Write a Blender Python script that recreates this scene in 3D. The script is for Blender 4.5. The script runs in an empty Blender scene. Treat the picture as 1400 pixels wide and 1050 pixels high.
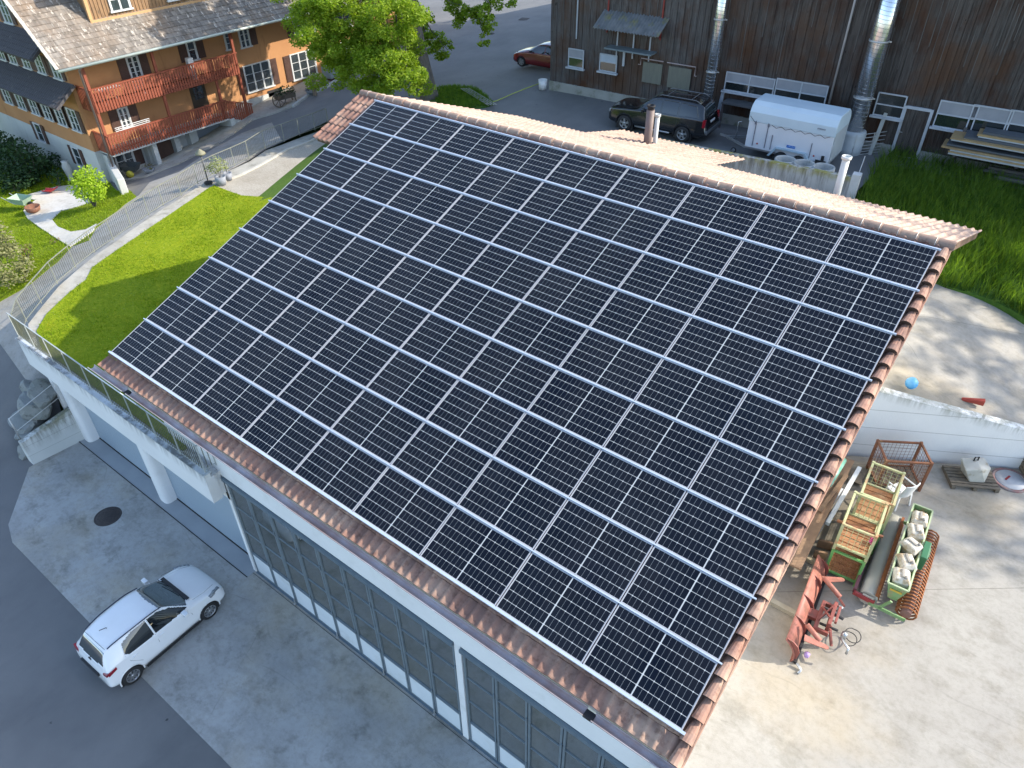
import bpy, bmesh, math, random
import numpy as np
from mathutils import Matrix, Vector
from mathutils.geometry import delaunay_2d_cdt
random.seed(7); rng = np.random.RandomState(7)
S = bpy.context.scene
COL = S.collection

# ---------------- camera (drone, calibrated on the panel grid) ----------------
R = np.array([[0.7927806, 0.3722961, -0.4825914], [0.6094524, -0.4948079, 0.6194618], [-0.0081669, -0.7852138, -0.6191709]])
CAM = np.array([16.9899, -15.3241, 18.3143])
cd = bpy.data.cameras.new('camera'); cam = bpy.data.objects.new('camera', cd); COL.objects.link(cam)
m4 = Matrix.Identity(4)
for i in range(3):
    m4[i][0] = R[i][0]; m4[i][1] = -R[i][1]; m4[i][2] = -R[i][2]; m4[i][3] = CAM[i]
cam.matrix_world = m4
cd.sensor_width = 36.0; cd.lens = 1005.0 / 1400 * 36; cd.clip_end = 2000; cd.clip_start = .1
S.camera = cam
# ---------------- light ----------------
w = bpy.data.worlds.new("World"); S.world = w; w.use_nodes = True
bg = w.node_tree.nodes['Background']; sky = w.node_tree.nodes.new('ShaderNodeTexSky')
sky.sky_type = 'NISHITA'; sky.sun_disc = False
SUN = Vector((1.254, .935, 1.0)).normalized()
sky.sun_elevation = math.asin(SUN.z); sky.sun_rotation = math.atan2(SUN.x, SUN.y)
w.node_tree.links.new(sky.outputs[0], bg.inputs[0]); bg.inputs[1].default_value = .15
sd = bpy.data.lights.new('sun', 'SUN'); sun = bpy.data.objects.new('sun', sd); COL.objects.link(sun)
sd.energy = 2.7; sd.angle = math.radians(.5); sd.color = (1, .92, .80)
sun.rotation_euler = SUN.to_track_quat('Z', 'Y').to_euler(); sun.location = (40, 30, 60)
S.view_settings.view_transform = 'Standard'; S.view_settings.look = 'None'
S.view_settings.exposure = 1.55; S.view_settings.gamma = 1.0
S.render.engine = 'CYCLES'
S.cycles.max_bounces = 6; S.cycles.diffuse_bounces = 3; S.cycles.transparent_max_bounces = 8

# ---------------- survey helpers: photo point -> point on a known plane ----------------
def ray(px, py): return R @ np.array([(px - 700) / 1005., (py - 525) / 1005., 1.])
def at(px, py, z=None, x=None, y=None):
    d = ray(px, py)
    t = (z - CAM[2]) / d[2] if z is not None else (x - CAM[0]) / d[0] if x is not None else (y - CAM[1]) / d[1]
    return Vector(CAM + t * d)
def atpl(px, py, p0, n):
    d = Vector(ray(px, py)); c = Vector(CAM)
    return c + d * ((Vector(p0) - c).dot(n) / d.dot(n))
def hat(px, py, base):
    d = ray(px, py); hb = math.hypot(base[0] - CAM[0], base[1] - CAM[1])
    return float(CAM[2] + d[2] / math.hypot(d[0], d[1]) * hb)

# ---------------- mesh builder ----------------
XF = {}
class MB:
    def __init__(s): s.v = []; s.f = []; s.m = []; s.sm = []; s.cuts = []
    def add(s, vs, fs, mi=0, smooth=False):
        s.cuts.append((len(s.v), len(s.f))); o = len(s.v); s.v += [tuple(v) for v in vs]
        for f in fs: s.f.append(tuple(i + o for i in f)); s.m.append(mi); s.sm.append(smooth)
        return s
    def quad(s, a, b, c, d, mi=0): return s.add([a, b, c, d], [(0, 1, 2, 3)], mi)
    def box(s, c, d, rz=0, mi=0, ax=None):
        # c centre, d full sizes; ax = optional 3 axes
        c = Vector(c); hx, hy, hz = d[0] / 2, d[1] / 2, d[2] / 2
        if ax is None: ax = (Vector((math.cos(rz), math.sin(rz), 0)), Vector((-math.sin(rz), math.cos(rz), 0)), Vector((0, 0, 1)))
        vs = [c + ax[0] * (sx * hx) + ax[1] * (sy * hy) + ax[2] * (sz * hz) for sz in (-1, 1) for sy in (-1, 1) for sx in (-1, 1)]
        return s.add(vs, [(0, 2, 3, 1), (4, 5, 7, 6), (0, 1, 5, 4), (2, 6, 7, 3), (0, 4, 6, 2), (1, 3, 7, 5)], mi)
    def rng(s, x0, x1, y0, y1, z0, z1, mi=0): return s.box(((x0 + x1) / 2, (y0 + y1) / 2, (z0 + z1) / 2), (x1 - x0, y1 - y0, z1 - z0), 0, mi)
    def bar(s, p, q, w, h=None, up=(0, 0, 1), mi=0):
        p = Vector(p); q = Vector(q); d = q - p; L = d.length
        if L < 1e-6: return s
        d.normalize(); u = Vector(up)
        if abs(d.dot(u)) > .98: u = Vector((0, 1, 0))
        sdir = d.cross(u).normalized(); u2 = sdir.cross(d).normalized()
        return s.box((p + q) / 2, (L, w, h or w), 0, mi, (d, sdir, u2))
    def tube(s, pts, r, n=8, mi=0, caps=True, closed=False):
        pts = [Vector(p) for p in pts]; N = len(pts); rs = r if isinstance(r, (list, tuple)) else [r] * N
        vs = []; pu = None
        for i, p in enumerate(pts):
            if closed: d = pts[(i + 1) % N] - pts[i - 1]
            else: d = pts[min(i + 1, N - 1)] - pts[max(i - 1, 0)]
            d.normalize()
            u = pu if pu is not None else (Vector((0, 0, 1)) if abs(d.z) < .9 else Vector((1, 0, 0)))
            sdir = d.cross(u).normalized(); u = sdir.cross(d).normalized(); pu = u
            for k in range(n):
                a = 2 * math.pi * k / n; vs.append(p + (sdir * math.cos(a) + u * math.sin(a)) * rs[i])
        fs = []
        for i in range(N if closed else N - 1):
            j = (i + 1) % N
            for k in range(n): fs.append((i * n + k, i * n + (k + 1) % n, j * n + (k + 1) % n, j * n + k))
        s.add(vs, fs, mi, n > 6)
        if caps and not closed:
            o = len(s.v) - len(vs); s.f.append(tuple(o + k for k in reversed(range(n)))); s.m.append(mi); s.sm.append(False)
            s.f.append(tuple(o + (N - 1) * n + k for k in range(n))); s.m.append(mi); s.sm.append(False)
        return s
    def lathe(s, c, prof, n=24, mi=0, ax='z', sc=(1, 1)):
        c = Vector(c); vs = []
        for (r, z) in prof:
            for k in range(n):
                a = 2 * math.pi * k / n; x, y = r * math.cos(a) * sc[0], r * math.sin(a) * sc[1]
                v = (x, y, z) if ax == 'z' else (x, z, y) if ax == 'y' else (z, x, y)
                vs.append(c + Vector(v))
        fs = [(i * n + k, i * n + (k + 1) % n, (i + 1) * n + (k + 1) % n, (i + 1) * n + k) for i in range(len(prof) - 1) for k in range(n)]
        return s.add(vs, fs, mi, True)
    def prism(s, poly, z0, z1, mi=0):
        n = len(poly); z0f = z0 if callable(z0) else (lambda x, y: z0); z1f = z1 if callable(z1) else (lambda x, y: z1)
        vs = [(p[0], p[1], z0f(p[0], p[1])) for p in poly] + [(p[0], p[1], z1f(p[0], p[1])) for p in poly]
        return s.add(vs, [tuple(range(n))[::-1], tuple(range(n, 2 * n))] + [(i, (i + 1) % n, n + (i + 1) % n, n + i) for i in range(n)], mi)
    def ext(s, poly, o, ux, uy, th, mi=0):
        # polygon in plane (ux,uy) at o, extruded by vector th
        o = Vector(o); ux = Vector(ux); uy = Vector(uy); th = Vector(th); n = len(poly)
        a = [o + ux * p[0] + uy * p[1] for p in poly]; b = [v + th for v in a]
        return s.add(a + b, [tuple(range(n))[::-1], tuple(range(n, 2 * n))] + [(i, (i + 1) % n, n + (i + 1) % n, n + i) for i in range(n)], mi)
    def each(s, name, mat, parent=None, local=False):
        # every added piece becomes an object of its own
        out = []; cuts = s.cuts + [(len(s.v), len(s.f))]
        for (v0, f0), (v1, f1) in zip(cuts[:-1], cuts[1:]):
            if f1 == f0: continue
            q = MB(); q.v = s.v[v0:v1]; q.f = [tuple(i - v0 for i in f) for f in s.f[f0:f1]]; q.m = s.m[f0:f1]; q.sm = s.sm[f0:f1]; out.append(q.build(name, mat, parent, local))
        return out
    def build(s, name, mat, parent=None, local=False, recalc=True):
        me = bpy.data.meshes.new(name); vs = s.v
        root = parent
        if parent is not None and not local:
            while root.parent is not None: root = root.parent
            M = XF[root.name].inverted(); vs = [tuple(M @ Vector(v)) for v in vs]
        me.from_pydata(vs, [], s.f)
        for mm in (mat if isinstance(mat, (list, tuple)) else [mat]): me.materials.append(mm)
        me.polygons.foreach_set('material_index', s.m); me.polygons.foreach_set('use_smooth', s.sm)
        if recalc:
            bm = bmesh.new(); bm.from_mesh(me); bmesh.ops.recalc_face_normals(bm, faces=bm.faces); bm.to_mesh(me); bm.free()
        me.update()
        o = bpy.data.objects.new(name, me); COL.objects.link(o)
        if parent is not None: o.parent = parent
        return o
def bevel(o, w=.01, seg=2, ang=.6):
    b = o.modifiers.new('bevel', 'BEVEL'); b.width = w; b.segments = seg; b.limit_method = 'ANGLE'; b.angle_limit = ang; return o
def tag(o, label, cat, group=None):
    o['label'] = label; o['category'] = cat
    if group: o['group'] = group
    return o
def thing(name, label, cat, loc=(0, 0, 0), rz=0, group=None):
    o = bpy.data.objects.new(name, None); COL.objects.link(o); o.empty_display_size = .3
    o.location = loc; o.rotation_euler = (0, 0, rz)
    XF[o.name] = Matrix.Translation(Vector(loc)) @ Matrix.Rotation(rz, 4, 'Z')
    return tag(o, label, cat, group)
def kids(o): return [c for c in bpy.data.objects if c.parent == o]
def dup(o, loc=None, rz=None, label=None, parent=None, ch=None):
    c = o.copy(); COL.objects.link(c)
    if parent: c.parent = parent
    if loc is not None: c.location = loc
    if rz is not None: c.rotation_euler = (0, 0, rz)
    if label: c['label'] = label
    for k in (ch if ch is not None else kids(o)): dup(k, parent=c)
    return c
def kind(o, k='structure'): o['kind'] = k; return o

# ---------------- materials ----------------
def lin(c): return tuple(c) + (1,)
class NT:
    def __init__(s, name):
        s.mat = bpy.data.materials.new(name); s.mat.use_nodes = True; s.t = s.mat.node_tree; s.b = s.t.nodes['Principled BSDF']
    def n(s, ty, **k):
        x = s.t.nodes.new('ShaderNode' + ty)
        for a, b in k.items(): setattr(x, a, b)
        return x
    def put(s, sock, v):
        if isinstance(v, bpy.types.NodeSocket): s.t.links.new(v, sock)
        elif v is not None: sock.default_value = v
    def m(s, op, a, b=None, c=None):
        x = s.n('Math', operation=op)
        for i, v in enumerate((a, b, c)): s.put(x.inputs[i], v)
        return x.outputs[0]
    def mix(s, f, a, b, mode='MIX'):
        x = s.n('Mix', data_type='RGBA', blend_type=mode); s.put(x.inputs[0], f)
        s.put(x.inputs[6], lin(a) if isinstance(a, tuple) and len(a) == 3 else a); s.put(x.inputs[7], lin(b) if isinstance(b, tuple) and len(b) == 3 else b)
        return x.outputs[2]
    def co(s, which='Object'): return s.n('TexCoord').outputs[which]
    def pos(s): return s.n('NewGeometry').outputs['Position']
    def sc(s, v, scale):
        x = s.n('Mapping'); s.put(x.inputs[0], v); x.inputs['Scale'].default_value = scale; return x.outputs[0]
    def noise(s, v, scale, det=4, rough=.55):
        x = s.n('TexNoise'); s.put(x.inputs['Vector'], v); x.inputs['Scale'].default_value = scale; x.inputs['Detail'].default_value = det; x.inputs['Roughness'].default_value = rough
        return x.outputs[0]
    def ramp(s, f, a, b, lo=0., hi=1.):
        x = s.n('MapRange'); s.put(x.inputs[0], f); x.inputs[1].default_value = a; x.inputs[2].default_value = b; x.inputs[3].default_value = lo; x.inputs[4].default_value = hi
        return x.outputs[0]
    def xyz(s, v): x = s.n('SeparateXYZ'); s.put(x.inputs[0], v); return x.outputs
    def vec(s, a, b, c): x = s.n('CombineXYZ'); s.put(x.inputs[0], a); s.put(x.inputs[1], b); s.put(x.inputs[2], c); return x.outputs[0]
    def white(s, v): x = s.n('TexWhiteNoise'); s.put(x.inputs[0], v); return x.outputs[0]
    def bump(s, h, st=.5, d=.02):
        x = s.n('Bump'); x.inputs['Strength'].default_value = st; x.inputs['Distance'].default_value = d; s.put(x.inputs['Height'], h); s.t.links.new(x.outputs[0], s.b.inputs['Normal'])
    def out(s, col=None, rough=None, metal=None, spec=None):
        if col is not None: s.put(s.b.inputs['Base Color'], lin(col) if isinstance(col, tuple) and len(col) == 3 else col)
        if rough is not None: s.put(s.b.inputs['Roughness'], rough)
        if metal is not None: s.put(s.b.inputs['Metallic'], metal)
        if spec is not None: s.b.inputs['Specular IOR Level'].default_value = spec
        return s.mat
def mat(name, c1, c2=None, scale=3., rough=.7, metal=0., bump=0., bs=None, stretch=None, spec=.5, c3=None, s3=1., t3=.62, coat=0.):
    n = NT(name); p = n.pos()
    if stretch: p = n.sc(p, stretch)
    c2 = c2 or tuple(v * .82 for v in c1)
    f = n.ramp(n.noise(p, scale, 5), .3, .7); col = n.mix(f, c1, c2)
    if c3: col = n.mix(n.ramp(n.noise(p, s3, 6, .65), t3 - .06, t3 + .08), col, c3)
    if bump: n.bump(n.noise(p, bs or scale * 6, 5, .6), .6, bump)
    if coat: n.b.inputs['Coat Weight'].default_value = coat; n.b.inputs['Coat Roughness'].default_value = .04
    return n.out(col, rough, metal, spec)
# ---------------- materials used by the setting ----------------
def asphalt_mat():
    n = NT('asphalt'); p = n.pos()
    f = n.ramp(n.noise(p, .35, 5, .6), .32, .68); col = n.mix(f, (.112, .114, .116), (.155, .155, .154))
    col = n.mix(n.ramp(n.noise(p, 60, 2), .3, .75), col, n.mix(1., col, (1.25, 1.25, 1.22), 'MULTIPLY'))
    col = n.mix(n.ramp(n.noise(n.sc(p, (1, .35, 1)), .8, 6, .7), .5, .7, 0, .5), col, n.mix(1., col, (.72, .73, .75), 'MULTIPLY')); sp = n.noise(p, 2.6, 3, .5); col = n.mix(n.ramp(sp, .72, .75), col, (.045, .046, .05))
    n.bump(n.noise(p, 120, 3), .4, .01); return n.out(col, .85)
def concrete_mat(name, a, b, dark, joint=None, st=.55):
    n = NT(name); p = n.pos()
    col = n.mix(n.ramp(n.noise(p, .45, 6, .65), .3, .7), a, b)
    col = n.mix(n.ramp(n.noise(p, 1.3, 8, .7), st, st + .16), col, n.mix(1., col, dark, 'MULTIPLY'))
    col = n.mix(n.ramp(n.noise(p, 25, 4, .7), .62, .8), col, n.mix(1., col, (.62, .6, .58), 'MULTIPLY'))
    col = n.mix(n.ramp(n.noise(n.sc(p, (1, 1.6, 1)), .9, 9, .72), .50, .66, 0, .75), col, n.mix(1., col, (.68, .67, .63), 'MULTIPLY'))
    col = n.mix(n.ramp(n.noise(p, 4.5, 3, .6), .74, .8, 0, .7), col, (.06, .055, .045))
    vo = n.n('TexVoronoi', feature='DISTANCE_TO_EDGE'); wob = n.n('Mix', data_type='VECTOR'); n.put(wob.inputs[0], .12); n.put(wob.inputs[4], p); nn_ = n.n('TexNoise'); n.put(nn_.inputs[0], p); nn_.inputs['Scale'].default_value = 1.1; n.put(wob.inputs[5], nn_.outputs[1]); n.put(vo.inputs['Vector'], wob.outputs[1]); vo.inputs['Scale'].default_value = .22
    col = n.mix(n.m('MULTIPLY', n.ramp(vo.outputs[0], .0, .003, .4, 0), n.ramp(n.noise(p, .5, 2), .52, .66)), col, (.07, .065, .055))
    col = n.mix(n.ramp(n.noise(p, .28, 5, .6), .48, .66, 0, .65), col, n.mix(1., col, (1.02, .90, .70), 'MULTIPLY'))
    col = n.mix(n.ramp(n.noise(p, 7., 6, .75), .46, .66, 0, .5), col, n.mix(1., col, (.72, .71, .68), 'MULTIPLY'))
    tr_ = n.m('ABSOLUTE', n.m('SINE', n.m('ADD', n.m('MULTIPLY', n.xyz(p)[1], 3.7), n.m('MULTIPLY', n.noise(p, .25, 2), 9.))))
    col = n.mix(n.m('MULTIPLY', n.ramp(tr_, .10, .0), n.ramp(n.noise(p, .6, 4, .6), .5, .62, 0, .35)), col, n.mix(1., col, (.55, .55, .55), 'MULTIPLY'))
    # fine scuffs and tyre streaks
    col = n.mix(n.ramp(n.noise(n.sc(p, (.5, 6, 1)), 1.2, 5, .7), .6, .8, 0, .35), col, n.mix(1., col, (.7, .7, .7), 'MULTIPLY'))
    col = n.mix(n.ramp(n.noise(p, 90, 3, .6), .3, .7, 0, 1), col, n.mix(1., col, (1.1, 1.1, 1.1), 'MULTIPLY'))
    if joint:
        x, y, z = n.xyz(p); dx, dy, per = joint
        t = n.m('FRACT', n.m('MULTIPLY', n.m('ADD', n.m('MULTIPLY', x, dx), n.m('MULTIPLY', y, dy)), 1. / per))
        col = n.mix(n.m('LESS_THAN', t, .012 / per), col, n.mix(1., col, (.45, .43, .4), 'MULTIPLY'))
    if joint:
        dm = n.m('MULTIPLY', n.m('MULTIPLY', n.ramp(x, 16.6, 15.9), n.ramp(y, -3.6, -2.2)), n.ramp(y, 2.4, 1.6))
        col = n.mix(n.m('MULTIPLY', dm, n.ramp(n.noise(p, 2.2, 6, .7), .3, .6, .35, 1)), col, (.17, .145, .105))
    n.bump(n.noise(p, 50, 5), .4, .01); return n.out(col, .88)
def grass_mat(name, a, b, c):
    n = NT(name); p = n.pos()
    col = n.mix(n.ramp(n.noise(p, .7, 5, .6), .3, .7), a, b)
    col = n.mix(n.ramp(n.noise(p, 9, 5, .75), .45, .62), col, c)
    col = n.mix(n.ramp(n.noise(p, 55, 4, .8), .35, .65), n.mix(1., col, (.5, .6, .45), 'MULTIPLY'), col)
    col = n.mix(n.ramp(n.noise(p, 2.2, 5, .7), .52, .68, 0, .5), col, n.mix(1., col, (1.25, 1.02, .8), 'MULTIPLY'))
    col = n.mix(n.m('MULTIPLY', n.m('GREATER_THAN', n.noise(p, 26, 2, .5), .745), n.ramp(n.noise(p, .8, 3), .4, .6)), col, (.62, .62, .5))
    n.bump(n.noise(p, 70, 4, .8), .35, .02); return n.out(col, .9, spec=.2)
M = {}
JX, JY = -.62, .785
M['asphalt'] = asphalt_mat()
M['yard'] = concrete_mat('yard_concrete', (.27, .27, .258), (.40, .40, .385), (.60, .60, .57))
M['yard2'] = concrete_mat('sunny_concrete', (.265, .25, .222), (.33, .315, .28), (.82, .80, .77), (JX, JY, 4.1))
M['path'] = concrete_mat('garden_path', (.52, .50, .46), (.62, .60, .56), (.8, .8, .78))
M['coping'] = concrete_mat('old_coping', (.30, .29, .26), (.40, .39, .35), (.6, .6, .56))
M['lawn'] = grass_mat('lawn_grass', (.165, .235, .002), (.225, .285, .003), (.30, .335, .012))
M['meadow'] = grass_mat('meadow_ground', (.05, .11, .02), (.07, .15, .025), (.09, .17, .03))
M['field'] = grass_mat('field_grass', (.05, .10, .02), (.07, .13, .02), (.08, .13, .03))
M['white'] = mat('white_render', (.72, .72, .71), (.78, .78, .77), .8, .85, bump=.004, c3=(.64, .64, .62), s3=.6)
def stained(name, base, base2, drip, moss, ztop, depth, boards=.5):
    n = NT(name); p = n.pos(); x, y, z = n.xyz(p)
    col = n.mix(n.ramp(n.noise(p, .8, 5), .3, .7), base, base2)
    dr = n.noise(n.vec(n.m('MULTIPLY', x, 7), n.m('MULTIPLY', y, 7), n.m('MULTIPLY', z, .8)), 1., 5, .7)
    dz = n.m('SUBTRACT', ztop, z) if not isinstance(ztop, tuple) else n.m('SUBTRACT', n.m('ADD', ztop[0], n.m('MULTIPLY', x, ztop[1])), z)
    top = n.ramp(dz, 0, depth, 1, 0)
    col = n.mix(n.m('MULTIPLY', n.ramp(dr, .42, .6), top), col, drip)
    col = n.mix(n.m('MULTIPLY', n.ramp(n.noise(p, 3, 5), .4, .6), n.ramp(dz, 0, depth * .35, 1, 0)), col, moss)
    t = n.m('FRACT', n.m('MULTIPLY', z, 1 / boards)); col = n.mix(n.m('LESS_THAN', t, .03), col, n.mix(1., col, (.6, .6, .58), 'MULTIPLY'))
    n.bump(n.noise(p, 20, 5), .5, .01); return n.out(col, .88)
M['parapet'] = stained('parapet_render', (.68, .68, .67), (.74, .74, .73), (.32, .32, .31), (.3, .3, .28), 4.5, .5, 30)
M['yardwall'] = stained('yard_wall_concrete', (.66, .66, .65), (.74, .74, .72), (.32, .32, .28), (.2, .2, .12), (6.3 + 15.4 * .27, -.27), .35, .62)
M['wing'] = stained('wing_wall_concrete', (.50, .52, .50), (.60, .61, .59), (.16, .16, .14), (.2, .2, .13), 1.3, .8, .42)
M['mosswall'] = stained('mossy_concrete', (.40, .40, .39), (.50, .50, .48), (.14, .13, .11), (.30, .27, .05), 7.25, 1.0, 30)
M['steel'] = mat('galvanised_steel', (.42, .43, .42), (.5, .5, .49), 5, .5, .6)
M['rail'] = mat('painted_rail', (.40, .43, .42), (.47, .49, .46), 5, .45, .3)
M['dark'] = mat('dark_gap', (.02, .02, .022), None, 3, .8)
M['zinc'] = mat('zinc_sheet', (.40, .42, .44), (.5, .52, .54), 4, .35, .85)
M['plastic_white'] = mat('white_plastic', (.75, .75, .73), None, 3, .45)

# ---------------- terrain ----------------
ctrl = []
def C(x, y, z): ctrl.append((x, y, z))
for x, y in ((-8.2, -11.3), (-6.5, -13), (-3, -13), (2, -13), (10, -13), (20, -13), (-6.5, -16), (5, -20), (20, -25), (-8, -25), (-12, -18), (35, -15), (35, -35), (-10, -40)): C(x, y, 0)
for a in ((-9.3, -9.4, 1.9), (-8.9, -10.7, .7), (-12.2, -9., 2.2), (-14.5, -10.5, 1.7), (-18, -13, 1.2), (-11, -6.8, 3.2), (-12.9, -4.2, 4.0), (-15.2, 2.2, 4.2), (-16.9, 8., 4.3), (-17.5, 12., 4.5),
          (-22.6, 9, 3.3), (-22.7, 11, 3.7), (-22.6, 15, 4.2), (-22.5, 19.5, 4.6), (-22, 27, 5), (-24, 5, 2.35), (-23.3, 1.9, 2.2), (-21, 4, 3.1), (-18.5, 0, 3.3), (-16, -4, 3.2), (-19, -5, 2.4), (-24, -2, 1.9),
          (-30, 0, 1.6), (-32, -6, 1.2), (-24, -9, 1.3), (-38, -15, 0), (-45, 5, 1), (-30, -20, 0), (-13, 14.5, 5.4), (-10.5, 14.5, 5.8), (-7, 14, 6.1), (-10, 20, 5.9), (-16, 22, 5.2), (-12, 32, 5.8), (-22, 35, 5.2),
          (-6, 18, 6.2), (0, 14, 6.2), (5, 14, 6.2), (11, 14, 6.2), (0, 19, 6.2), (6, 19, 6.25), (12, 19, 6.3), (18, 19, 6.4), (12, 24, 6.2), (0, 30, 6.2), (25, 20, 6.5), (15.3, 9.5, 6.1), (18, 9, 5.7), (22, 9, 5.3), (15.3, 3, 6.1), (18.6, 4.8, 5.3), (24, 8, 4.8),
          (11.5, 13, 6.2), (15, 14, 6.2), (20, 14, 6.1), (28, 12, 5.5)): C(*a)
_c = np.array(ctrl); _P = _c[:, :2]; _z = _c[:, 2]
def _phi(r): return r * r * np.log(r + 1e-9)
_A = _phi(np.linalg.norm(_P[:, None] - _P[None], axis=2)) + np.eye(len(_P)) * .6
_B = np.hstack([np.ones((len(_P), 1)), _P]); _K = np.vstack([np.hstack([_A, _B]), np.hstack([_B.T, np.zeros((3, 3))])])
_w = np.linalg.solve(_K, np.hstack([_z, np.zeros(3)]))
def T(x, y):
    xx = min(max(x, -48), 36); yy = min(max(y, -38), 36)
    r = np.hypot(_P[:, 0] - xx, _P[:, 1] - yy); v = float(_phi(r) @ _w[:-3] + _w[-3] + _w[-2] * xx + _w[-1] * yy)
    v = min(max(v, 0 if yy < 8 else .5), 6.8)
    dx = max(-8.25 - x, 0); dy = max(y + 9.0, 0); d = math.hypot(dx, dy)
    k = min(d / 1.3, 1); k = k * k * (3 - 2 * k); return v * k
def onT(px, py, off=0):
    z = 3.
    for _ in range(25):
        p = at(px, py, z=z); z = z * .4 + .6 * (T(p.x, p.y) + off)
    p = at(px, py, z=z); return p
def densify(poly, step):
    out = []
    for i, a in enumerate(poly):
        b = poly[(i + 1) % len(poly)]; L = math.hypot(b[0] - a[0], b[1] - a[1]); k = max(1, int(L / step))
        for j in range(k): out.append((a[0] + (b[0] - a[0]) * j / k, a[1] + (b[1] - a[1]) * j / k))
    return out
def inside(x, y, poly):
    c = False; n = len(poly)
    for i in range(n):
        x1, y1 = poly[i][:2]; x2, y2 = poly[i - 1][:2]
        if (y1 > y) != (y2 > y) and x < (x2 - x1) * (y - y1) / (y2 - y1) + x1: c = not c
    return c
def sheet(name, poly, zf, off, step, m, skirt=0., parent=None):
    if not callable(zf): zc = zf; zf = lambda x, y: zc
    b = densify([p[:2] for p in poly], step); pts = list(b)
    xs = [p[0] for p in b]; ys = [p[1] for p in b]
    for x in np.arange(min(xs) + step / 2, max(xs), step):
        for y in np.arange(min(ys) + step / 2, max(ys), step):
            if inside(x, y, b): pts.append((float(x), float(y)))
    n = len(b)
    vs, es, fs, *_ = delaunay_2d_cdt([Vector(p) for p in pts], [(i, (i + 1) % n) for i in range(n)], [], 0, 1e-4)
    fs = [f for f in fs if inside(sum(vs[i].x for i in f) / 3, sum(vs[i].y for i in f) / 3, b)]
    fs = [f for f in fs if abs((vs[f[1]].x - vs[f[0]].x) * (vs[f[2]].y - vs[f[0]].y) - (vs[f[2]].x - vs[f[0]].x) * (vs[f[1]].y - vs[f[0]].y)) > 1e-4]
    mb = MB(); mb.add([(v.x, v.y, zf(v.x, v.y) + off) for v in vs], [tuple(f) for f in fs], 0, len({round(zf(v.x, v.y), 4) for v in vs}) > 1)
    if skirt:
        o = len(mb.v); mb.v += [(p[0], p[1], zf(*p) + off) for p in b] + [(p[0], p[1], zf(*p) + off - skirt) for p in b]
        for i in range(n): j = (i + 1) % n; mb.f.append((o + i, o + j, o + n + j, o + n + i)); mb.m.append(0); mb.sm.append(False)
    o = mb.build(name, m, parent)
    return o
def smooth_poly(pts, k=2):
    for _ in range(k):
        q = []
        for i in range(len(pts)):
            a = pts[i]; b = pts[(i + 1) % len(pts)]
            q += [(a[0] * .75 + b[0] * .25, a[1] * .75 + b[1] * .25), (a[0] * .25 + b[0] * .75, a[1] * .25 + b[1] * .75)]
        pts = q
    return pts
# far ground to the horizon
mb = MB(); gx = list(np.arange(-50, 41, 3.)); gx = [-900, -300, -120, -75] + gx + [60, 120, 300, 900]; gy = [-900, -300, -100, -60] + list(np.arange(-45, 41, 3.)) + [60, 120, 300, 900]
mb.add([(x, y, (T(x, y) if not (-9 < x < 30 and -10 < y < 13) else (0 if y < -7 else 3.)) - .5) for y in gy for x in gx],
       [(j * len(gx) + i, j * len(gx) + i + 1, (j + 1) * len(gx) + i + 1, (j + 1) * len(gx) + i) for j in range(len(gy) - 1) for i in range(len(gx) - 1)], 0, True)
kind(mb.build('ground', M['field']))
ZT = 4.35      # terrace level
# terrace fence line, from the front corner up to the road
FPX = [(22.9, 463), (37, 440), (57, 415), (78.9, 388.6), (104, 366.5), (129.7, 346), (155.4, 329), (180, 311), (204, 295), (223.7, 281.6), (248.5, 267.8), (271, 251.8), (297, 238), (321, 227.4), (341, 218), (363, 203.2), (389, 194), (410, 186), (430.9, 178.6), (449, 171.5)]
FL = [at(a, b, z=4.42) for a, b in FPX]; FL[0] = Vector((-8.5, -9.45, 4.42))
terr = [(2.15, -8.45), (-8.2, -8.45), (-8.44, -9.1)] + [(p.x, p.y) for p in FL[1:]] + [(-17, 13.0), (-14, 13.6), (-1, 13.4), (.6, 8), (.6, -8.4), (2.15, -8.4)]
road = [(-48, -45), (45, -45), (45, -9.75), (15.3, -9.75), (15.3, -9.7), (-7.9, -9.7), (-8.42, -9.5)] + [(p.x - .03, p.y) for p in FL[1:]] + [(-17, 13.1), (-14, 13.7), (-1, 13.5), (10.95, 13.6), (10.98, 18), (45, 20), (45, 45), (-48, 45)]
kind(sheet('asphalt_road', road, T, 0, .9, M['asphalt']))
# front concrete yard
fy = [(-8.05, -9.0), (-8.25, -10.9), (-5.86, -12.76), (-5.0, -13.02), (2.7, -13.05), (30, -12.9), (30, -8.8), (-8.05, -8.6)]
kind(sheet('front_yard', fy, .03, 0, 1., M['yard'], .05))
# terrace block
mb = MB(); mb.prism(terr, 1.0, 4.33); kind(mb.build('terrace_ground', M['coping']))
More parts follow.
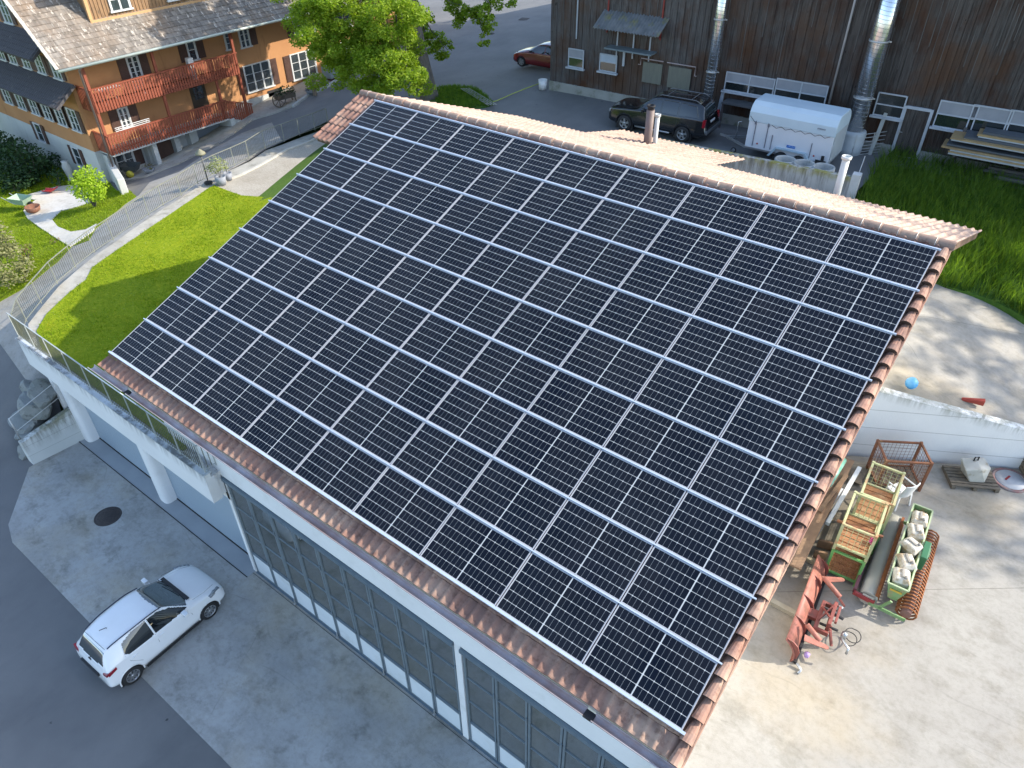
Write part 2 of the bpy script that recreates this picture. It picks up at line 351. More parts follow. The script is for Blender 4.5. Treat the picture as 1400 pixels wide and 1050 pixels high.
# lawn on the terrace
lawn_px = [(293, 254), (330, 268), (366, 285), (366, 330)]
inner = [at(a, b, z=ZT) for a, b in ((50, 452), (64, 430), (96, 400), (118, 382), (126, 366), (160, 343), (185, 326), (203, 313), (235, 293), (262, 275), (285, 258))]
lawn = [(p.x, p.y) for p in inner] + [(at(293, 254, z=ZT).x, at(293, 254, z=ZT).y), (at(330, 268, z=ZT).x, at(330, 268, z=ZT).y), (-6, 5.0), (.6, 5.0), (.6, -9.2), (-7.4, -9.2)]
kind(sheet('lawn', lawn, lambda x, y: ZT + .03 * math.sin(x * 1.3) * math.cos(y * 1.1), .04, .5, M['lawn'], .1))
def paver_mat():
    n = NT('pavers'); p = n.pos(); b = n.n('TexBrick'); n.put(b.inputs['Vector'], p); b.inputs['Scale'].default_value = 5.; b.inputs['Mortar Size'].default_value = .018
    b.inputs['Color1'].default_value = (.37, .34, .28, 1); b.inputs['Color2'].default_value = (.44, .40, .34, 1); b.inputs['Mortar'].default_value = (.2, .19, .16, 1)
    col = n.mix(n.ramp(n.noise(p, .8, 5), .35, .7), b.outputs[0], n.mix(1., b.outputs[0], (.78, .76, .72), 'MULTIPLY'))
    return n.out(col, .85)
M['paver'] = paver_mat()
c0 = [at(a, b, z=ZT) for a, b in ((293, 254), (330, 240), (352, 229), (375, 216), (392, 206), (420, 196), (441, 186))]
kind(sheet('paving', [(p.x, p.y) for p in c0] + [(-13.2, 11), (-1, 12), (.5, 8), (.5, 5.0), (-6, 5.0), (at(330, 268, z=ZT).x, at(330, 268, z=ZT).y)], ZT, .012, 1., M['paver']))
mb = MB()
for i in range(len(c0) - 1): mb.bar(c0[i] + Vector((0, 0, .03)), c0[i + 1] + Vector((0, 0, .03)), .12, .1)
o = mb.build('kerb', mat('pale_kerb', (.5, .48, .42), None, 3)); kind(o)
# right upper and lower yards
ly = [(15.15, -9.7), (45, -9.7), (45, 20), (19.3, 4.42), (15.15, 2.0)]
kind(sheet('side_yard', ly, 4.0, 0, 2., M['yard2'], .3))
mb = MB(); mb.rng(15.2, 45, -9.75, -9.5, -.2, 4.0); kind(mb.build('yard_retaining_edge', M['parapet']))
def ZU(x, y): return min(6.12 - max(0, x - 15.4) * .27, 6.12)
wallA, wallB = Vector((15.1, 2.12, 4)), Vector((26, 8.22, 4))
ge = [at(1268, 388, z=6.0), at(1290, 397, z=6.0), at(1330, 412, z=5.7), at(1370, 430, z=5.5), at(1400, 446, z=5.4)]
uy = [(15.0, 2.1), (26, 8.2), (30, 14), (22, 12)] + [(p.x, p.y) for p in reversed(ge)] + [(15.0, 10.2), (12, 12.9), (-1, 12.9), (-1, 8.3), (15.0, 8.3)]
kind(sheet('upper_yard', uy, ZU, 0, 1., M['yard2'], .05))
gr = [(p.x, p.y) for p in ge] + [(22, 11.5), (32, 14), (42, 20.5), (42, 24), (17.9, 20), (at(1262, 216, z=6.3).x, at(1262, 216, z=6.3).y), (at(1215, 214, z=6.2).x, at(1215, 214, z=6.2).y), (at(1198, 226, z=6.2).x, at(1198, 226, z=6.2).y), (11.3, 14.2), (11.3, 12.4), (15.0, 10.2)]
def ZG(x, y): return max(ZU(x, y) - .02, 6.0) if y > 12.5 else ZU(x, y) + (6.1 - ZU(x, y)) * max(0, min(1, (y - 8.5) / 4))
MEADOW = gr
kind(sheet('meadow', smooth_poly(gr, 1), ZG, .04, .6, M['meadow'], .4))
# garden left of the road
gpx = [(0, 414), (30, 397), (43, 389), (80, 359), (99, 338), (122, 330), (131, 314), (152, 297), (172, 280), (187, 270), (178, 262), (160, 262), (150, 250)]
gp = [onT(a, b) for a, b in gpx]
garden = [(p.x, p.y) for p in gp] + [(-25.5, 1.6), (-44, 1.6), (-44, -20), (-20, -14)]
kind(sheet('garden_lawn', garden, T, .05, .7, M['lawn'], .15))
lane = [(p.x, p.y) for p in [onT(a, b) for a, b in ((0, 470), (0, 412), (30, 394), (43, 386), (80, 356), (99, 335), (122, 326), (131, 310), (152, 293), (172, 277), (190, 268), (205, 250), (245, 236), (290, 205), (330, 183), (372, 168))]] + [(p.x - .12, p.y - .05) for p in reversed(FL[1:17])] + [(-9.0, -9.6)]
M['lane'] = concrete_mat('old_light_asphalt', (.29, .275, .25), (.35, .335, .305), (.75, .74, .72), None, .6)
kind(sheet('lane', lane, T, .035, .6, M['lane'], .02))
pp = [onT(a, b) for a, b in ((97, 339), (60, 316), (38, 300), (33, 290), (40, 282), (50, 275), (25, 272), (60, 262), (78, 257), (105, 254), (120, 262), (128, 277), (108, 284), (85, 290), (72, 302), (80, 312), (98, 319), (118, 316), (133, 308), (128, 318), (110, 331))]
kind(sheet('garden_path', [(p.x, p.y) for p in pp], T, .09, .4, M['path'], .1))
# pale pavement strip along the house, with its kerb
kp = [onT(a, b) for a, b in ((300, 196), (345, 165), (372, 157), (400, 147), (420, 132), (445, 121), (470, 104), (500, 88), (520, 78))]
sw = [(p.x, p.y) for p in kp] + [(-24.55, kp[-1].y + 1), (-24.55, 10.8), (-24.4, 8.5), (-24.4, 2.1), (at(200, 243, z=2.6).x, at(200, 243, z=2.6).y), (at(245, 232, z=2.8).x, at(245, 232, z=2.8).y)]
kind(sheet('pavement', sw, T, .08, .5, M['coping'], .15))
mb = MB()
kk = kp[3:]
for i in range(len(kk) - 1): mb.bar(kk[i] + Vector((.06, 0, .08)), kk[i + 1] + Vector((.06, 0, .08)), .14, .16)
kind(mb.build('kerb', mat('grey_kerb', (.42, .43, .42), None, 3)))
# grass island round the tree
isl = [onT(a, b) for a, b in ((590, 126), (600, 121), (620, 119), (650, 122), (664, 131), (676, 146), (640, 150), (600, 148))]
isl = [(p.x, p.y) for p in isl]
kind(sheet('tree_island', smooth_poly([(-12.8, 13.8), (-11.5, 15.6)] + isl[1:6] + [(-8.2, 13.7)], 2), T, .07, .4, M['meadow'], .1))
# ================= farm building with the solar roof =================
TH = math.radians(20.7); ct, st_ = math.cos(TH), math.sin(TH)
def tile_mat(name, a, b, c, dark=(.5, .42, .38)):
    n = NT(name); p = n.co('Object'); x, y, z = n.xyz(p)
    cell = n.vec(n.m('FLOOR', n.m('MULTIPLY', x, 1 / .415)), n.m('FLOOR', n.m('MULTIPLY', y, 1 / .332)), 0.)
    wv = n.white(cell); col = n.mix(n.ramp(wv, .1, .9), a, b)
    col = n.mix(n.ramp(n.noise(p, 1.1, 5, .65), .45, .7), col, c)
    col = n.mix(n.ramp(n.noise(p, 7, 5, .7), .5, .75), col, n.mix(1., col, dark, 'MULTIPLY'))
    n.bump(n.noise(p, 60, 4), .4, .006); return n.out(col, .8, spec=.35)
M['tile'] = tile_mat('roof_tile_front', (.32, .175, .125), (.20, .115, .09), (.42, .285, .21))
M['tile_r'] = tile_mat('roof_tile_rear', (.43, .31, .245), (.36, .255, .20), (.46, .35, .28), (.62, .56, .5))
M['cap'] = tile_mat('ridge_tile', (.30, .20, .15), (.24, .165, .13), (.36, .27, .2), (.6, .55, .5))
TW = .2075; TC = .355
def prof(x):
    p = (x / TW) % 1.0
    return .044 * math.sin(math.pi * p / .55) ** .8 if p < .55 else (-.004 if p < .93 else -.012)
def tiles(name, x0f, x1f, org, sdir, L, m, parent, cut=None, nrm=None):
    # org: point at x=0 on the top line; sdir down-slope unit; rows of overlapping tiles
    sdir = Vector(sdir); nrm = Vector(nrm); mb = MB(); rows = int(math.ceil(L / TC)); sh = rows * TC - L
    for r in range(rows):
        s0, s1 = max(0, r * TC - sh), (r + 1) * TC - sh
        xa, xb = x0f(s0), x1f(s0); n = int((xb - xa) / .026); vs = []
        for j, (s, h, d) in enumerate(((s0, 0., 0), (s1 - .01, .032, 0), (s1, .026, 0), (s1, -.012, 1))):
            for i in range(n + 1):
                x = xa + (xb - xa) * i / n; sc = .012 * math.sin(r * 7.1 + int(x / .415) * 3.7)
                ss = s - (0.012 * abs(math.sin(r * 3 + int(x / TW)))) * (j > 0)
                vs.append(Vector(org) + Vector((x, 0, 0)) + sdir * ss + nrm * (h + prof(x) * (1 if not d else .9)))
        fs = [(j * (n + 1) + i, j * (n + 1) + i + 1, (j + 1) * (n + 1) + i + 1, (j + 1) * (n + 1) + i) for j in range(3) for i in range(n)]
        mb.add(vs, fs, 0, False)
        # smooth only along the pan
        for k in range(len(fs)): mb.sm[-1 - k] = True
    return mb.build(name, m, parent)
B = thing('farm_building', 'white farm hall with folding glass doors under a clay tile roof of solar panels', 'building', (7.5, -2, 0))
RY, RZ = .37, 11.375      # ridge line of the tile bed
nF = Vector((0, -st_, ct)); sF = Vector((0, -ct, -st_))
LF = (RY + 10.05) / ct
t1 = tiles('roof', lambda s: -.98 if s < 2.2 else (-.14 if s > 9.6 else .0), lambda s: 15.86, (0, RY, RZ - .02), sF, LF, M['tile'], B, nrm=nF)
sl = math.atan2(RZ - 8.5, 8.3 - RY); sR = Vector((0, math.cos(sl), -math.sin(sl))); nR = Vector((0, math.sin(sl), math.cos(sl)))
t2 = tiles('roof', lambda s: -.98, lambda s: 15.86, (0, RY, RZ - .02), sR, (8.3 - RY) / math.cos(sl), M['tile_r'], B, nrm=nR)
# right-hand verge tiles: one stepped flap per course
mb = MB()
shv = math.ceil(LF / TC) * TC - LF
for r in range(1, int(math.ceil(LF / TC))):
    s0, s1 = r * TC - shv, (r + 1) * TC - shv
    a = Vector((15.86, RY, RZ)) + sF * s0 + nF * .0; b = Vector((15.86, RY, RZ)) + sF * s1 + nF * .035
    mb.add([a + nF * .02, b + nF * .02, b - Vector((0, 0, .15)), a - Vector((0, 0, .15)), a + nF * .02 + Vector((.03, 0, 0)), b + nF * .02 + Vector((.03, 0, 0)), b + Vector((.03, 0, -.15)), a + Vector((.03, 0, -.15))],
           [(0, 1, 2, 3), (4, 7, 6, 5), (0, 4, 5, 1), (1, 5, 6, 2), (3, 2, 6, 7), (0, 3, 7, 4)])
    # raised roll on the outermost tile; closed nose painted dark as hollow shade
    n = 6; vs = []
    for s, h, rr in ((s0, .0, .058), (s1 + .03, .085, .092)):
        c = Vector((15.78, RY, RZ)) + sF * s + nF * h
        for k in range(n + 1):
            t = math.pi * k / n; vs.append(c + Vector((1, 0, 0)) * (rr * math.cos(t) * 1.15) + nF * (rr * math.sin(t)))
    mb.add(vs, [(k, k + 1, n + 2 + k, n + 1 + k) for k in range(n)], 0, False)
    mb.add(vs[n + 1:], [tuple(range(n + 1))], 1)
mb.build('verge_tiles', [M['tile'], mat('tile_nose_shade', (.05, .028, .02), None, 5, .9)], t1)
mb = MB()
# boarding under the roof so that the tiles have a body
for d, L, nn, x0 in ((sF, LF - .25, nF, .15), (sR, (8.3 - RY) / math.cos(sl) - .2, nR, -.8)):
    a = Vector((0, RY, RZ)) - nn * .05; pts = []
    for z in (0, -.16):
        for x, s in ((x0, 0), (15.8, 0), (15.8, L), (x0, L)): pts.append(a + Vector((x, 0, 0)) + d * s + nn * z)
    mb.add(pts, [(0, 1, 2, 3), (7, 6, 5, 4), (0, 4, 5, 1), (1, 5, 6, 2), (2, 6, 7, 3), (3, 7, 4, 0)])
a = Vector((-.95, RY, RZ)) - nF * .05
mb.add([a, a + Vector((1.1, 0, 0)), a + Vector((1.1, 0, 0)) + sF * 2.2, a + sF * 2.2] + [v - nF * .12 for v in (a, a + Vector((1.1, 0, 0)), a + Vector((1.1, 0, 0)) + sF * 2.2, a + sF * 2.2)], [(0, 1, 2, 3), (7, 6, 5, 4), (0, 4, 5, 1), (1, 5, 6, 2), (2, 6, 7, 3), (3, 7, 4, 0)])
mb.build('roof_boarding', mat('brown_boarding', (.13, .08, .05), (.09, .055, .04), 2, .8, stretch=(1, 8, 8)), B)
# ridge caps
mb = MB(); x = -1.0; i = 0; n = 10
while x < 15.75:
    vs = []; L = .40 if x + .4 < 15.9 else 15.92 - x
    for xx, rr in ((x, .112), (x + .35, .124), (x + L, .124), (x + L, .105)):
        for k in range(n + 1):
            t = math.pi * (-.05 + 1.1 * k / n); vs.append(Vector((xx, RY + rr * math.cos(t), RZ - .03 + rr * math.sin(t) * .95 + .01 * math.sin(i * 2.1))))
    mb.add(vs, [(j * (n + 1) + k, j * (n + 1) + k + 1, (j + 1) * (n + 1) + k + 1, (j + 1) * (n + 1) + k) for j in range(3) for k in range(n)], 0, True)
    x += .36; i += 1
mb.build('ridge_caps', M['cap'], t1)
# pale clips where the ridge tiles overlap
mb = MB(); x = -1.0 + .36
while x < 15.7:
    mb.tube([(x, RY + .128 * math.cos(math.pi * k / 8), RZ - .03 + .128 * math.sin(math.pi * k / 8) * .95) for k in range(9)], .0045, 4); x += .36
mb.build('ridge_clips', mat('ridge_clip', (.62, .60, .55), None, 5, .4, .3), t1)
# walls
mb = MB()
WY = -9.03
HD = 4.16
mb.rng(-.3, 15.2, WY, WY + .25, HD, 7.35)          # above the doors
mb.rng(-.3, 2.14, WY, WY + .25, 3.2, HD)
mb.rng(2.02, 2.16, WY, WY + .25, 0, HD)
mb.rng(10.42, 10.60, WY, WY + .25, 0, HD)
mb.rng(15.08, 15.2, WY, WY + .25, 0, HD)
mb.build('front_wall', M['white'], B)
def gable(x0, x1):
    pts = [(-8.78, 0 if x0 > 5 else 3.3), (7.6, 0 if x0 > 5 else 3.3), (7.6, 8.35), (RY, 11.0), (-8.78, 7.45)]
    g = MB(); g.ext(pts, (x0, 0, 0), (0, 1, 0), (0, 0, 1), (x1 - x0, 0, 0)); return g
gable(14.98, 15.22).build('gable_wall', M['white'], B); gable(.6, .8).build('gable_wall', M['white'], B)
mb = MB(); mb.rng(.8, 15.0, 7.4, 7.6, 3.5, 8.35); mb.build('rear_wall', M['white'], B)
mb = MB(); mb.rng(.8, 15.0, WY + .3, 7.4, -.05, .0); mb.rng(.8, 15.0, -1, -.8, 0, 4.2); mb.build('inner_floor', M['yard'], B)
# white corner post and cable box at the right end of the eave
mb = MB(); mb.rng(15.22, 15.42, -9.25, -8.95, 4.4, 7.25); mb.rng(15.45, 15.6, -9.15, -9.0, 4.3, 7.0); mb.each('corner_post', M['plastic_white'], B)
# gutter
gm = mat('copper_gutter', (.30, .20, .17), (.46, .45, .47), 1.5, .45, .3, c3=(.26, .26, .29), s3=2.)  # lighter grey in the mix stands for sky mirrored in the gutter
mb = MB(); n = 10; gy, gz = -10.12, 7.36
def gut(x0, x1):
    vs = []
    for rr, fl in ((.085, 1), (.075, -1)):
        for xx in (x0, x1):
            for k in range(n + 1):
                t = math.pi * (1 + k / n); vs.append((xx, gy + rr * math.cos(t), gz + rr * math.sin(t)))
    m_ = n + 1
    mb.add(vs, [(k, k + 1, m_ + k + 1, m_ + k) for k in range(n)] + [(2 * m_ + k, 3 * m_ + k, 3 * m_ + k + 1, 2 * m_ + k + 1) for k in range(n)] + [(0, m_, 3 * m_, 2 * m_), (n, m_ + n, 3 * m_ + n, 2 * m_ + n)], 0, True)
for g0, g1 in ((-.42, 1.15), (1.32, 14.3), (14.45, 16.0)):
    mb = MB(); gut(g0, g1); mb.tube([(g0, gy - .085, gz), (g1, gy - .085, gz)], .012, 6); mb.build('gutter', gm, B)
mb = MB()
for x in (1.235, 14.375): mb.rng(x - .085, x + .085, gy - .06, gy + .07, gz - .1, gz - .045)
mb.each('gutter_outlet', M['dark'], B)
mb = MB(); mb.tube([(-.5, gy - .12, gz - .05), (1.8, gy - .12, gz - .05)], .012, 5); mb.rng(-.1, 15.8, -9.98, -9.94, 7.12, 7.32); mb.build('fascia_board', M['white'], B)
# folding doors
fm = mat('door_frame_steel', (.17, .21, .24), (.22, .26, .28), 4, .5, .3)
pm = mat('door_panel_white', (.74, .77, .78), (.66, .70, .71), 1.5, .45, c3=(.6, .62, .6), s3=1.2)
def glassy(name, c=(.05, .06, .06), r=.03, ior=2.1, dirt=.08):
    n = NT(name); n.b.inputs['IOR'].default_value = ior
    p = n.pos(); rr = n.ramp(n.noise(p, 2, 5, .6), .3, .8, r, r + dirt)
    return n.out(n.mix(n.ramp(n.noise(p, 1.2, 6, .7), .3, .75), c, tuple(v * 1.7 for v in c)), rr, 0, 1.)
gl = glassy('door_glass', (.055, .06, .055), .015, 2.6, .05)
def leaf(x0, x1, first=False):
    f = MB(); y0, y1 = WY + .02, WY + .09; z0, z1 = .06, 4.0; fw = .055
    f.rng(x0, x0 + fw, y0, y1, z0, z1); f.rng(x1 - fw, x1, y0, y1, z0, z1)
    for z in (z0, z1 - fw): f.rng(x0 + fw, x1 - fw, y0, y1, z, z + fw)
    f.rng(x0 + fw, x1 - fw, y0, y1, .93, .985)
    for z in (1.93, 2.94): f.rng(x0 + fw, x1 - fw, y0 + .01, y1, z, z + .03)
    f.rng(x1 - .02, x1 + .012, y0 - .03, y0, 1.0, 1.18); f.rng(x1 - .02, x1 + .012, y0 - .03, y0, 3.0, 3.18)
    d = f.build('folding_door', fm, B)
    g = MB(); g.rng(x0 + fw, x1 - fw, y0 + .035, y0 + .05, .985, z1 - fw); g.build('glass', gl, d)
    g = MB(); g.rng(x0 + fw, x1 - fw, y0 + .012, y0 + .05, z0 + fw, .93); g.build('door_panel', pm, d)
w9 = (10.40 - 2.18) / 9
for i in range(9): leaf(2.18 + i * w9 + .012, 2.18 + (i + 1) * w9 - .012)
w5 = (15.06 - 10.62) / 5
for i in range(5): leaf(10.62 + i * w5 + .012, 10.62 + (i + 1) * w5 - .012)
mb = MB(); tm = mat('door_track_steel', (.13, .18, .22), (.17, .22, .26), 3, .5, .4)
mb.rng(2.16, 10.40, WY - .07, WY + .12, 4.02, 4.14); mb.rng(10.62, 15.07, WY - .07, WY + .12, 4.02, 4.14)
mb.rng(2.16, 10.42, WY - .02, WY + .1, .0, .055); mb.rng(10.6, 15.07, WY - .02, WY + .1, .0, .055); mb.build('door_track', tm, B)
mb = MB()
for i in (2, 4, 6, 8): mb.tube([(2.18 + i * w9, WY - .03, .25), (2.18 + i * w9, WY - .03, .04)], .018, 6); mb.rng(2.18 + i * w9 - .03, 2.18 + i * w9 + .03, WY - .08, WY + .0, .03, .07)
mb.each('floor_bolt', M['steel'], B)
# flue pipes on the rear slope
def flue(px, py, y, h, r, m, cap):
    p = at(px, py, y=y); f = MB(); f.tube([(p.x, p.y, p.z - 1.), (p.x, p.y, p.z + h)], r, 16); o = f.build('chimney_pipe', m, B)
    c = MB()
    if cap == 0: c.lathe((p.x, p.y, p.z + h), [(r * .8, 0), (r * .8, .1), (r * 1.0, .1), (r * 1.0, .16), (r * .75, .17), (r * .7, .0)], 16)
    else: c.lathe((p.x, p.y, p.z + h), [(r * 1.02, -.02), (r * 1.35, .0), (r * 1.35, .08), (r * 1.2, .09), (r * 1.1, .02), (0, .01)], 16)
    c.build('chimney_cap', M['dark'] if cap == 0 else m, o)
flue(885.5, 191, 9.6, 1.12, .15, mat('brown_flue', (.19, .14, .12), (.15, .11, .10), 3, .6), 0)
flue(896, 188, 10.0, .8, .085, mat('pale_flue', (.6, .62, .6), None, 3, .5), 1)
flue(1144, 264, 8.45, 1.12, .115, mat('white_flue', (.66, .67, .62), (.6, .61, .57), 3, .5), 1)
# lower tiled canopy behind the ridge
sl2 = math.radians(14)
tiles('lower_roof', lambda s: 2.0, lambda s: 7.4, (0, 8.32, 8.46), (0, math.cos(sl2), -math.sin(sl2)), 3.25, M['tile_r'], B, nrm=(0, math.sin(sl2), math.cos(sl2)))
# ================= solar array =================
PU, PV = 1.742, 1.154
def pv_mat():
    n = NT('photovoltaic_cells'); x, y, z = n.xyz(n.co('Object'))
    W, H = 1.692, 1.104
    u = n.m('ADD', x, W / 2); v = n.m('ADD', y, H / 2)
    # half-cut layout: 2 x 9 columns, 6 rows
    ua = n.m('ABSOLUTE', x); ua = n.m('SUBTRACT', ua, .010)
    fu = n.m('FRACT', n.m('DIVIDE', ua, (W / 2 - .016) / 9)); du = n.m('MULTIPLY', n.m('MINIMUM', fu, n.m('SUBTRACT', 1., fu)), (W / 2 - .016) / 9)
    fv = n.m('FRACT', n.m('DIVIDE', n.m('SUBTRACT', v, .006), (H - .012) / 6)); dv = n.m('MULTIPLY', n.m('MINIMUM', fv, n.m('SUBTRACT', 1., fv)), (H - .012) / 6)
    vline = n.m('LESS_THAN', du, .0018); hline = n.m('LESS_THAN', dv, .0036); mid = n.m('LESS_THAN', n.m('ABSOLUTE', x), .0085)
    edge = n.m('MAXIMUM', n.m('GREATER_THAN', n.m('ABSOLUTE', x), W / 2 - .006), n.m('GREATER_THAN', n.m('ABSOLUTE', y), H / 2 - .016))
    fu2 = n.m('FRACT', n.m('DIVIDE', ua, (W / 2 - .016) / 4.5)); du2 = n.m('MULTIPLY', n.m('MINIMUM', fu2, n.m('SUBTRACT', 1., fu2)), (W / 2 - .016) / 4.5)
    dot = n.m('LESS_THAN', n.m('ADD', du2, dv), .015)
    bright = n.m('MAXIMUM', n.m('MAXIMUM', hline, mid), n.m('MAXIMUM', edge, dot))
    ri = n.n('ObjectInfo').outputs['Random']
    cell = n.mix(n.ramp(n.noise(n.co('Object'), 1.3, 3), .3, .7), (.003, .005, .010), (.005, .008, .015)); cell = n.mix(n.m('MULTIPLY', ri, .6), cell, (.002, .004, .010))
    col = n.mix(vline, cell, (.20, .22, .24)); col = n.mix(bright, col, (.42, .44, .44))
    spk = n.m('GREATER_THAN', n.noise(n.pos(), 9, 2), .83); col = n.mix(spk, col, (.5, .5, .48))
    n.b.inputs['IOR'].default_value = 1.24
    n.bump(n.noise(n.pos(), .8, 2), .05, .01)
    dust = n.ramp(n.noise(n.sc(n.pos(), (1, .5, .5)), .9, 6, .7), .35, .75, 0, .022); col = n.mix(dust, col, (.4, .38, .34)); return n.out(col, n.ramp(n.noise(n.pos(), 1.7, 4), .3, .7, .08, .2), 0, .5)
pvm = pv_mat(); frm = mat('anodised_frame', (.46, .45, .46), (.38, .38, .40), 3, .4, .2); rlm = mat('mounting_rail_aluminium', (.54, .60, .70), (.48, .55, .66), 2, .3, .1)  # rails: mirrored sky is put into their bluish base colour
MP = Matrix(((1, 0, 0), (0, ct, -st_), (0, st_, ct))).to_4x4()   # local x ridge, local y up-slope, z normal
def ppos(u, s, h=0.): return Vector((u, 0, 11.4)) + sF * s + nF * h
f = MB(); W, H, t = 1.722, 1.124, .035
for x in (-W / 2 + .0075, W / 2 - .0075): f.box((x, 0, -t / 2), (.015, H, t))
for y in (-H / 2 + .01, H / 2 - .01): f.box((0, y, -t / 2), (W - .03, .02, t))
g = MB(); g.box((0, 0, -.006), (1.692, 1.084, .006))
ordn = ['first', 'second', 'third', 'fourth', 'fifth', 'sixth', 'seventh', 'eighth', 'ninth']
P0 = thing('solar_panel', 'x', 'solar panel', (0, 0, 0), 0, 'solar panels covering the barn roof')
fo = f.build('frame', frm, P0, local=True); go = g.build('cell_glass', pvm, P0, local=True)
eul = MP.to_euler()
first = True
for r in range(9):
    rn = 'top row below the ridge' if r == 0 else 'bottom row above the gutter' if r == 8 else ordn[r] + ' row below the ridge'
    for c in range(9):
        cn = 'leftmost' if c == 0 else 'rightmost' if c == 8 else ordn[c] + ' from the left'
        lb = 'dark blue solar panel, %s in the %s' % (cn, rn)
        o = P0 if first else dup(P0, label=lb, ch=[fo, go]); first = False
        o['label'] = lb; o.location = ppos((c + .5) * PU, (r + .5) * PV, rng.uniform(-.002, .002)); o.rotation_euler = eul
        o.rotation_euler.x += rng.uniform(-.0015, .0015); o.rotation_euler.y = rng.uniform(-.0015, .0015)
for k in range(10):
    mb = MB(); a = ppos(-.05, k * PV, -.005); b = ppos(9 * PU + .05, k * PV, -.005); wdt = .032 if k else .05
    mb.bar(a, b, .023 if k < 9 else .045, .045, up=nF)
    if k == 9: mb.bar(ppos(-.05, k * PV, -.06), ppos(9 * PU + .05, k * PV, -.06), .04, .06, up=nF)
    o = mb.build('mounting_rail', rlm)
    tag(o, 'bright aluminium rail ' + ('along the top edge of the solar array' if k == 0 else 'along the bottom edge of the solar array' if k == 9 else 'between the %s and %s rows of solar panels below the ridge' % (ordn[k - 1], ordn[k])), 'rail', 'rails running along the panel rows')
# ================= garages under the terrace =================
G = thing('garage_block', 'white rendered terrace wall over two roller doors beside the folding glass doors', 'garage', (-3, -9.2, 0))
mb = MB(); mb.rng(-8.45, 2.1, -9.47, -9.30, 3.42, 4.47); mb.rng(-8.45, 2.1, -9.30, -9.17, 3.42, 4.30); mb.rng(-8.42, 2.08, -9.17, -8.2, 3.5, 4.3); mb.build('parapet', M['parapet'], G)
mb = MB(); mb.rng(-8.5, 2.13, -9.50, -9.27, 4.47, 4.505); mb.build('parapet_cap', mat('parapet_cap', (.50, .54, .57), (.40, .43, .44), 3, .7, c3=(.16, .17, .17), s3=2.5, t3=.5), G)
mb = MB(); mb.rng(-8.43, -8.2, -9.17, -5.5, 1.0, 4.25); mb.build('side_wall', M['parapet'], G)
def pillar(x0, x1):
    mb = MB(); r = .17; y0, y1 = -9.14, -8.6; pts = []
    for cx, cy, a0 in ((x1 - r, y0 + r, -90), (x1 - .02, y1, 0), (x0 + .02, y1, 180), (x0 + r, y0 + r, 180)):
        if cy == y1: pts.append((x1 if a0 == 0 else x0, y1)); continue
        for k in range(5): t = math.radians(a0 + 90 * k / 4); pts.append((cx + r * math.cos(t), cy + r * math.sin(t)))
    mb.prism(pts, 0, 3.42); mb.build('pillar', M['white'], G)
pillar(-8.0, -7.45); pillar(-3.0, -2.45)
def roller_mat():
    n = NT('roller_shutter_slats'); x, y, z = n.xyz(n.pos()); t = n.m('FRACT', n.m('MULTIPLY', z, 11.))
    n.bump(n.m('ABSOLUTE', n.m('SUBTRACT', t, .5)), 1., .04)
    return n.out(n.mix(n.m('LESS_THAN', t, .14), (.36, .44, .51), (.20, .26, .32)), .45, .1)
rm = roller_mat()
for x0, x1 in ((-7.45, -3.0), (-2.45, 2.02)):
    mb = MB(); mb.rng(x0, x1, -8.76, -8.7, .03, 3.4); o = mb.build('roller_door', rm, G)
    mb = MB(); mb.rng(x0, x1, -8.79, -8.69, .0, .08); mb.build('bottom_bar', M['dark'], o)
mb = MB(); mb.rng(-7.45, 2.02, -8.68, -8.3, 3.1, 3.45); mb.rng(-7.45, 2.02, -8.6, -8.3, 0, 3.45); mb.build('lintel', M['white'], G)
# threshold strip in the yard along the garages
mb = MB(); mb.rng(-8.0, 2.1, -9.32, -8.76, .02, .045); kind(mb.build('threshold', mat('threshold_concrete', (.34, .36, .37), (.28, .30, .31), 1., .8)))
mb = MB(); mb.bar((-8.0, -9.33, .05), (2.1, -9.33, .05), .025, .01); mb.bar((2.1, -9.12, .04), (15, -9.12, .04), .008, .01); kind(mb.build('yard_joint', M['dark']))
# wing wall with pipe railing
ww = thing('wing_wall', 'stained low concrete wing wall at the left end of the garages', 'wall', (-8.15, -10, 0))
mb = MB(); mb.add([(-8.25, -10.95, 0), (-8.02, -10.93, 0), (-7.86, -9.1, 0), (-8.1, -9.1, 0), (-8.25, -10.95, 1.06), (-8.02, -10.93, 1.06), (-7.86, -9.1, 1.46), (-8.1, -9.1, 1.46)],
       [(0, 3, 2, 1), (4, 5, 6, 7), (0, 1, 5, 4), (1, 2, 6, 5), (2, 3, 7, 6), (3, 0, 4, 7)])
bevel(mb.build('wall', M['wing'], ww), .02)
pr = thing('pipe_railing', 'thin galvanised pipe railing on top of the wing wall', 'railing', (-8.2, -10.9, 1.0))
mb = MB(); mb.tube([(-8.22, -10.85, 1.0), (-8.22, -10.85, 2.05)], .025, 8); mb.build('post', M['steel'], pr)
mb = MB(); mb.tube([(-8.22, -10.85, 2.03), (-8.2, -9.2, 2.5)], .014, 6); mb.tube([(-8.22, -10.85, 1.45), (-8.2, -9.2, 1.9)], .012, 6); mb.build('rail', M['steel'], pr)
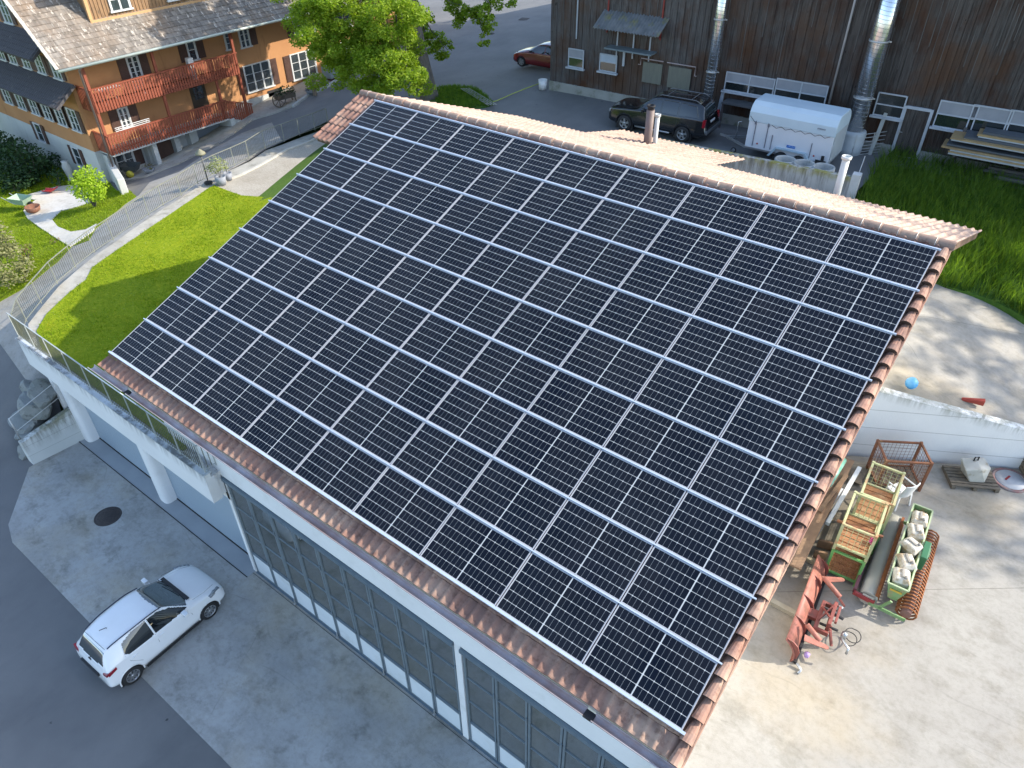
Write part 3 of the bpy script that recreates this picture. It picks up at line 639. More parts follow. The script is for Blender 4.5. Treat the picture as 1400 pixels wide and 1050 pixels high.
# boulders
bm_ = mat('grey_boulder', (.19, .21, .20), (.26, .27, .26), 2.5, .85, bump=.03, c3=(.10, .11, .10), s3=4)
bl = [(-8.75, -9.75, 1.55, 1.0, .8, .9, 'topmost boulder against the white parapet corner'), (-8.95, -10.2, 1.0, .9, .8, .75, 'large boulder below the parapet corner'), (-8.62, -10.35, .75, .8, .7, .6, 'boulder leaning on the wing wall'), (-9.3, -9.5, 1.75, .7, .8, .8, 'boulder at the road edge beside the parapet corner'),
      (-8.55, -9.55, 2.1, .7, .7, .9, 'upright boulder tucked under the parapet'), (-8.5, -10.75, .45, .6, .5, .5, 'smallest boulder at the foot of the wing wall')]
for i, (x, y, z, a, b, c, lb) in enumerate(bl):
    bm = bmesh.new(); bmesh.ops.create_icosphere(bm, subdivisions=3, radius=.5)
    r2 = np.random.RandomState(i); dirs = r2.normal(size=(9, 3)); dirs /= np.linalg.norm(dirs, axis=1)[:, None]
    for v in bm.verts:
        k = 1.0
        for d in dirs:
            t = v.co.normalized().dot(Vector(d)); k = min(k, .55 / t if t > .55 else 1.)
        v.co = Vector((v.co.x * a * k * 1.6, v.co.y * b * k * 1.6, v.co.z * c * k * 1.6))
    me = bpy.data.meshes.new('boulder'); bm.to_mesh(me); bm.free(); me.materials.append(bm_); o = bpy.data.objects.new('boulder', me); COL.objects.link(o)
    o.location = (x, y, z); o.rotation_euler = (0, .2 * i, i * 1.1); tag(o, 'grey ' + lb, 'boulder', 'boulders beside the terrace wall')
# ================= terrace railing =================
def railing(name, label, base, h, m, sp=.105, bar_r=.0075):
    r = thing(name, label, 'railing', base[0])
    top = MB(); bal = MB(); bot = MB()
    for i in range(len(base) - 1):
        a, b = Vector(base[i]), Vector(base[i + 1]); L = (b - a).length; up = Vector((0, 0, 1))
        top.bar(a + up * h, b + up * h, .032, .025)
        bot.bar(a + up * .1, b + up * .1, .02, .02)
        k = max(1, int(L / sp))
        for j in range(1, k): p = a.lerp(b, j / k); bal.tube([p + up * .1, p + up * h], bar_r, 4, caps=False)
    for p in base:
        pm_ = MB(); p = Vector(p); pm_.box(p + Vector((0, 0, h / 2 + .01)), (.035, .025, h + .0)); pm_.build('post', m, r)
    top.build('rail', m, r); bot.build('lower_rail', m, r); o = bal.build('balusters', M['bal'], r); return r
M['fence'] = mat('galvanised_fence', (.24, .25, .20), (.30, .30, .24), 4, .5, .35); M['bal'] = mat('railing_bars', (.10, .11, .08), (.14, .14, .10), 4, .5, .2)
railing('steel_railing', 'galvanised balustrade on the white parapet above the roller doors', [(-8.45 + i * 1.17, -9.38, 4.5) for i in range(9)] + [(2.05, -9.38, 4.5), (2.05, -9.04, 4.5)], .95, M['rail'], bar_r=.011)
railing('steel_railing', 'galvanised bar fence curving along the terrace lawn beside the sloping road', [(-8.45, -9.28, 4.45)] + [tuple(p) for p in FL[1:]], .93, M['fence'])
# ================= timber barn behind =================
BA = math.radians(3.0); bX = Vector((math.cos(BA), math.sin(BA), 0)); bY = Vector((-math.sin(BA), math.cos(BA), 0)); BO = Vector((-6.5, 18.44, 6.2)); UP = Vector((0, 0, 1))
def ob(px, py, off=0.): return atpl(px, py, BO - bY * off, bY)      # photo point on the barn front, off metres proud
def bc(p): d = p - BO; return d.dot(bX), d.z                       # -> along, height above base
def BP(u, h, off=0.): return BO + bX * u + UP * h - bY * off
BN = thing('timber_barn', 'large weathered dark timber barn with vertical boards behind the farm hall', 'barn', BO, BA)
def board_mat(name, cs, hu):
    n = NT(name); x, y, z = n.xyz(n.co('Object')); p = n.co('Object')
    cell = n.m('FLOOR', n.m('MULTIPLY', x, 1 / .19)); wv = n.white(n.vec(cell, n.m('FLOOR', n.m('MULTIPLY', z, .22)), 0.))
    col = n.mix(wv, cs[0], cs[1]); g = n.noise(n.vec(n.m('MULTIPLY', x, 26), n.m('MULTIPLY', y, 6), n.m('MULTIPLY', z, 1.2)), 1., 6, .7)
    col = n.mix(n.ramp(g, .35, .7), col, cs[2])
    col = n.mix(n.ramp(n.noise(n.vec(n.m('MULTIPLY', x, .8), 0., n.m('MULTIPLY', z, .5)), 1., 5, .65), .45, .68), col, hu)
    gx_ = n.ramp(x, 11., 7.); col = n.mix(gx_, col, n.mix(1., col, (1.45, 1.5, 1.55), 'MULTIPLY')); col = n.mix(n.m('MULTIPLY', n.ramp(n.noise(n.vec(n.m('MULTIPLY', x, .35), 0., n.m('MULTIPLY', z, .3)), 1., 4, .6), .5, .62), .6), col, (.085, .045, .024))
    kn = n.noise(n.vec(n.m('MULTIPLY', x, 5), 0., n.m('MULTIPLY', z, 3)), 1., 2, .5); col = n.mix(n.ramp(kn, .72, .76), col, (.012, .01, .008))
    n.bump(g, .7, .01); return n.out(col, .85, spec=.25)
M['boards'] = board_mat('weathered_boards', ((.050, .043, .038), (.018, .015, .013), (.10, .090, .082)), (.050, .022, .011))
mb = MB(); bt = MB(); u = 0.; i = 0; H = 8.2
while u < 30:
    wv = rng.uniform(.13, .22); d = .015 + .03 * (i % 2) + rng.uniform(0, .012)
    for h0, h1, dd in ((.45 + rng.uniform(-.02, .03), 2.35 + rng.uniform(-.03, .03), 0), (2.3 + rng.uniform(-.04, .02), H, .035)):
        mb.box(BP(u + wv / 2, (h0 + h1) / 2, (d + dd) / 2), (wv + .01 if i % 2 == 0 else wv - .02, d + dd, h1 - h0), BA)
    if rng.rand() < .5: a_ = rng.uniform(2.4, H - 2); b_ = min(H, a_ + rng.uniform(1, 5)); bt.box(BP(u + wv, (a_ + b_) / 2, .082), (.028, .03, b_ - a_), BA)
    u += wv; i += 1
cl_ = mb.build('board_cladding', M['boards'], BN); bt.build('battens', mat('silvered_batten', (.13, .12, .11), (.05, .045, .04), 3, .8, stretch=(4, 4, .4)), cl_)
mb = MB()
mb.box(BP(15, .22, -.05), (30, .3, .5), BA); mb.build('concrete_plinth', mat('barn_plinth', (.33, .33, .30), (.25, .25, .22), 1.5, .85, c3=(.14, .15, .10), s3=1.5), BN)
mb = MB(); mb.box(BP(15, H / 2, -.2 - 17), (29.9, 34.0, H - .1), BA)  # unseen depth drawn far back so the barn's shadow covers the rear road
mb.build('wall', M['boards'], BN)
mb = MB()
for s in (-1, 1):
    a = BP(-1, H + 5.2, -17); b = BP(31, H + 5.2, -17); c = BP(31, H - .3, -17 + s * 17.9); d = BP(-1, H - .3, -17 + s * 17.9)
    mb.add([a, b, c, d] + [v + UP * .15 for v in (a, b, c, d)], [(0, 1, 2, 3), (7, 6, 5, 4), (0, 4, 5, 1), (1, 5, 6, 2), (2, 6, 7, 3), (3, 7, 4, 0)])
for uu in (0, 30): mb.add([BP(uu, H - .2, 0), BP(uu, H - .2, -34.), BP(uu, H + 5.1, -17)], [(0, 1, 2)])
mb.build('roof', mat('barn_roof', (.2, .13, .1), None, 3), BN)
wfm = mat('window_frame_white', (.42, .45, .48), None, 3, .5)
bgl = glassy('barn_glass', (.012, .016, .017), .04, 1.7); blind = mat('window_blind', (.22, .235, .26), (.28, .29, .31), 2, .5); blind2 = mat('window_blind_white', (.40, .46, .52), None, 2, .6)
def bwin(c1, c2, split, m_up, name='window', sill=True, two=False):
    BP = lambda u, h, off=0.: BO + bX * u + UP * h - bY * (off + .045)
    u0, h1 = bc(ob(*c1, .1)); u1, h0 = bc(ob(*c2, .1))
    f = MB(); t = .05
    for a, b in ((u0, u0 + t), (u1 - t, u1)) + ((((u0 + u1) / 2 - t * .6, (u0 + u1) / 2 + t * .6),) if two else ()): f.box(BP((a + b) / 2, (h0 + h1) / 2, .09), (b - a, .06, h1 - h0), BA)
    hs = h0 + (h1 - h0) * split
    for a, b in ((h0, h0 + t), (h1 - t, h1), (hs - t / 2, hs + t / 2)): f.box(BP((u0 + u1) / 2, (a + b) / 2, .088), (u1 - u0 - .01, .055, b - a), BA)
    if sill: f.box(BP((u0 + u1) / 2, h0 - .04, .14), (u1 - u0 + .16, .16, .08), BA)
    o = f.build(name, wfm, BN)
    g = MB(); g.box(BP((u0 + u1) / 2, (h0 + hs) / 2, .075), (u1 - u0 - t, .03, hs - h0 - t), BA); g.build('pane', bgl, o)
    g = MB(); g.box(BP((u0 + u1) / 2, (hs + h1) / 2, .077), (u1 - u0 - t, .03, h1 - hs - t), BA); g.build('blind' if m_up else 'pane', m_up or bgl, o)
bwin((778, 65), (798, 94), .52, blind); bwin((821, 72), (843, 100), .55, blind2)
bwin((994, 97), (1056, 134), .48, blind, two=True); bwin((1063, 106), (1127, 146), .48, blind, two=True)
bwin((1202, 125), (1232, 163), .5, bgl)
bwin((1287, 136), (1327, 181), .5, blind); bwin((1332, 142), (1373, 188), .5, blind); bwin((1383, 149), (1430, 196), .5, blind)
# two pale sliding shutters with their curved rails
for (c1, c2) in (((880, 84), (903, 116)), ((915, 90), (942, 124))):
    u0, h1 = bc(ob(*c1, .1)); u1, h0 = bc(ob(*c2, .1)); g = MB(); g.box(BP((u0 + u1) / 2, (h0 + h1) / 2, .10), (u1 - u0, .05, h1 - h0), BA)
    o = g.build('shutter', mat('olive_shutter', (.17, .17, .13), (.14, .14, .115), 2, .8, stretch=(6, 6, 1)), BN)
    t = MB(); t.tube([BP(u0 - .25, h1 - .15, .16), BP(u0 - .12, h1 - .15, .16), BP(u0 - .12, h1 + .15, .16), BP(u1 + .05, h1 + .15, .16)] if c1[0] < 900 else [BP(u0 - .1, h1 + .15, .16), BP(u1 + .2, h1 + .15, .16), BP(u1 + .2, h1 - .25, .16), BP(u1 + .3, h1 - .25, .16)], .028, 6)
    t.build('sliding_rail', mat('pink_rail', (.40, .32, .30), None, 3), o)
# white framed door
u0, h1 = bc(ob(1234, 143, .1)); u1, h0 = bc(ob(1256, 213, .1)); u0 = bc(ob(1217, 208, .1))[0]; h0 = .02
f = MB(); t = .11
for a in (u0, u1 - t): f.box(BP(a + t / 2, (h0 + h1) / 2, .11), (t, .08, h1 - h0), BA)
for a in (h0, h1 - t): f.box(BP((u0 + u1) / 2, a + t / 2, .108), (u1 - u0 - .01, .08, t), BA)
dd = f.build('door', wfm, BN)
g = MB(); g.box(BP((u0 + u1) / 2, (h0 + h1) / 2, .09), (u1 - u0 - t, .03, h1 - h0 - t), BA); g.build('door_leaf', M['boards'], dd)
g = MB(); g.box(BP(u0 + .1, 1.1, .17), (.05, .04, .2), BA); g.box(BP(u0 + .16, 1.12, .2), (.14, .02, .02), BA); g.build('handle', M['steel'], dd)
# corrugated lean-to canopy
a = ob(826, 13, .05); b = ob(916, 24, .05); ua, ha = bc(a); ub, hb = bc(b); hm = (ha + hb) / 2
g = MB(); n = 90; vs = []
lo = BO + bX * ua + UP * (hm - .55)
for j, (off, dz) in enumerate(((.05, 0), (1.15, -.62), (1.15, -.635), (.05, -.015))):
    for i in range(n + 1): u = ua + (ub - ua) * i / n; vs.append(BP(u, hm + dz + .035 * math.sin(u * 2 * math.pi / .16), off))
g.add(vs, [(j * (n + 1) + i, j * (n + 1) + i + 1, (j + 1) * (n + 1) + i + 1, (j + 1) * (n + 1) + i) for j in range(3) for i in range(n)], 0, True)
cor = mat('mossy_corrugated_sheet', (.16, .165, .17), (.09, .10, .105), 3, .85, c3=(.17, .16, .07), s3=1.6, t3=.6); cano = g.build('canopy', cor, BN)
g = MB()
for u in (ua + .25, ub - .35): g.bar(BP(u, hm - .9, .06), BP(u, hm - .55, 1.0), .06, .08); g.bar(BP(u, hm - 1.0, .1), BP(u, hm + 1.3, .1), .07, .05)
g.each('red_bracket', mat('red_timber', (.22, .03, .02), None, 3), cano)
a = bc(ob(832, 63, .3)); b = bc(ob(896, 67, .3)); g = MB(); g.box(BP((a[0] + b[0]) / 2, a[1] + .0, .42), (b[0] - a[0], .7, .07), BA); sh = g.build('shelf', mat('grey_shelf', (.13, .17, .18), (.17, .2, .21), 2, .8), BN)
g = MB()
for k in (.15, .5, .85): g.box(BP(a[0] + (b[0] - a[0]) * k, a[1] + .1, .12), (.06, .06, 1.1), BA)
g.each('shelf_post', wfm, sh)
g = MB(); g.box(BP(bc(ob(853, 78, .1))[0], bc(ob(853, 78, .1))[1], .1), (.12, .05, .85), BA); g.build('white_board', wfm, BN)
# downpipes and ledges
g = MB(); p = bc(ob(1135, 135, .15)); g.tube([BP(p[0], p[1] - .2, .15), BP(p[0], H, .15)], .05, 8); g.build('downpipe', mat('pale_downpipe', (.34, .32, .31), None, 3, .5), BN)
g = MB(); p = bc(ob(788, 53, .1)); g.box(BP(p[0], (p[1] + H) / 2, .11), (.06, .04, H - p[1]), BA); g.build('white_strip', wfm, BN)
# big spiral ducts
def duct_mat():
    n = NT('spiral_duct'); x, y, z = n.xyz(n.pos()); t = n.m('FRACT', n.m('ADD', n.m('MULTIPLY', z, 6.5), n.m('MULTIPLY', x, .9)))
    n.bump(n.m('LESS_THAN', t, .12), .8, .01); return n.out(n.mix(n.m('LESS_THAN', t, .1), (.62, .64, .66), (.42, .44, .46)), .22, .9)
dm = duct_mat()
def duct(px, py, r, off, h0, label):
    p = ob(px, py, off); u, h = bc(p); q = BP(u, h0, off); t = thing('ventilation_duct', label, 'duct', q, 0, 'shiny metal ducts on the barn front')
    f = MB(); f.tube([BP(u, h0, off), BP(u, 8.6, off)], r, 28); f.build('pipe', dm, t)
    c = MB()
    for hh in (2.4, 4.6, 6.4): c.lathe(BP(u, hh, off), [(r, -.03), (r + .02, -.03), (r + .02, .03), (r, .03)], 24); c.box(BP(u + r + .05, hh, off - .02), (.1, .03, .05), BA)
    c.build('clamp', M['steel'], t); return u
duct(985, 20, .24, .6, .4, 'shiny metal duct rising behind the black off-road car')
u2 = duct(1184, 120, .37, .75, 1.0, 'wide shiny metal duct rising from the grey barrel beside the white trailer')
t = thing('barrel', 'pale grey ribbed plastic barrel below the wide metal duct', 'barrel', BP(u2, 0, .75))
f = MB(); f.lathe(BP(u2, 0, .75), [(0, 0), (.46, 0), (.5, .05), (.52, .3), (.5, .33), (.53, .6), (.51, .63), (.53, .9), (.5, 1.02), (.42, 1.05), (.0, 1.05)], 28); f.build('body', mat('grey_barrel', (.42, .45, .46), (.36, .39, .4), 3, .5), t)
# hurdle gate
a = Vector(at(1163, 216, z=6.2)); b = Vector(at(1213, 209, z=6.2))
t = thing('hurdle', 'galvanised sheep hurdle leaning beside the barn door', 'hurdle', a)
f = MB()
for p in (a, a.lerp(b, .48), b): f.tube([p, p + UP * 1.0], .022, 6)
f.each('post', M['steel'], t); f = MB()
for h in (.1, .22, .34, .48, .64, .82, .98): f.tube([a + UP * h, b + UP * h], .015, 6)
f.each('rail', M['steel'], t)
t = thing('leaning_post', 'white plastic profile leaning against the barn between the duct and the door', 'board', BP(u2 + .95, 0, .3))
f = MB(); f.bar(BP(u2 + .85, 0, .55), BP(u2 + .95, 1.75, .12), .14, .08); f.build('profile', mat('cream_profile', (.45, .46, .42), None, 3), t)
t = tag(MB().bar(ob(975, 178, .3), ob(988, 126, .1), .1, .05).bar(ob(979, 178, .3) , ob(990, 126, .1), .06, .05).build('leaning_board', wfm), 'narrow white board leaning on the barn behind the black car', 'board')
# workbench against the plinth
a = ob(990, 138, .5); b = ob(1026, 142, .5); ua, ha = bc(a); ub, hb = bc(b); ub += .8
t = thing('workbench', 'dark plank workbench under the barn window beside the trailer', 'bench', BP(ua, 0, .5))
f = MB(); f.box(BP((ua + ub) / 2, ha, .45), (ub - ua, .8, .06), BA); f.build('top', mat('bench_board', (.06, .065, .07), (.09, .09, .09), 3, .8), t)
for u in (ua + .06, ub - .06): f = MB(); f.box(BP(u, ha / 2, .75), (.08, .08, ha), BA); f.build('leg', mat('bench_leg', (.10, .08, .075), None, 3), t)
# timber rack at the right
uR, hR = bc(ob(1300, 192, .5)); rk = thing('timber_rack', 'cantilever rack stacked with long boards and beams along the barn front', 'rack', BP(uR, 0, .5))
wood = mat('rack_timber', (.11, .105, .10), (.075, .07, .068), 2, .85, stretch=(.6, 6, 6))
f = MB()
for k in range(4):
    u = uR + .35 + k * 2.2
    f.bar(BP(u, 0, .25), BP(u, 1.75, .25), .12, .1); f.bar(BP(u, .45, .2), BP(u - .0, .95, 1.1), .1, .08); f.bar(BP(u, .95, .2), BP(u, .95, 1.35), .1, .08)
f.each('rack_frame', wood, rk)
pale = mat('fresh_edge', (.36, .25, .11), (.30, .2, .1), 3, .7); alu = mat('board_edge_pale', (.38, .40, .40), None, 3, .5); grey = mat('grey_sheet_stack', (.085, .095, .105), (.06, .07, .08), 2, .7, stretch=(.5, 8, 8))
lay = [(.62, 1.02, .2, 1.4, .06, alu), (.60, 1.08, .25, 1.38, .05, pale), (.64, 1.14, .25, 1.34, .06, alu), (.3, 1.21, .35, 1.36, .05, pale), (.45, 1.30, .3, 1.25, .07, grey), (.55, 1.52, .2, 1.3, .05, alu), (.5, 1.57, .3, 1.3, .05, pale), (.95, 1.64, .2, 1.1, .08, grey), (1.4, 1.72, .15, 1.0, .05, alu), (1.35, 1.78, .2, 1.0, .07, pale), (1.5, 1.86, .2, .9, .08, grey)]
for i, (du, h, y0, y1, th, mm) in enumerate(lay):
    o = tag(MB().box(BP(uR + du - .5 + 6, h, (y0 + y1) / 2), (12, y1 - y0, th), BA).build('long_board', mm), ['pale-edged', 'ochre-edged', 'flat pale', 'long ochre', 'dark grey', 'thin pale', 'narrow ochre', 'wide dark', 'short pale', 'upper ochre', 'top dark grey'][i] + ' board layer ' + ['at the bottom of the rack stack', 'second from the bottom of the rack stack', 'third from the bottom of the rack stack', 'fourth from the bottom of the rack stack', 'in the gap of the rack stack', 'just above the gap in the rack stack', 'second above the gap in the rack stack', 'third above the gap in the rack stack', 'third from the top of the rack stack', 'second from the top of the rack stack', 'on top of the rack stack'][i], 'board', 'boards on the timber rack')
for i in range(7):
    o = tag(MB().box(BP(uR + 1.2 + i * .15 + 5, .18 + .13 * (i % 4), .45 + .28 * (i // 2)), (10, .16, .1), BA + rng.uniform(-.01, .01)).build('beam', wood), 'weathered beam lying below the rack, ' + ['nearest the barn wall, lowest', 'nearest the barn wall, second layer', 'second row from the wall, raised', 'second row from the wall, topmost', 'third row from the wall, on the ground', 'third row from the wall, upper', 'outermost beside the tall grass'][i], 'beam', 'beams lying under the rack')
# mossy wall behind our roof with concrete rings
t = thing('concrete_wall', 'low mossy concrete wall between the roof and the white trailer', 'wall', (8, 13.4, 5))
wl = [at(1011, 213, z=7.2), at(1170, 244, z=7.2)]; d = (wl[1] - wl[0]).normalized(); s0 = wl[0] - d * 3.6; s1 = wl[1]
nrm = Vector((-d.y, d.x, 0)); f = MB(); f.add([s0 - UP * 5, s1 - UP * 5, s1 + nrm * .22 - UP * 5, s0 + nrm * .22 - UP * 5, s0, s1, s1 + nrm * .22, s0 + nrm * .22], [(0, 3, 2, 1), (4, 5, 6, 7), (0, 1, 5, 4), (1, 2, 6, 5), (2, 3, 7, 6), (3, 0, 4, 7)])
f.build('wall', M['mosswall'], t)
f = MB(); f.box(s1 + nrm * .1 + UP * -.35, (.3, .35, 1.0), math.atan2(d.y, d.x)); f.build('end_post', mat('white_end_post', (.6, .6, .58), None, 3), t)
f = MB(); f.tube([s1 + nrm * .3 + UP * -.3, s1 + nrm * .9 + UP * .55], .018, 6); tag(f.build('thin_rod', M['steel']), 'thin metal rod standing at the end of the mossy wall', 'rod')
rm_ = mat('concrete_ring', (.46, .46, .43), (.38, .38, .36), 3, .85, c3=(.25, .26, .22), s3=3)
for i, (px, py) in enumerate(((1074, 217), (1100, 222.5), (1127, 227.5))):
    p = at(px, py, y=14.25); hh_ = p.z - 6.2; p = Vector((p.x, p.y, 6.2)); r = .42
    t = thing('concrete_ring', ['left', 'middle', 'right'][i] + ' one of the three round concrete shaft rings on the mossy wall', 'shaft ring', p, 0, 'concrete shaft rings by the trailer')
    f = MB(); f.lathe(p, [(r, 0), (r, hh_ - .02), (r - .02, hh_), (r - .06, hh_), (r - .08, hh_ - .04), (r - .08, 0)], 32); f.build('ring', rm_, t)
    f = MB(); f.lathe(p, [(0, hh_ - .3), (r - .07, hh_ - .3)], 24); f.build('fill', mat('ring_fill', (.12, .13, .12), (.07, .08, .07), 6), t)
# flower bucket and garden hose
p = Vector(at(742, 122, z=6.2)); t = thing('flower_bucket', 'white bucket with a small plant at the barn corner', 'bucket', p)
f = MB(); f.lathe(p, [(0, 0), (.2, 0), (.24, .5), (.22, .5), (.2, .42), (0, .42)], 20); f.build('bucket', M['plastic_white'], t)
hs = [at(742, 114, z=6.25), at(720, 122, z=6.2), at(700, 130, z=6.15), at(680, 139, z=6.1), at(668, 144, z=6.0)]
tag(MB().tube([Vector((q.x, q.y, max(q.z, T(q.x, q.y)) + .06)) for q in hs], .022, 6).build('garden_hose', mat('yellow_hose', (.42, .48, .06), None, 3, .5)), 'yellow-green garden hose running from the bucket to the tree island', 'hose')
# lattice lying on the island
t = thing('lattice', 'pale wooden lattice lying on the grass island under the tree', 'lattice', onT(645, 128))
f = MB(); a, b, c = onT(630, 121, .2), onT(668, 144, .2), onT(640, 120, .2); e = (b - a); g2 = (c - a)
for k in range(9): f.bar(a + e * (k / 9.), a + e * (k / 9.) + g2 + e * .1, .03, .02)
for k in range(4): f.bar(a + g2 * (k / 3.), a + e + g2 * (k / 3.), .03, .02)
f.build('slats', mat('lattice_wood', (.34, .34, .32), None, 3), t)
# manholes
def manhole(p, r, m, lb):
    t = thing('manhole_cover', lb, 'manhole', p); f = MB(); f.lathe(p, [(0, .012), (r * .86, .012), (r * .88, .004), (r * .92, .012), (r, .012), (r + .01, 0)], 36)
    f.build('cover', m, t)
    q = MB()
    for i in range(-5, 6):
        for j in range(-5, 6):
            if i * i + j * j < 26 and (i + j) % 2 == 0: q.box(Vector(p) + Vector((i * r * .16, j * r * .16, .016)), (r * .1, r * .1, .008))
    q.build('studs', m, t)
iron = mat('rusty_iron', (.035, .03, .03), (.055, .045, .04), 8, .8)
mp_ = at(147.5, 706, z=.03); mp_.z = .032; manhole(mp_, .42, iron, 'round rusty manhole cover in the front concrete yard')
q = onT(671, 46, .01); manhole(q, .3, iron, 'small round manhole cover in the road behind the tree')
q = onT(718, 26, .01); t = thing('drain_grate', 'square iron drain grate in the road behind the barn corner', 'drain', q); MB().box(q, (.8, .8, .02), .3).build('grate', iron, t)
# ================= vehicles =================
def chaikin_open(pts, k=2):
    for _ in range(k):
        q = [pts[0]]
        for a, b in zip(pts[:-1], pts[1:]): q += [a * .75 + b * .25, a * .25 + b * .75]
        q.append(pts[-1]); pts = q
    return pts
def pchip(xs, ys, x):
    xs = np.array(xs, float); ys = np.array(ys, float); h = np.diff(xs); d = np.diff(ys) / h; m = np.zeros(len(xs))
    for i in range(1, len(xs) - 1):
        if d[i - 1] * d[i] > 0: w1 = 2 * h[i] + h[i - 1]; w2 = h[i] + 2 * h[i - 1]; m[i] = (w1 + w2) / (w1 / d[i - 1] + w2 / d[i])
    m[0] = d[0]; m[-1] = d[-1]; k = np.clip(np.searchsorted(xs, x) - 1, 0, len(h) - 1); t = (x - xs[k]) / h[k]
    return ys[k] * (1 + 2 * t) * (1 - t) ** 2 + m[k] * h[k] * t * (1 - t) ** 2 + ys[k + 1] * t * t * (3 - 2 * t) + m[k + 1] * h[k] * t * t * (t - 1)
tyre_m = mat('tyre_rubber', (.018, .018, .019), None, 5, .8); hub_m = mat('wheel_alloy', (.38, .39, .40), (.3, .31, .32), 8, .3, .7); trimb = mat('black_trim', (.015, .015, .017), None, 5, .5)
cgl = glassy('car_glass', (.006, .008, .010), .02, 1.5, .02); cgl2 = glassy('screen_glass', (.02, .03, .034), .02, 2.1, .03)
redl = mat('tail_light_red', (.30, .01, .02), None, 5, .15, coat=.6); hl = mat('head_light', (.35, .38, .40), (.1, .11, .12), 14, .1, coat=.8)
def wheel(t, x, y, r, wd, spokes, side):
    w = MB(); prof_ = [(r * .62, -wd / 2), (r * .9, -wd / 2), (r * .985, -wd * .36), (r, -wd * .2), (r, wd * .2), (r * .985, wd * .36), (r * .9, wd / 2), (r * .62, wd / 2)]
    w.lathe((x, y, r), prof_, 32, ax='y'); wo = w.build('wheel', tyre_m, t, local=True)
    h = MB(); ys = y + side * wd * .42; h.lathe((x, ys, r), [(0, side * .02), (r * .16, side * .02), (r * .18, 0), (r * .2, -side * .03)], 16, ax='y')
    h.lathe((x, ys, r), [(r * .56, -side * .03), (r * .58, side * .015), (r * .64, side * .02), (r * .66, -side * .02)], 32, ax='y')
    h.lathe((x, ys, r), [(0, -side * .06), (r * .6, -side * .06)], 24, ax='y', mi=1)
    for k in range(spokes):
        a = 2 * math.pi * k / spokes + .3; c = Vector((math.cos(a), 0, math.sin(a)))
        h.bar(Vector((x, ys - side * .005, r)) + c * r * .12, Vector((x, ys, r)) + c * r * .6, r * (.26 if spokes < 7 else .15), .03, up=(0, 1, 0))
    h.build('rim', [hub_m, trimb], wo, local=True)
def car(name, label, loc, rz, st, paint, L, Wd, wr, axles, sidewin, ws, rw, roofx, spokes=7, rails=False, wheelw=.2, rear_plate=None, tall=False, seams=(), front=True, black_roof_line=False, sx=1.):
    L = L * sx; sc_ = lambda pl: [(p[0] * sx, p[1]) for p in pl]; sidewin = [sc_(q) for q in sidewin]; ws = sc_(ws); rw = (sc_(rw[0]), rw[1]); seams = [sc_(q) for q in seams]
    # st stations: x (0 front .. L rear), ztop, zshoulder, wtop, wsh, wmax, zmid, zsill, wsill ; local x points to the FRONT
    t = thing(name, label, 'car', loc, rz)
    st = np.array(st, float); st[:, 0] *= sx; xs = st[:, 0]; NX = 230; X = np.unique(np.concatenate([np.linspace(0, L, NX), [a + d for a in axles for d in (-wr * 1.15, wr * 1.15)]]))
    P = [[pchip(xs, st[:, k], x) for x in X] for k in range(1, 9)]; rings = []
    for i, x in enumerate(X):
        zt, zs, wt, wsh, wm, zm, zl, wl = [P[k][i] for k in range(8)]
        k = [np.array(v) for v in ((0, zt), (wt * .5, zt - .008), (wt * .93, zt - .03), (wt, zt - .06), ((wt + wsh) / 2 + .012, (zt + zs) / 2 - .02), (wsh, zs), (wsh + .012, zs - .03), (wm, zm), (wm, (zm + zl) / 2), (wl, zl), (wl * .8, zl - .02), (0, zl - .02))]
        rings.append(chaikin_open(k, 3))
    n = len(rings[0]); V = []
    xf = lambda x: L / 2 - x
    for i, x in enumerate(X):
        for (y, z) in rings[i]: V.append((x, y, z))
    body, g_side, g_ws, g_rw = [], [], [], []
    for i in range(len(X) - 1):
        for j in range(n - 1):
            q = (i * n + j, i * n + j + 1, (i + 1) * n + j + 1, (i + 1) * n + j)
            c = np.mean([V[a] for a in q], axis=0); x, y, z = c
            arch = any((x - a) ** 2 + (z - wr) ** 2 < (wr * 1.16) ** 2 for a in axles) and y > Wd / 2 - .26 and z < wr * 2.15
            if arch: continue
            if z < .14 + P[6][i] - .13 and False: continue
            if inside(x, z, sidewin[0]) and y > .3 and j > 10: g_side.append(q)
            elif len(sidewin) > 1 and inside(x, z, sidewin[1]) and y > .3 and j > 10: g_side.append(q)
            elif len(sidewin) > 2 and inside(x, z, sidewin[2]) and y > .3 and j > 10: g_side.append(q)
            elif inside(x, y, ws) and z > .8: g_ws.append(q)
            elif inside(x, y, rw[0]) and z > rw[1]: g_rw.append(q)
            else: body.append(q)
    def part(nm, faces, m, off=0., sides=(1, -1)):
        used = sorted({a for f in faces for a in f}); ix = {a: k for k, a in enumerate(used)}; mb = MB()
        for sgn in sides: mb.add([(xf(V[a][0]), sgn * (V[a][1] + off), V[a][2]) for a in used], [tuple(ix[a] for a in f) for f in faces], 0, True)
        me_ = mb.build(nm, m, t, local=True, recalc=False)
        bm = bmesh.new(); bm.from_mesh(me_.data); bmesh.ops.remove_doubles(bm, verts=bm.verts, dist=.0008); bmesh.ops.recalc_face_normals(bm, faces=bm.faces); bm.to_mesh(me_.data); bm.free()
        return me_
    # end caps
    capf = [tuple(range(n)), tuple(range((len(X) - 1) * n, len(X) * n))]
    b = part('body', body + capf, paint)
    so = b.modifiers.new('solid', 'SOLIDIFY'); so.thickness = .02; so.offset = -1
    if g_side:
        for sw_ in sidewin:
            gs = [q for q in g_side if inside(np.mean([V[a][0] for a in q]), np.mean([V[a][2] for a in q]), sw_)]
            for sg in (1, -1): part('side_window', gs, cgl, sides=(sg,))
    if g_ws: part('windscreen', g_ws, cgl2)
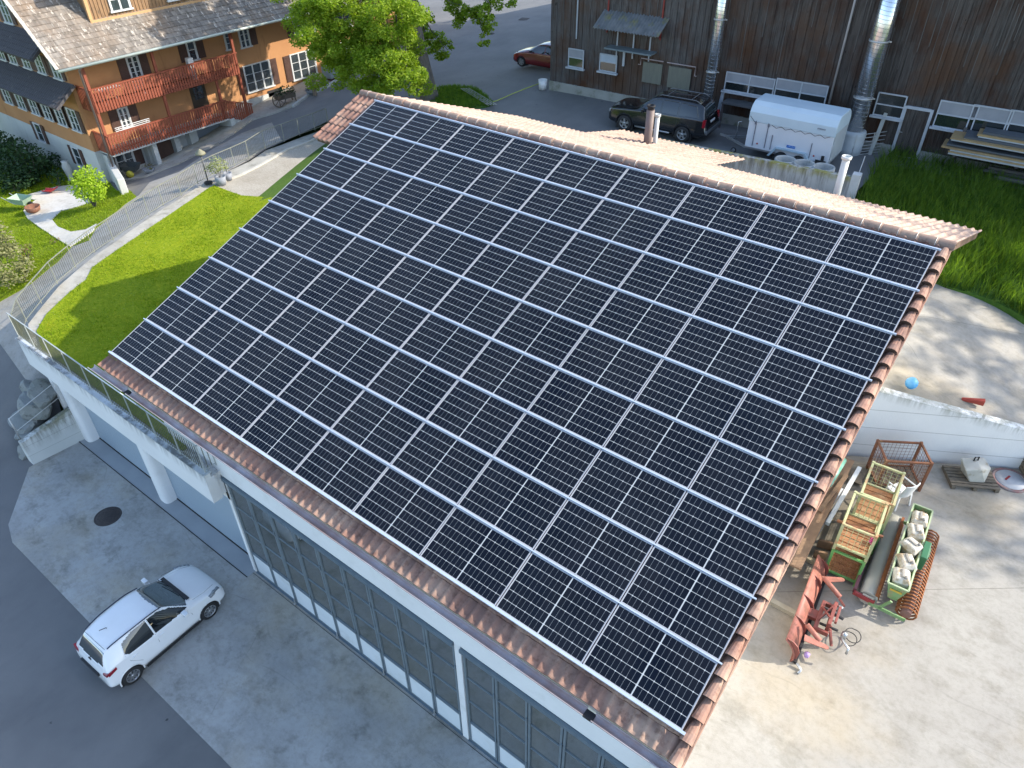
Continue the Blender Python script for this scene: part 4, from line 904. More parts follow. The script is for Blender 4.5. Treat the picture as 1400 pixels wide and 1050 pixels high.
    if g_rw: part('rear_window', g_rw, cgl2)
    # dark liner inside the body
    mb = MB(); mb.box((0, 0, .52), (L * .86, Wd - .42, .5)); 
    for a in axles: mb.box((xf(a), 0, wr + .03), (wr * 2.25, Wd - .2, wr * 1.6))
    mb.build('underbody', trimb, t, local=True)
    # wheel arch lips
    mb = MB()
    for a in axles:
        for s in (1, -1): mb.tube([(xf(a) + wr * 1.15 * math.cos(q), s * (Wd / 2 - .035), wr + wr * 1.15 * math.sin(q)) for q in np.linspace(-.15, math.pi + .15, 17)], .022, 6)
    mb.each('arch_trim', trimb if tall else paint, t, local=True)
    for a in axles:
        for s in (1, -1): wheel(t, xf(a), s * (Wd / 2 - wheelw / 2 - .015), wr, wheelw, spokes, s)
    def surf(x, z):     # outer y of the side at (x, z)
        i = min(range(len(X)), key=lambda k: abs(X[k] - x)); r = rings[i]
        best = [p for p in zip(r[:-1], r[1:]) if (p[0][1] - z) * (p[1][1] - z) <= 0 and p[0][0] > .2]
        if not best: return Wd / 2
        a_, b_ = best[0]; f = 0 if a_[1] == b_[1] else (z - a_[1]) / (b_[1] - a_[1]); return a_[0] + (b_[0] - a_[0]) * f
    def topz(x): i = min(range(len(X)), key=lambda k: abs(X[k] - x)); return P[0][i]
    if seams:
        mb = MB()
        for sm in seams:
            for s in (1, -1): mb.tube([(xf(x), s * (surf(x, z) + .001), z) for x, z in sm], .0045, 4)
        mb.build('door_seam', trimb if paint.name != 'black_paint' else mat('seam_grey', (.08, .08, .085), None), t, local=True)
    return t, (lambda x: xf(x * sx)), (lambda x, z: surf(x * sx, z)), (lambda x: topz(x * sx))
def carpaint(name, c, sp=.5, rough=.22):
    n = NT(name); n.b.inputs['Coat Weight'].default_value = .7; n.b.inputs['Coat Roughness'].default_value = .05
    return n.out(n.mix(n.ramp(n.noise(n.pos(), 2, 3), .3, .7), c, tuple(v * .95 for v in c)), rough, 0, sp)
# --- white hatchback in the yard ---
rw_, fw_ = at(186.5, 931, z=.03), at(289.5, 843.5, z=.03); hv = (fw_ - rw_).normalized(); rz = math.atan2(hv.y, hv.x); mid = (rw_ + fw_) / 2 + Vector((-hv.y, hv.x, 0)) * .80 + hv * .06
wp = carpaint('white_paint', (.80, .81, .81)); L = 3.9
stw = [(0, .60, .50, .50, .60, .62, .42, .24, .52), (.05, .68, .60, .56, .68, .72, .45, .20, .60), (.2, .80, .72, .62, .76, .81, .48, .19, .68), (.5, .92, .82, .66, .80, .845, .5, .19, .74), (.95, 1.03, .89, .66, .80, .85, .52, .19, .76), (1.15, 1.08, .91, .65, .80, .85, .52, .19, .76),
       (1.55, 1.32, .93, .59, .80, .85, .52, .19, .76), (1.85, 1.455, .95, .56, .79, .85, .52, .19, .76), (2.3, 1.51, .96, .56, .785, .85, .52, .19, .76), (2.9, 1.50, .98, .55, .78, .85, .52, .19, .76), (3.4, 1.44, 1.0, .52, .76, .845, .52, .20, .74), (3.56, 1.38, 1.0, .50, .75, .83, .52, .22, .72),
       (3.72, 1.15, .98, .55, .74, .81, .52, .24, .70), (3.83, .90, .84, .62, .72, .78, .52, .26, .66), (3.88, .78, .72, .60, .66, .74, .5, .28, .62), (3.9, .60, .56, .5, .55, .66, .46, .32, .58)]
sw1 = [(1.22, .98), (1.62, 1.27), (1.95, 1.41), (2.28, 1.44), (2.28, .99)]; sw2 = [(2.34, .99), (2.34, 1.44), (2.75, 1.43), (3.12, 1.33), (3.2, 1.08), (3.1, 1.0)]
wsp = [(1.06, 0), (1.1, .5), (1.2, .70), (1.86, .50), (1.92, 0)]; wsp = wsp + [(p[0], -p[1]) for p in reversed(wsp)]
rwp = [(3.56, 0), (3.56, .48), (3.66, .50), (3.76, .56), (3.79, 0)]; rwp = rwp + [(p[0], -p[1]) for p in reversed(rwp)]
t, xf, surf, topz = car('city_car', 'white five-door hatchback parked on the front concrete yard', (mid.x, mid.y, .03), rz, stw, wp, L, 1.70, .295, (.66, 3.08), [sw1, sw2], wsp, (rwp, .9), None, spokes=9, sx=.93,
    seams=[[(1.28, .92), (1.20, .7), (1.22, .3)], [(2.31, .98), (2.31, .7), (2.33, .3)], [(3.22, 1.02), (3.16, .8), (2.9, .55)], [(1.22, .3), (2.33, .29), (2.85, .3)]], black_roof_line=True)
def sym(nm, fn, m):
    mb = MB(); fn(mb, 1); fn(mb, -1); return mb.each(nm, m, t, local=True)
sym('roof_trim', lambda m_, s: m_.tube([(xf(x), s * (pchip([1.85, 2.3, 2.9, 3.45], [.535, .555, .545, .50], x)), topz(x) - .012) for x in np.linspace(1.8, 3.45, 14)], .016, 5), mat('roof_strip_blue', (.02, .03, .06), None, 3, .4))
sym('tail_light', lambda m_, s: m_.ext([(0, -.02), (.20, .03), (.22, .14), (.02, .07)], (xf(3.80), s * .56, .80), (.0, s, 0), (.18, 0, .98), (-.055, 0, 0)), redl)
sym('tail_light_side', lambda m_, s: m_.ext([(0, -.01), (.24, .06), (.24, .13), (0, .09)], (xf(3.80), s * .745, .82), (1, s * .05, 0), (0, 0, 1), (0, s * .04, 0)), redl)
for s in (1, -1):
    m_ = MB(); m_.ext([(0, 0), (.42, .10), (.44, .2), (.25, .19), (.02, .10)], (xf(.12), s * .60, .62), (-.93, s * .36, .0), (-.1, 0, 1), (.0, s * .12, .03)); bevel(m_.build('headlight', hl, t, local=True), .02)
m_ = MB(); m_.box((xf(3.885), 0, .70), (.11, .80, .10)); m_.build('plate_recess', trimb, t, local=True)
m_ = MB(); m_.tube([(xf(3.80), .0, .98), (xf(3.72), .03, 1.1), (xf(3.66), .05, 1.2)], .012, 5); m_.box((xf(3.81), 0, .97), (.03, .1, .05)); m_.build('rear_wiper', trimb, t, local=True)
m_ = MB(); m_.tube([(xf(3.1), 0, 1.49), (xf(3.1), 0, 1.52), (xf(3.28), 0, 1.60)], .01, 6); m_.build('roof_aerial', trimb, t, local=True)
m_ = MB(); m_.tube([(xf(1.12), -.3, 1.09), (xf(1.2), .35, 1.13)], .01, 5); m_.tube([(xf(1.1), .2, 1.08), (xf(1.18), .62, 1.10)], .01, 5); m_.box((xf(1.06), 0, 1.065), (.10, 1.2, .02)); m_.each('front_wiper', trimb, t, local=True)
m_ = MB(); m_.tube([(xf(x), y, topz(x) + .003) for x, y in ((.22, .55), (.6, .69), (1.0, .72))], .004, 4); m_.tube([(xf(x), -y, topz(x) + .003) for x, y in ((.22, .55), (.6, .69), (1.0, .72))], .004, 4); m_.tube([(xf(3.5), -.48, topz(3.45) - .0), (xf(3.5), 0, topz(3.5) + .004), (xf(3.5), .48, topz(3.45))], .005, 4); m_.build('panel_gap', trimb, t, local=True)
for s in (1, -1):
    m_ = MB(); m_.box((xf(1.42), s * .93, 1.02), (.12, .2, .13)); m_.box((xf(1.38), s * .83, .98), (.06, .1, .03)); bevel(m_.build('wing_mirror', wp, t, local=True), .03, 3)
for s in (1, -1):
    for x in (2.18, 3.02): m_ = MB(); m_.box((xf(x), s * (surf(x, .86) + .012), .86), (.17, .03, .03)); bevel(m_.build('door_handle', wp, t, local=True), .01)
m_ = MB()
for s in (1, -1): m_.box((xf(1.98), s * .845, .24), (1.7, .03, .07))
m_.each('sill_trim', trimb, t, local=True)
# --- black off-road car by the barn ---
f0, r0 = at(855, 179, z=6.2), at(934, 195, z=6.2); hv = (f0 - r0).normalized(); rz = math.atan2(hv.y, hv.x); left = Vector((-hv.y, hv.x, 0)); mid = (f0 + r0) / 2 - left * .85
k = (f0 - r0).length / 2.87
bp = carpaint('black_paint', (.008, .010, .013), .6, .15); L = 4.87
stb = [(0, .85, .7, .62, .70, .72, .5, .38, .6), (.06, .95, .8, .68, .78, .82, .55, .34, .7), (.25, 1.04, .92, .74, .86, .90, .6, .32, .8), (.7, 1.10, .98, .76, .90, .94, .62, .32, .84), (1.35, 1.14, 1.03, .76, .90, .945, .62, .32, .84), (1.5, 1.20, 1.04, .73, .90, .945, .62, .32, .84),
       (1.9, 1.52, 1.06, .66, .89, .945, .62, .32, .84), (2.15, 1.68, 1.07, .63, .88, .945, .62, .32, .84), (2.6, 1.76, 1.08, .63, .88, .945, .62, .32, .84), (3.6, 1.77, 1.09, .63, .88, .945, .62, .32, .84), (4.3, 1.73, 1.10, .61, .87, .94, .62, .34, .82), (4.52, 1.66, 1.10, .59, .86, .93, .62, .36, .8), (4.68, 1.3, 1.08, .66, .84, .92, .62, .38, .78), (4.78, 1.0, .9, .7, .8, .9, .6, .40, .76), (4.87, .75, .7, .68, .72, .86, .58, .42, .74)]
swb = [[(1.72, 1.12), (2.05, 1.45), (2.25, 1.6), (2.62, 1.64), (2.62, 1.13)], [(2.70, 1.13), (2.70, 1.64), (3.42, 1.65), (3.42, 1.14)], [(3.52, 1.14), (3.52, 1.64), (4.22, 1.60), (4.4, 1.18)]]
wsb = [(1.42, 0), (1.46, .6), (1.56, .74), (2.16, .6), (2.2, 0)]; wsb = wsb + [(p[0], -p[1]) for p in reversed(wsb)]
rwb = [(4.53, 0), (4.53, .58), (4.70, .62), (4.72, 0)]; rwb = rwb + [(p[0], -p[1]) for p in reversed(rwb)]
t, xf, surf, topz = car('offroad_car', 'black off-road estate car parked beside the barn wall', (mid.x, mid.y, 6.2), rz, stb, bp, L, 1.89, .37, (.92, 3.79), swb, wsb, (rwb, 1.05), None, spokes=5, wheelw=.25, tall=True,
    seams=[[(1.62, 1.05), (1.55, .8), (1.6, .42)], [(2.66, 1.1), (2.66, .42)], [(3.46, 1.1), (3.46, .8), (3.3, .5)]])
sym('roof_rail', lambda m_, s: m_.tube([(xf(2.35), s * .56, 1.74), (xf(2.5), s * .565, 1.82), (xf(4.1), s * .56, 1.82), (xf(4.3), s * .55, 1.74)], .02, 8), mat('rail_grey', (.2, .21, .22), None, 3, .3, .8))
m_ = MB(); m_.tube([(xf(2.75), -.55, 1.83), (xf(2.75), .55, 1.83)], .018, 6); m_.tube([(xf(3.9), -.55, 1.83), (xf(3.9), .55, 1.83)], .018, 6); m_.each('roof_bar', hub_m, t, local=True)
sym('tail_light', lambda m_, s: m_.box((xf(4.72), s * .83, .98), (.12, .16, .32)), redl)
m_ = MB(); m_.box((xf(4.84), 0, .60), (.14, 1.75, .16)); bevel(m_.build('rear_bumper', mat('bumper_grey', (.10, .11, .12), None, 3, .5), t, local=True), .03)
m_ = MB(); m_.box((xf(4.80), 0, .93), (.03, .5, .12), 0); m_.build('rear_plate', M['plastic_white'], t, local=True)
m_ = MB(); m_.tube([(xf(1.5), .99, .36), (xf(3.2), .99, .36)], .04, 8); m_.tube([(xf(1.5), -.99, .36), (xf(3.2), -.99, .36)], .04, 8); m_.each('running_board', hub_m, t, local=True)
for s in (1, -1): m_ = MB(); m_.box((xf(1.85), s * 1.02, 1.14), (.13, .2, .18)); bevel(m_.build('wing_mirror', bp, t, local=True), .03); m_ = MB(); m_.box((xf(.16), s * .68, .82), (.2, .3, .16)); bevel(m_.build('headlight', hl, t, local=True), .03)
# --- dark red hatchback half hidden behind the barn ---
zc = T(-9.5, 21.5); f0 = at(714, 91, z=zc); rz = math.radians(183); hv = Vector((math.cos(rz), math.sin(rz), 0)); left = Vector((-hv.y, hv.x, 0)); mid = f0 - hv * 1.24 - left * .70
rp = carpaint('dark_red_paint', (.16, .012, .014), .5, .2)
t, xf, surf, topz = car('red_car', 'dark red hatchback half hidden behind the barn corner', (mid.x, mid.y, zc), rz, [(a[0],) + tuple(v * (.94 if i in (0, 1) else .96) for i, v in enumerate(a[1:])) for a in stw], rp, 3.9, 1.63, .29, (.70, 3.2), [[(p[0], p[1] * .93) for p in sw1], [(p[0], p[1] * .93) for p in sw2]], wsp, (rwp, .85), None, spokes=6,
    seams=[[(1.28, .88), (1.20, .7), (1.22, .3)], [(2.31, .9), (2.31, .7), (2.33, .3)]])
for s in (1, -1): m_ = MB(); m_.box((xf(1.42), s * .88, .98), (.12, .18, .12)); bevel(m_.build('wing_mirror', trimb, t, local=True), .03); m_ = MB(); m_.box((xf(.12), s * .5, .56), (.2, .28, .12)); bevel(m_.build('headlight', hl, t, local=True), .03)
# --- white box trailer ---
a = at(1018, 199, z=6.72); b = at(1131, 224, z=6.72); d = (b - a); TL = d.length; d.normalize(); rz = math.atan2(d.y, d.x); TWd = 1.75
a0 = Vector((a.x, a.y, 6.2)); t = thing('box_trailer', 'white boxy livestock trailer with a tarpaulin roof in front of the barn', 'trailer', a0, rz)
tw = mat('trailer_white', (.60, .63, .66), (.66, .68, .71), 1.2, .35); tt = mat('trailer_tarpaulin', (.46, .56, .62), (.52, .62, .67), 1.0, .5)
zb, zs, zr = .5, 2.0, 2.36
m_ = MB(); m_.rng(0, TL, 0, TWd, zb, zs); bevel(m_.build('box_body', tw, t, local=True), .015)
m_ = MB(); cs = [(-.02, zs - .42), (-.03, zs - .02), (.12, zs + .22), (.34, zr), (TWd - .34, zr + .0), (TWd - .12, zs + .22), (TWd + .03, zs), (TWd + .02, zs - .42)]
m_.ext([(y, z) for y, z in cs], (-.03, 0, 0), (0, 1, 0), (0, 0, 1), (TL + .06, 0, 0)); bevel(m_.build('tarpaulin', tt, t, local=True), .03)
m_ = MB(); pts = []
for i in range(13): x = TL * .28 + i * (TL * .68) / 12; pts.append((x, -.04, zs - .40 - (.09 if i % 2 else 0)))
m_.tube(pts, .009, 4); m_.tube([(0.02, -.035, zs - .2), (.35, -.035, zs - .5)], .009, 4); m_.build('lacing_cord', M['dark'], t, local=True)
m_ = MB()
for x in (.32, .85, 1.1, TL * .78): m_.rng(x - .012, x + .012, -.03, 0, zb + .1, zs - (.35 if x < 1 else .8))
for x in (.3, .86): m_.rng(x - .03, x + .03, -.06, 0, zs - .5, zs - .38)
m_.each('strap', mat('strap_grey', (.16, .17, .2), None, 3), t, local=True)
m_ = MB(); m_.ext([(TL * .30, zb - .12), (TL * .38, zb + .27), (TL * .74, zb + .27), (TL * .82, zb - .12), (TL * .79, zb - .12), (TL * .72, zb + .22), (TL * .40, zb + .22), (TL * .33, zb - .12)], (0, -.16, 0), (1, 0, 0), (0, 0, 1), (0, .16, 0)); m_.build('mudguard', mat('mudguard_blue_grey', (.40, .52, .58), None, 3, .4), t, local=True)
for x in (TL * .46, TL * .67): wheel(t, x, -.02, .3, .2, 6, -1); wheel(t, x, TWd + .02, .3, .2, 6, 1)
m_ = MB(); m_.rng(0, TL, .1, TWd - .1, zb - .1, zb); m_.bar((0, .15, zb - .08), (-1.15, TWd / 2 - .04, zb - .08), .07, .09); m_.bar((0, TWd - .15, zb - .08), (-1.15, TWd / 2 + .04, zb - .08), .07, .09); m_.bar((-1.05, TWd / 2, zb - .08), (-1.5, TWd / 2, zb - .04), .08, .08); m_.build('drawbar', M['zinc'], t, local=True)
m_ = MB(); m_.tube([(-.8, TWd / 2 + .12, .25), (-.8, TWd / 2 + .12, 1.1), (-.66, TWd / 2 + .12, 1.15)], .025, 8); m_.build('jockey_handle', M['zinc'], t, local=True)
wheel(t, -.55, .28, .12, .06, 5, -1)
m_ = MB(); m_.rng(TL, TL + .04, .08, TWd - .08, zb + .05, zs - .28); m_.build('tail_door', mat('tail_door_white', (.46, .5, .52), None, 2, .4), t, local=True)
m_ = MB(); m_.rng(TL + .005, TL + .025, .1, TWd - .1, zs - .26, zs + .12); m_.build('rear_opening', M['dark'], t, local=True)
m_ = MB(); m_.rng(TL * .86, TL * .98, -.05, -.01, zb - .05, zb + .1); m_.rng(TL * .92, TL * .95, -.07, -.0, zb + .1, zb + .3); m_.build('tail_lamp', M['dark'], t, local=True)
m_ = MB(); m_.rng(TL * .50, TL * .60, -.022, -.002, zb + .33, zb + .43); o = m_.build('blue_sticker', mat('sticker_blue', (.02, .12, .45), None, 3, .4), t, local=True)
m_ = MB()
for i in range(6): m_.rng(TL * .512 + i * .058, TL * .512 + i * .058 + .035, -.026, -.02, zb + .37, zb + .375 + .02 * (i % 2 + 1))
m_.build('lettering', mat('sticker_light', (.3, .5, .75), None), o, local=True)
m_ = MB()
for i in range(7): x = TL * .80 + i * .047; m_.rng(x, x + .03, -.034, -.028, zs - .20, zs - .145); m_.rng(x, x + .012, -.034, -.028, zs - .23, zs - .22)
m_.build('maker_mark', mat('mark_grey', (.12, .14, .2), None), t, local=True)
for x in (.52, TL * .83): m_ = MB(); m_.lathe((x, -.008, zb + .22), [(0, -.012), (.035, -.012), (.035, 0)], 12, ax='y'); m_.build('reflector', mat('reflector_red', (.45, .05, .03), None), t, local=True)
# ================= farmhouse =================
XP, XW, YS = -23.3, -24.6, 1.7
Hs = thing('farmhouse', 'orange-rendered farmhouse with red-brown wooden balconies and a large tiled roof', 'house', (XW, YS, 2.4))
def plaster(name, a, b, c):
    n = NT(name); p = n.pos(); col = n.mix(n.ramp(n.noise(p, .7, 5), .3, .7), a, b); col = n.mix(n.ramp(n.noise(n.sc(p, (1, 1, .25)), 2.5, 6, .7), .58, .8), col, c)
    n.bump(n.noise(p, 30, 4), .5, .01); return n.out(col, .9, spec=.2)
M['ochre'] = plaster('ochre_render', (.40, .20, .09), (.46, .24, .11), (.28, .14, .065))
M['base'] = plaster('pale_base_render', (.44, .45, .43), (.50, .51, .48), (.34, .35, .33))
M['redwood'] = mat('red_stained_wood', (.26, .065, .03), (.20, .05, .026), 4, .6, stretch=(3, 3, .6), bump=.004)
M['brown'] = mat('brown_shutter', (.085, .042, .03), (.065, .033, .025), 3, .6)
mb = MB(); mb.rng(-38, XW, YS, 27, 3.78, 8.5); mb.ext([(XW, 8.45), (-31.6, 15.0), (-38.6, 8.45)], (0, YS, 0), (1, 0, 0), (0, 0, 1), (0, 25.3, 0)); mb.build('wall', M['ochre'], Hs)
mb = MB(); mb.rng(-38, XW + .02, YS - .02, 27, -1.5, 3.78); mb.build('base_wall', M['base'], Hs)
# roof
RS = math.radians(42.5); ex, ez = -22.72, 8.52; cR, sR_ = math.cos(RS), math.sin(RS)
def rf(y, s, h=0.): return Vector((ex - s * cR + h * sR_, y, ez + s * sR_ + h * cR))     # point on the roof facing the road
def oldtile():
    n = NT('old_clay_tiles'); x, y, z = n.xyz(n.pos()); sp = n.m('MULTIPLY', z, 1 / sR_)
    row = n.m('FLOOR', n.m('DIVIDE', sp, .30)); cell = n.vec(n.m('FLOOR', n.m('DIVIDE', y, .23)), row, 0.); wv = n.white(cell)
    col = n.mix(wv, (.14, .125, .11), (.25, .225, .195)); col = n.mix(n.ramp(n.noise(n.pos(), .5, 5, .6), .45, .7), col, (.23, .17, .12))
    col = n.mix(n.ramp(n.noise(n.pos(), 1.4, 6, .7), .56, .7), col, (.10, .085, .07)); col = n.mix(n.m('GREATER_THAN', n.noise(n.sc(n.pos(), (1, 3, 1)), 2.2, 5, .7), .6), col, (.42, .38, .33))
    return n.out(col, .85, spec=.3)
M['oldtile'] = oldtile()
def plaintiles(P, y0, y1, L, m, name, parent, tw=.23, tc=.30, dx=(0, 1, 0)):
    mb = MB(); rows = int(L / tc); n = int((y1 - y0) / tw)
    for r in range(rows):
        for i in range(n):
            a = y0 + i * tw; j = rng.uniform(-.008, .008); hh = rng.uniform(0, .008)
            mb.add([P(a + .006, r * tc + j, .035 + hh), P(a + tw * .5, r * tc + j - .012, .05 + hh), P(a + tw - .006, r * tc + j, .035 + hh), P(a + tw - .006, (r + 1) * tc + .02, .008), P(a + tw * .5, (r + 1) * tc + .02, .022), P(a + .006, (r + 1) * tc + .02, .008),
                    P(a + .006, r * tc + j, .0), P(a + tw - .006, r * tc + j, .0)], [(0, 1, 4, 5), (1, 2, 3, 4), (6, 1, 0), (6, 7, 1), (7, 2, 1)])
    a, b, c, d = P(y0, 0, 0), P(y1, 0, 0), P(y1, L, 0), P(y0, L, 0)
    mb.add([a, b, c, d] + [P(y0, 0, -.14), P(y1, 0, -.14), P(y1, L, -.14), P(y0, L, -.14)], [(0, 1, 2, 3), (7, 6, 5, 4), (0, 4, 5, 1), (1, 5, 6, 2), (2, 6, 7, 3), (3, 7, 4, 0)])
    return mb.build(name, m, parent)
hr = plaintiles(rf, .62, 19.5, 12.0, M['oldtile'], 'roof', Hs)
mb = MB(); mb.add([rf(19.5, 0), rf(27, 0), rf(27, 12.), rf(19.5, 12.)], [(0, 1, 2, 3)]); mb.add([rf(.62, 12), rf(27, 12), Vector((-40, 27, 8)), Vector((-40, .62, 8))], [(0, 1, 2, 3)]); mb.build('far_roof', M['oldtile'], hr)
mb = MB()
for r in range(34): mb.bar(rf(.58, r * .33, .05), rf(.58, r * .33 + .31, .085), .16, .05)
mb.build('verge_tiles', mat('pale_verge', (.44, .40, .36), (.36, .33, .29), 4, .8), hr)
mb = MB(); mb.tube([(ex + .02, .6, ez - .06), (ex + .02, 19.5, ez - .06)], .075, 10); mb.build('gutter', mat('house_gutter', (.46, .50, .44), (.40, .44, .38), 3, .5, .3), Hs)
mb = MB(); mb.tube([(ex, 1.75, ez - .1), (XP + .1, 1.78, ez - .35), (XP + .12, 1.75, 2.3)], .05, 8); mb.build('downpipe', mat('house_downpipe', (.25, .19, .17), None, 3, .5, .3), Hs)
# dormer
pd = rf(0, 0); rn = Vector((sR_, 0, cR)); dl = atpl(125, 28, pd, rn); dr = atpl(240, 6, pd, rn); DX = (dl.x + dr.x) / 2; DZ = (dl.z + dr.z) / 2
wood1 = mat('dormer_boards', (.30, .17, .08), (.20, .12, .06), 3, .7, stretch=(4, 4, .6), c3=(.07, .05, .035), s3=2.5)
dm_ = MB(); dm_.rng(DX - 3, DX, dl.y, dl.y + 7.0, DZ - .3, DZ + 2.2); dm = dm_.build('dormer', wood1, Hs)
mb = MB()
y = dl.y
while y < dl.y + 7: mb.rng(DX - .01, DX + .03, y, y + .13, DZ - .05, DZ + 2.2); y += .19
mb.build('dormer_boards', wood1, dm)
mb = MB(); mb.add([(DX + .9, dl.y - .7, DZ + 2.1), (DX + .9, dl.y + 7.6, DZ + 2.1), (DX - 3.5, dl.y + 7.6, DZ + 3.2), (DX - 3.5, dl.y - .7, DZ + 3.2), (DX + .9, dl.y - .7, DZ + 2.25), (DX + .9, dl.y + 7.6, DZ + 2.25), (DX - 3.5, dl.y + 7.6, DZ + 3.35), (DX - 3.5, dl.y - .7, DZ + 3.35)], [(0, 3, 2, 1), (4, 5, 6, 7), (0, 1, 5, 4), (1, 2, 6, 5), (2, 3, 7, 6), (3, 0, 4, 7)]); mb.build('dormer_roof', M['oldtile'], dm)
mb = MB(); mb.bar((DX + .05, dl.y - .05, DZ - .1), (DX + .05, dl.y - .05, DZ + 2.2), .16, .16); mb.bar((DX + .12, dl.y - .1, DZ - .05), (DX + .12, dl.y + 7, DZ - .05), .04, .16); mb.each('dormer_trim', mat('honey_beam', (.50, .30, .14), None, 3), dm)
hwf = mat('house_window_frame', (.62, .63, .62), None, 3, .45); hgl = glassy('house_glass', (.03, .04, .045), .05, 1.7)
def hwin(face, a0, a1, z0, z1, parent=Hs, sh=(1, 1), n=2, rows=3, wall=None, shw=.5, sill=.12, reveal=.0):
    # face 'x': opening in a wall facing +X at X=wall; 'y': facing -Y at Y=wall
    def Q(a, d, z): return Vector((wall + d, a, z)) if face == 'x' else Vector((a, wall - d, z))
    def bx(m, a, b, d0, d1, c, e): p, q = Q(a, d0, c), Q(b, d1, e); m.rng(min(p.x, q.x), max(p.x, q.x), min(p.y, q.y), max(p.y, q.y), min(p.z, q.z), max(p.z, q.z))
    f = MB(); t_ = .06
    bx(f, a0 - t_, a0, .0, .07, z0 - .0, z1 + t_); bx(f, a1, a1 + t_, .0, .07, z0, z1 + t_); bx(f, a0, a1, .0, .068, z1, z1 + t_); bx(f, a0 - .12, a1 + .12, .0, sill, z0 - .07, z0)
    for i in range(1, n): c = a0 + (a1 - a0) * i / n; bx(f, c - .035, c + .035, .0, .055, z0, z1)
    for i in range(n):
        b0, b1 = a0 + (a1 - a0) * i / n, a0 + (a1 - a0) * (i + 1) / n
        for k in range(1, rows): c = z0 + (z1 - z0) * k / rows; bx(f, b0 + .03, b1 - .03, .0, .045, c - .012, c + .012)
        bx(f, b0, b0 + .05, 0, .05, z0, z1); bx(f, b1 - .05, b1, 0, .05, z0, z1)
    o = f.build('window', hwf, parent); g = MB(); bx(g, a0, a1, -.01, .03, z0, z1); g.build('pane', hgl, o)
    for s, on in zip((-1, 1), sh):
        if on:
            m_ = MB(); c0, c1 = (a0 - t_ - shw, a0 - t_ - .02) if s < 0 else (a1 + t_ + .02, a1 + t_ + shw); bx(m_, c0, c1, .02, .06, z0 - .02, z1 + .04)
            k = z0 + .06
            while k < z1 - .05: bx(m_, c0 + .05, c1 - .05, .055, .075, k, k + .035); k += .075
            m_.build('shutter', M['brown'], o)
    return o
for y0, nn in ((dl.y + 1.15, 2), (dl.y + 4.35, 2)): hwin('x', y0, y0 + 1.0, DZ + .25, DZ + 1.7, dm, (0, 0), nn, 3, DX + .04)
# windows on the road side
def wx(c1, c2, **k):
    p, q = at(*c1, x=XW), at(*c2, x=XW); return hwin('x', min(p.y, q.y), max(p.y, q.y), min(p.z, q.z), max(p.z, q.z), wall=XW, **k)
wx((172, 80), (194, 103), sh=(1, 1), n=2, rows=4); wx((253, 56), (270, 80), sh=(1, 1), n=1, rows=2); wx((305, 44), (317, 66), sh=(0, 0), n=1, rows=3); wx((325, 40), (342, 62), sh=(0, 1), n=2, rows=3)
wx((332, 92), (373, 116), sh=(1, 1), n=3, rows=3); wx((396, 76), (433, 100), sh=(1, 0), n=3, rows=3); wx((400, 30), (430, 42), sh=(1, 1), n=3, rows=3); wx((160, 150), (180, 172), sh=(1, 1), n=2, rows=3)
for c1, c2 in (((462, 60), (485, 82)), ((455, 12), (480, 34))): wx(c1, c2, sh=(1, 1), n=2, rows=3)
p, q = at(258, 121, x=XW), at(262, 152, x=XW); mb = MB(); mb.rng(XW, XW + .04, p.y, p.y + 1.0, 3.85, 5.9); d_ = mb.build('door', mat('dark_house_door', (.05, .035, .02), None, 3), Hs); MB().rng(XW + .03, XW + .055, p.y + .2, p.y + .8, 4.9, 5.6).build('pane', hgl, d_)
# basement level
XB = -24.1
mb = MB(); mb.rng(XW, XB, 4.3, 4.75, 0, 3.6); mb.rng(XW, XB, 6.0, 6.3, 0, 3.6); mb.rng(XW, XB, 7.0, 7.5, 0, 3.6); mb.rng(XW, XP + .1, 9.3, 9.6, 1.5, 3.75); mb.rng(XW, XB, 2.0, 2.3, 0, 3.6); mb.each('base_pier', M['base'], Hs)
mb = MB(); mb.rng(XP - .55, XP - .2, 4.35, 4.6, 1.8, 3.7); mb.build('porch_pier', M['base'], Hs)
mb = MB(); mb.rng(XW, XW + .1, 4.75, 6.0, 1.8, 3.5); mb.build('cellar_door', mat('cellar_door_wood', (.10, .055, .035), (.07, .04, .03), 3), Hs)
mb = MB(); mb.rng(XW, XW + .12, 7.5, 9.3, 2.3, 3.6); mb.build('cellar_shutter', mat('grey_cellar_shutter', (.24, .27, .30), None, 2), Hs)
p, q = at(178, 205, x=XW), at(200, 226, x=XW); hwin('x', 2.6, 3.6, 2.45, 3.35, sh=(1, 1), n=2, rows=2, wall=XW + .02, shw=.5)
mb = MB(); mb.rng(XW + .02, XW + .06, 13.2, 14.3, 3.75, 4.2); mb.build('cellar_opening', M['dark'], Hs)
mb = MB(); mb.rng(XW - .02, XW + .06, 10.8, 20, 2.5, 4.05); mb.build('base_wall', M['base'], Hs)
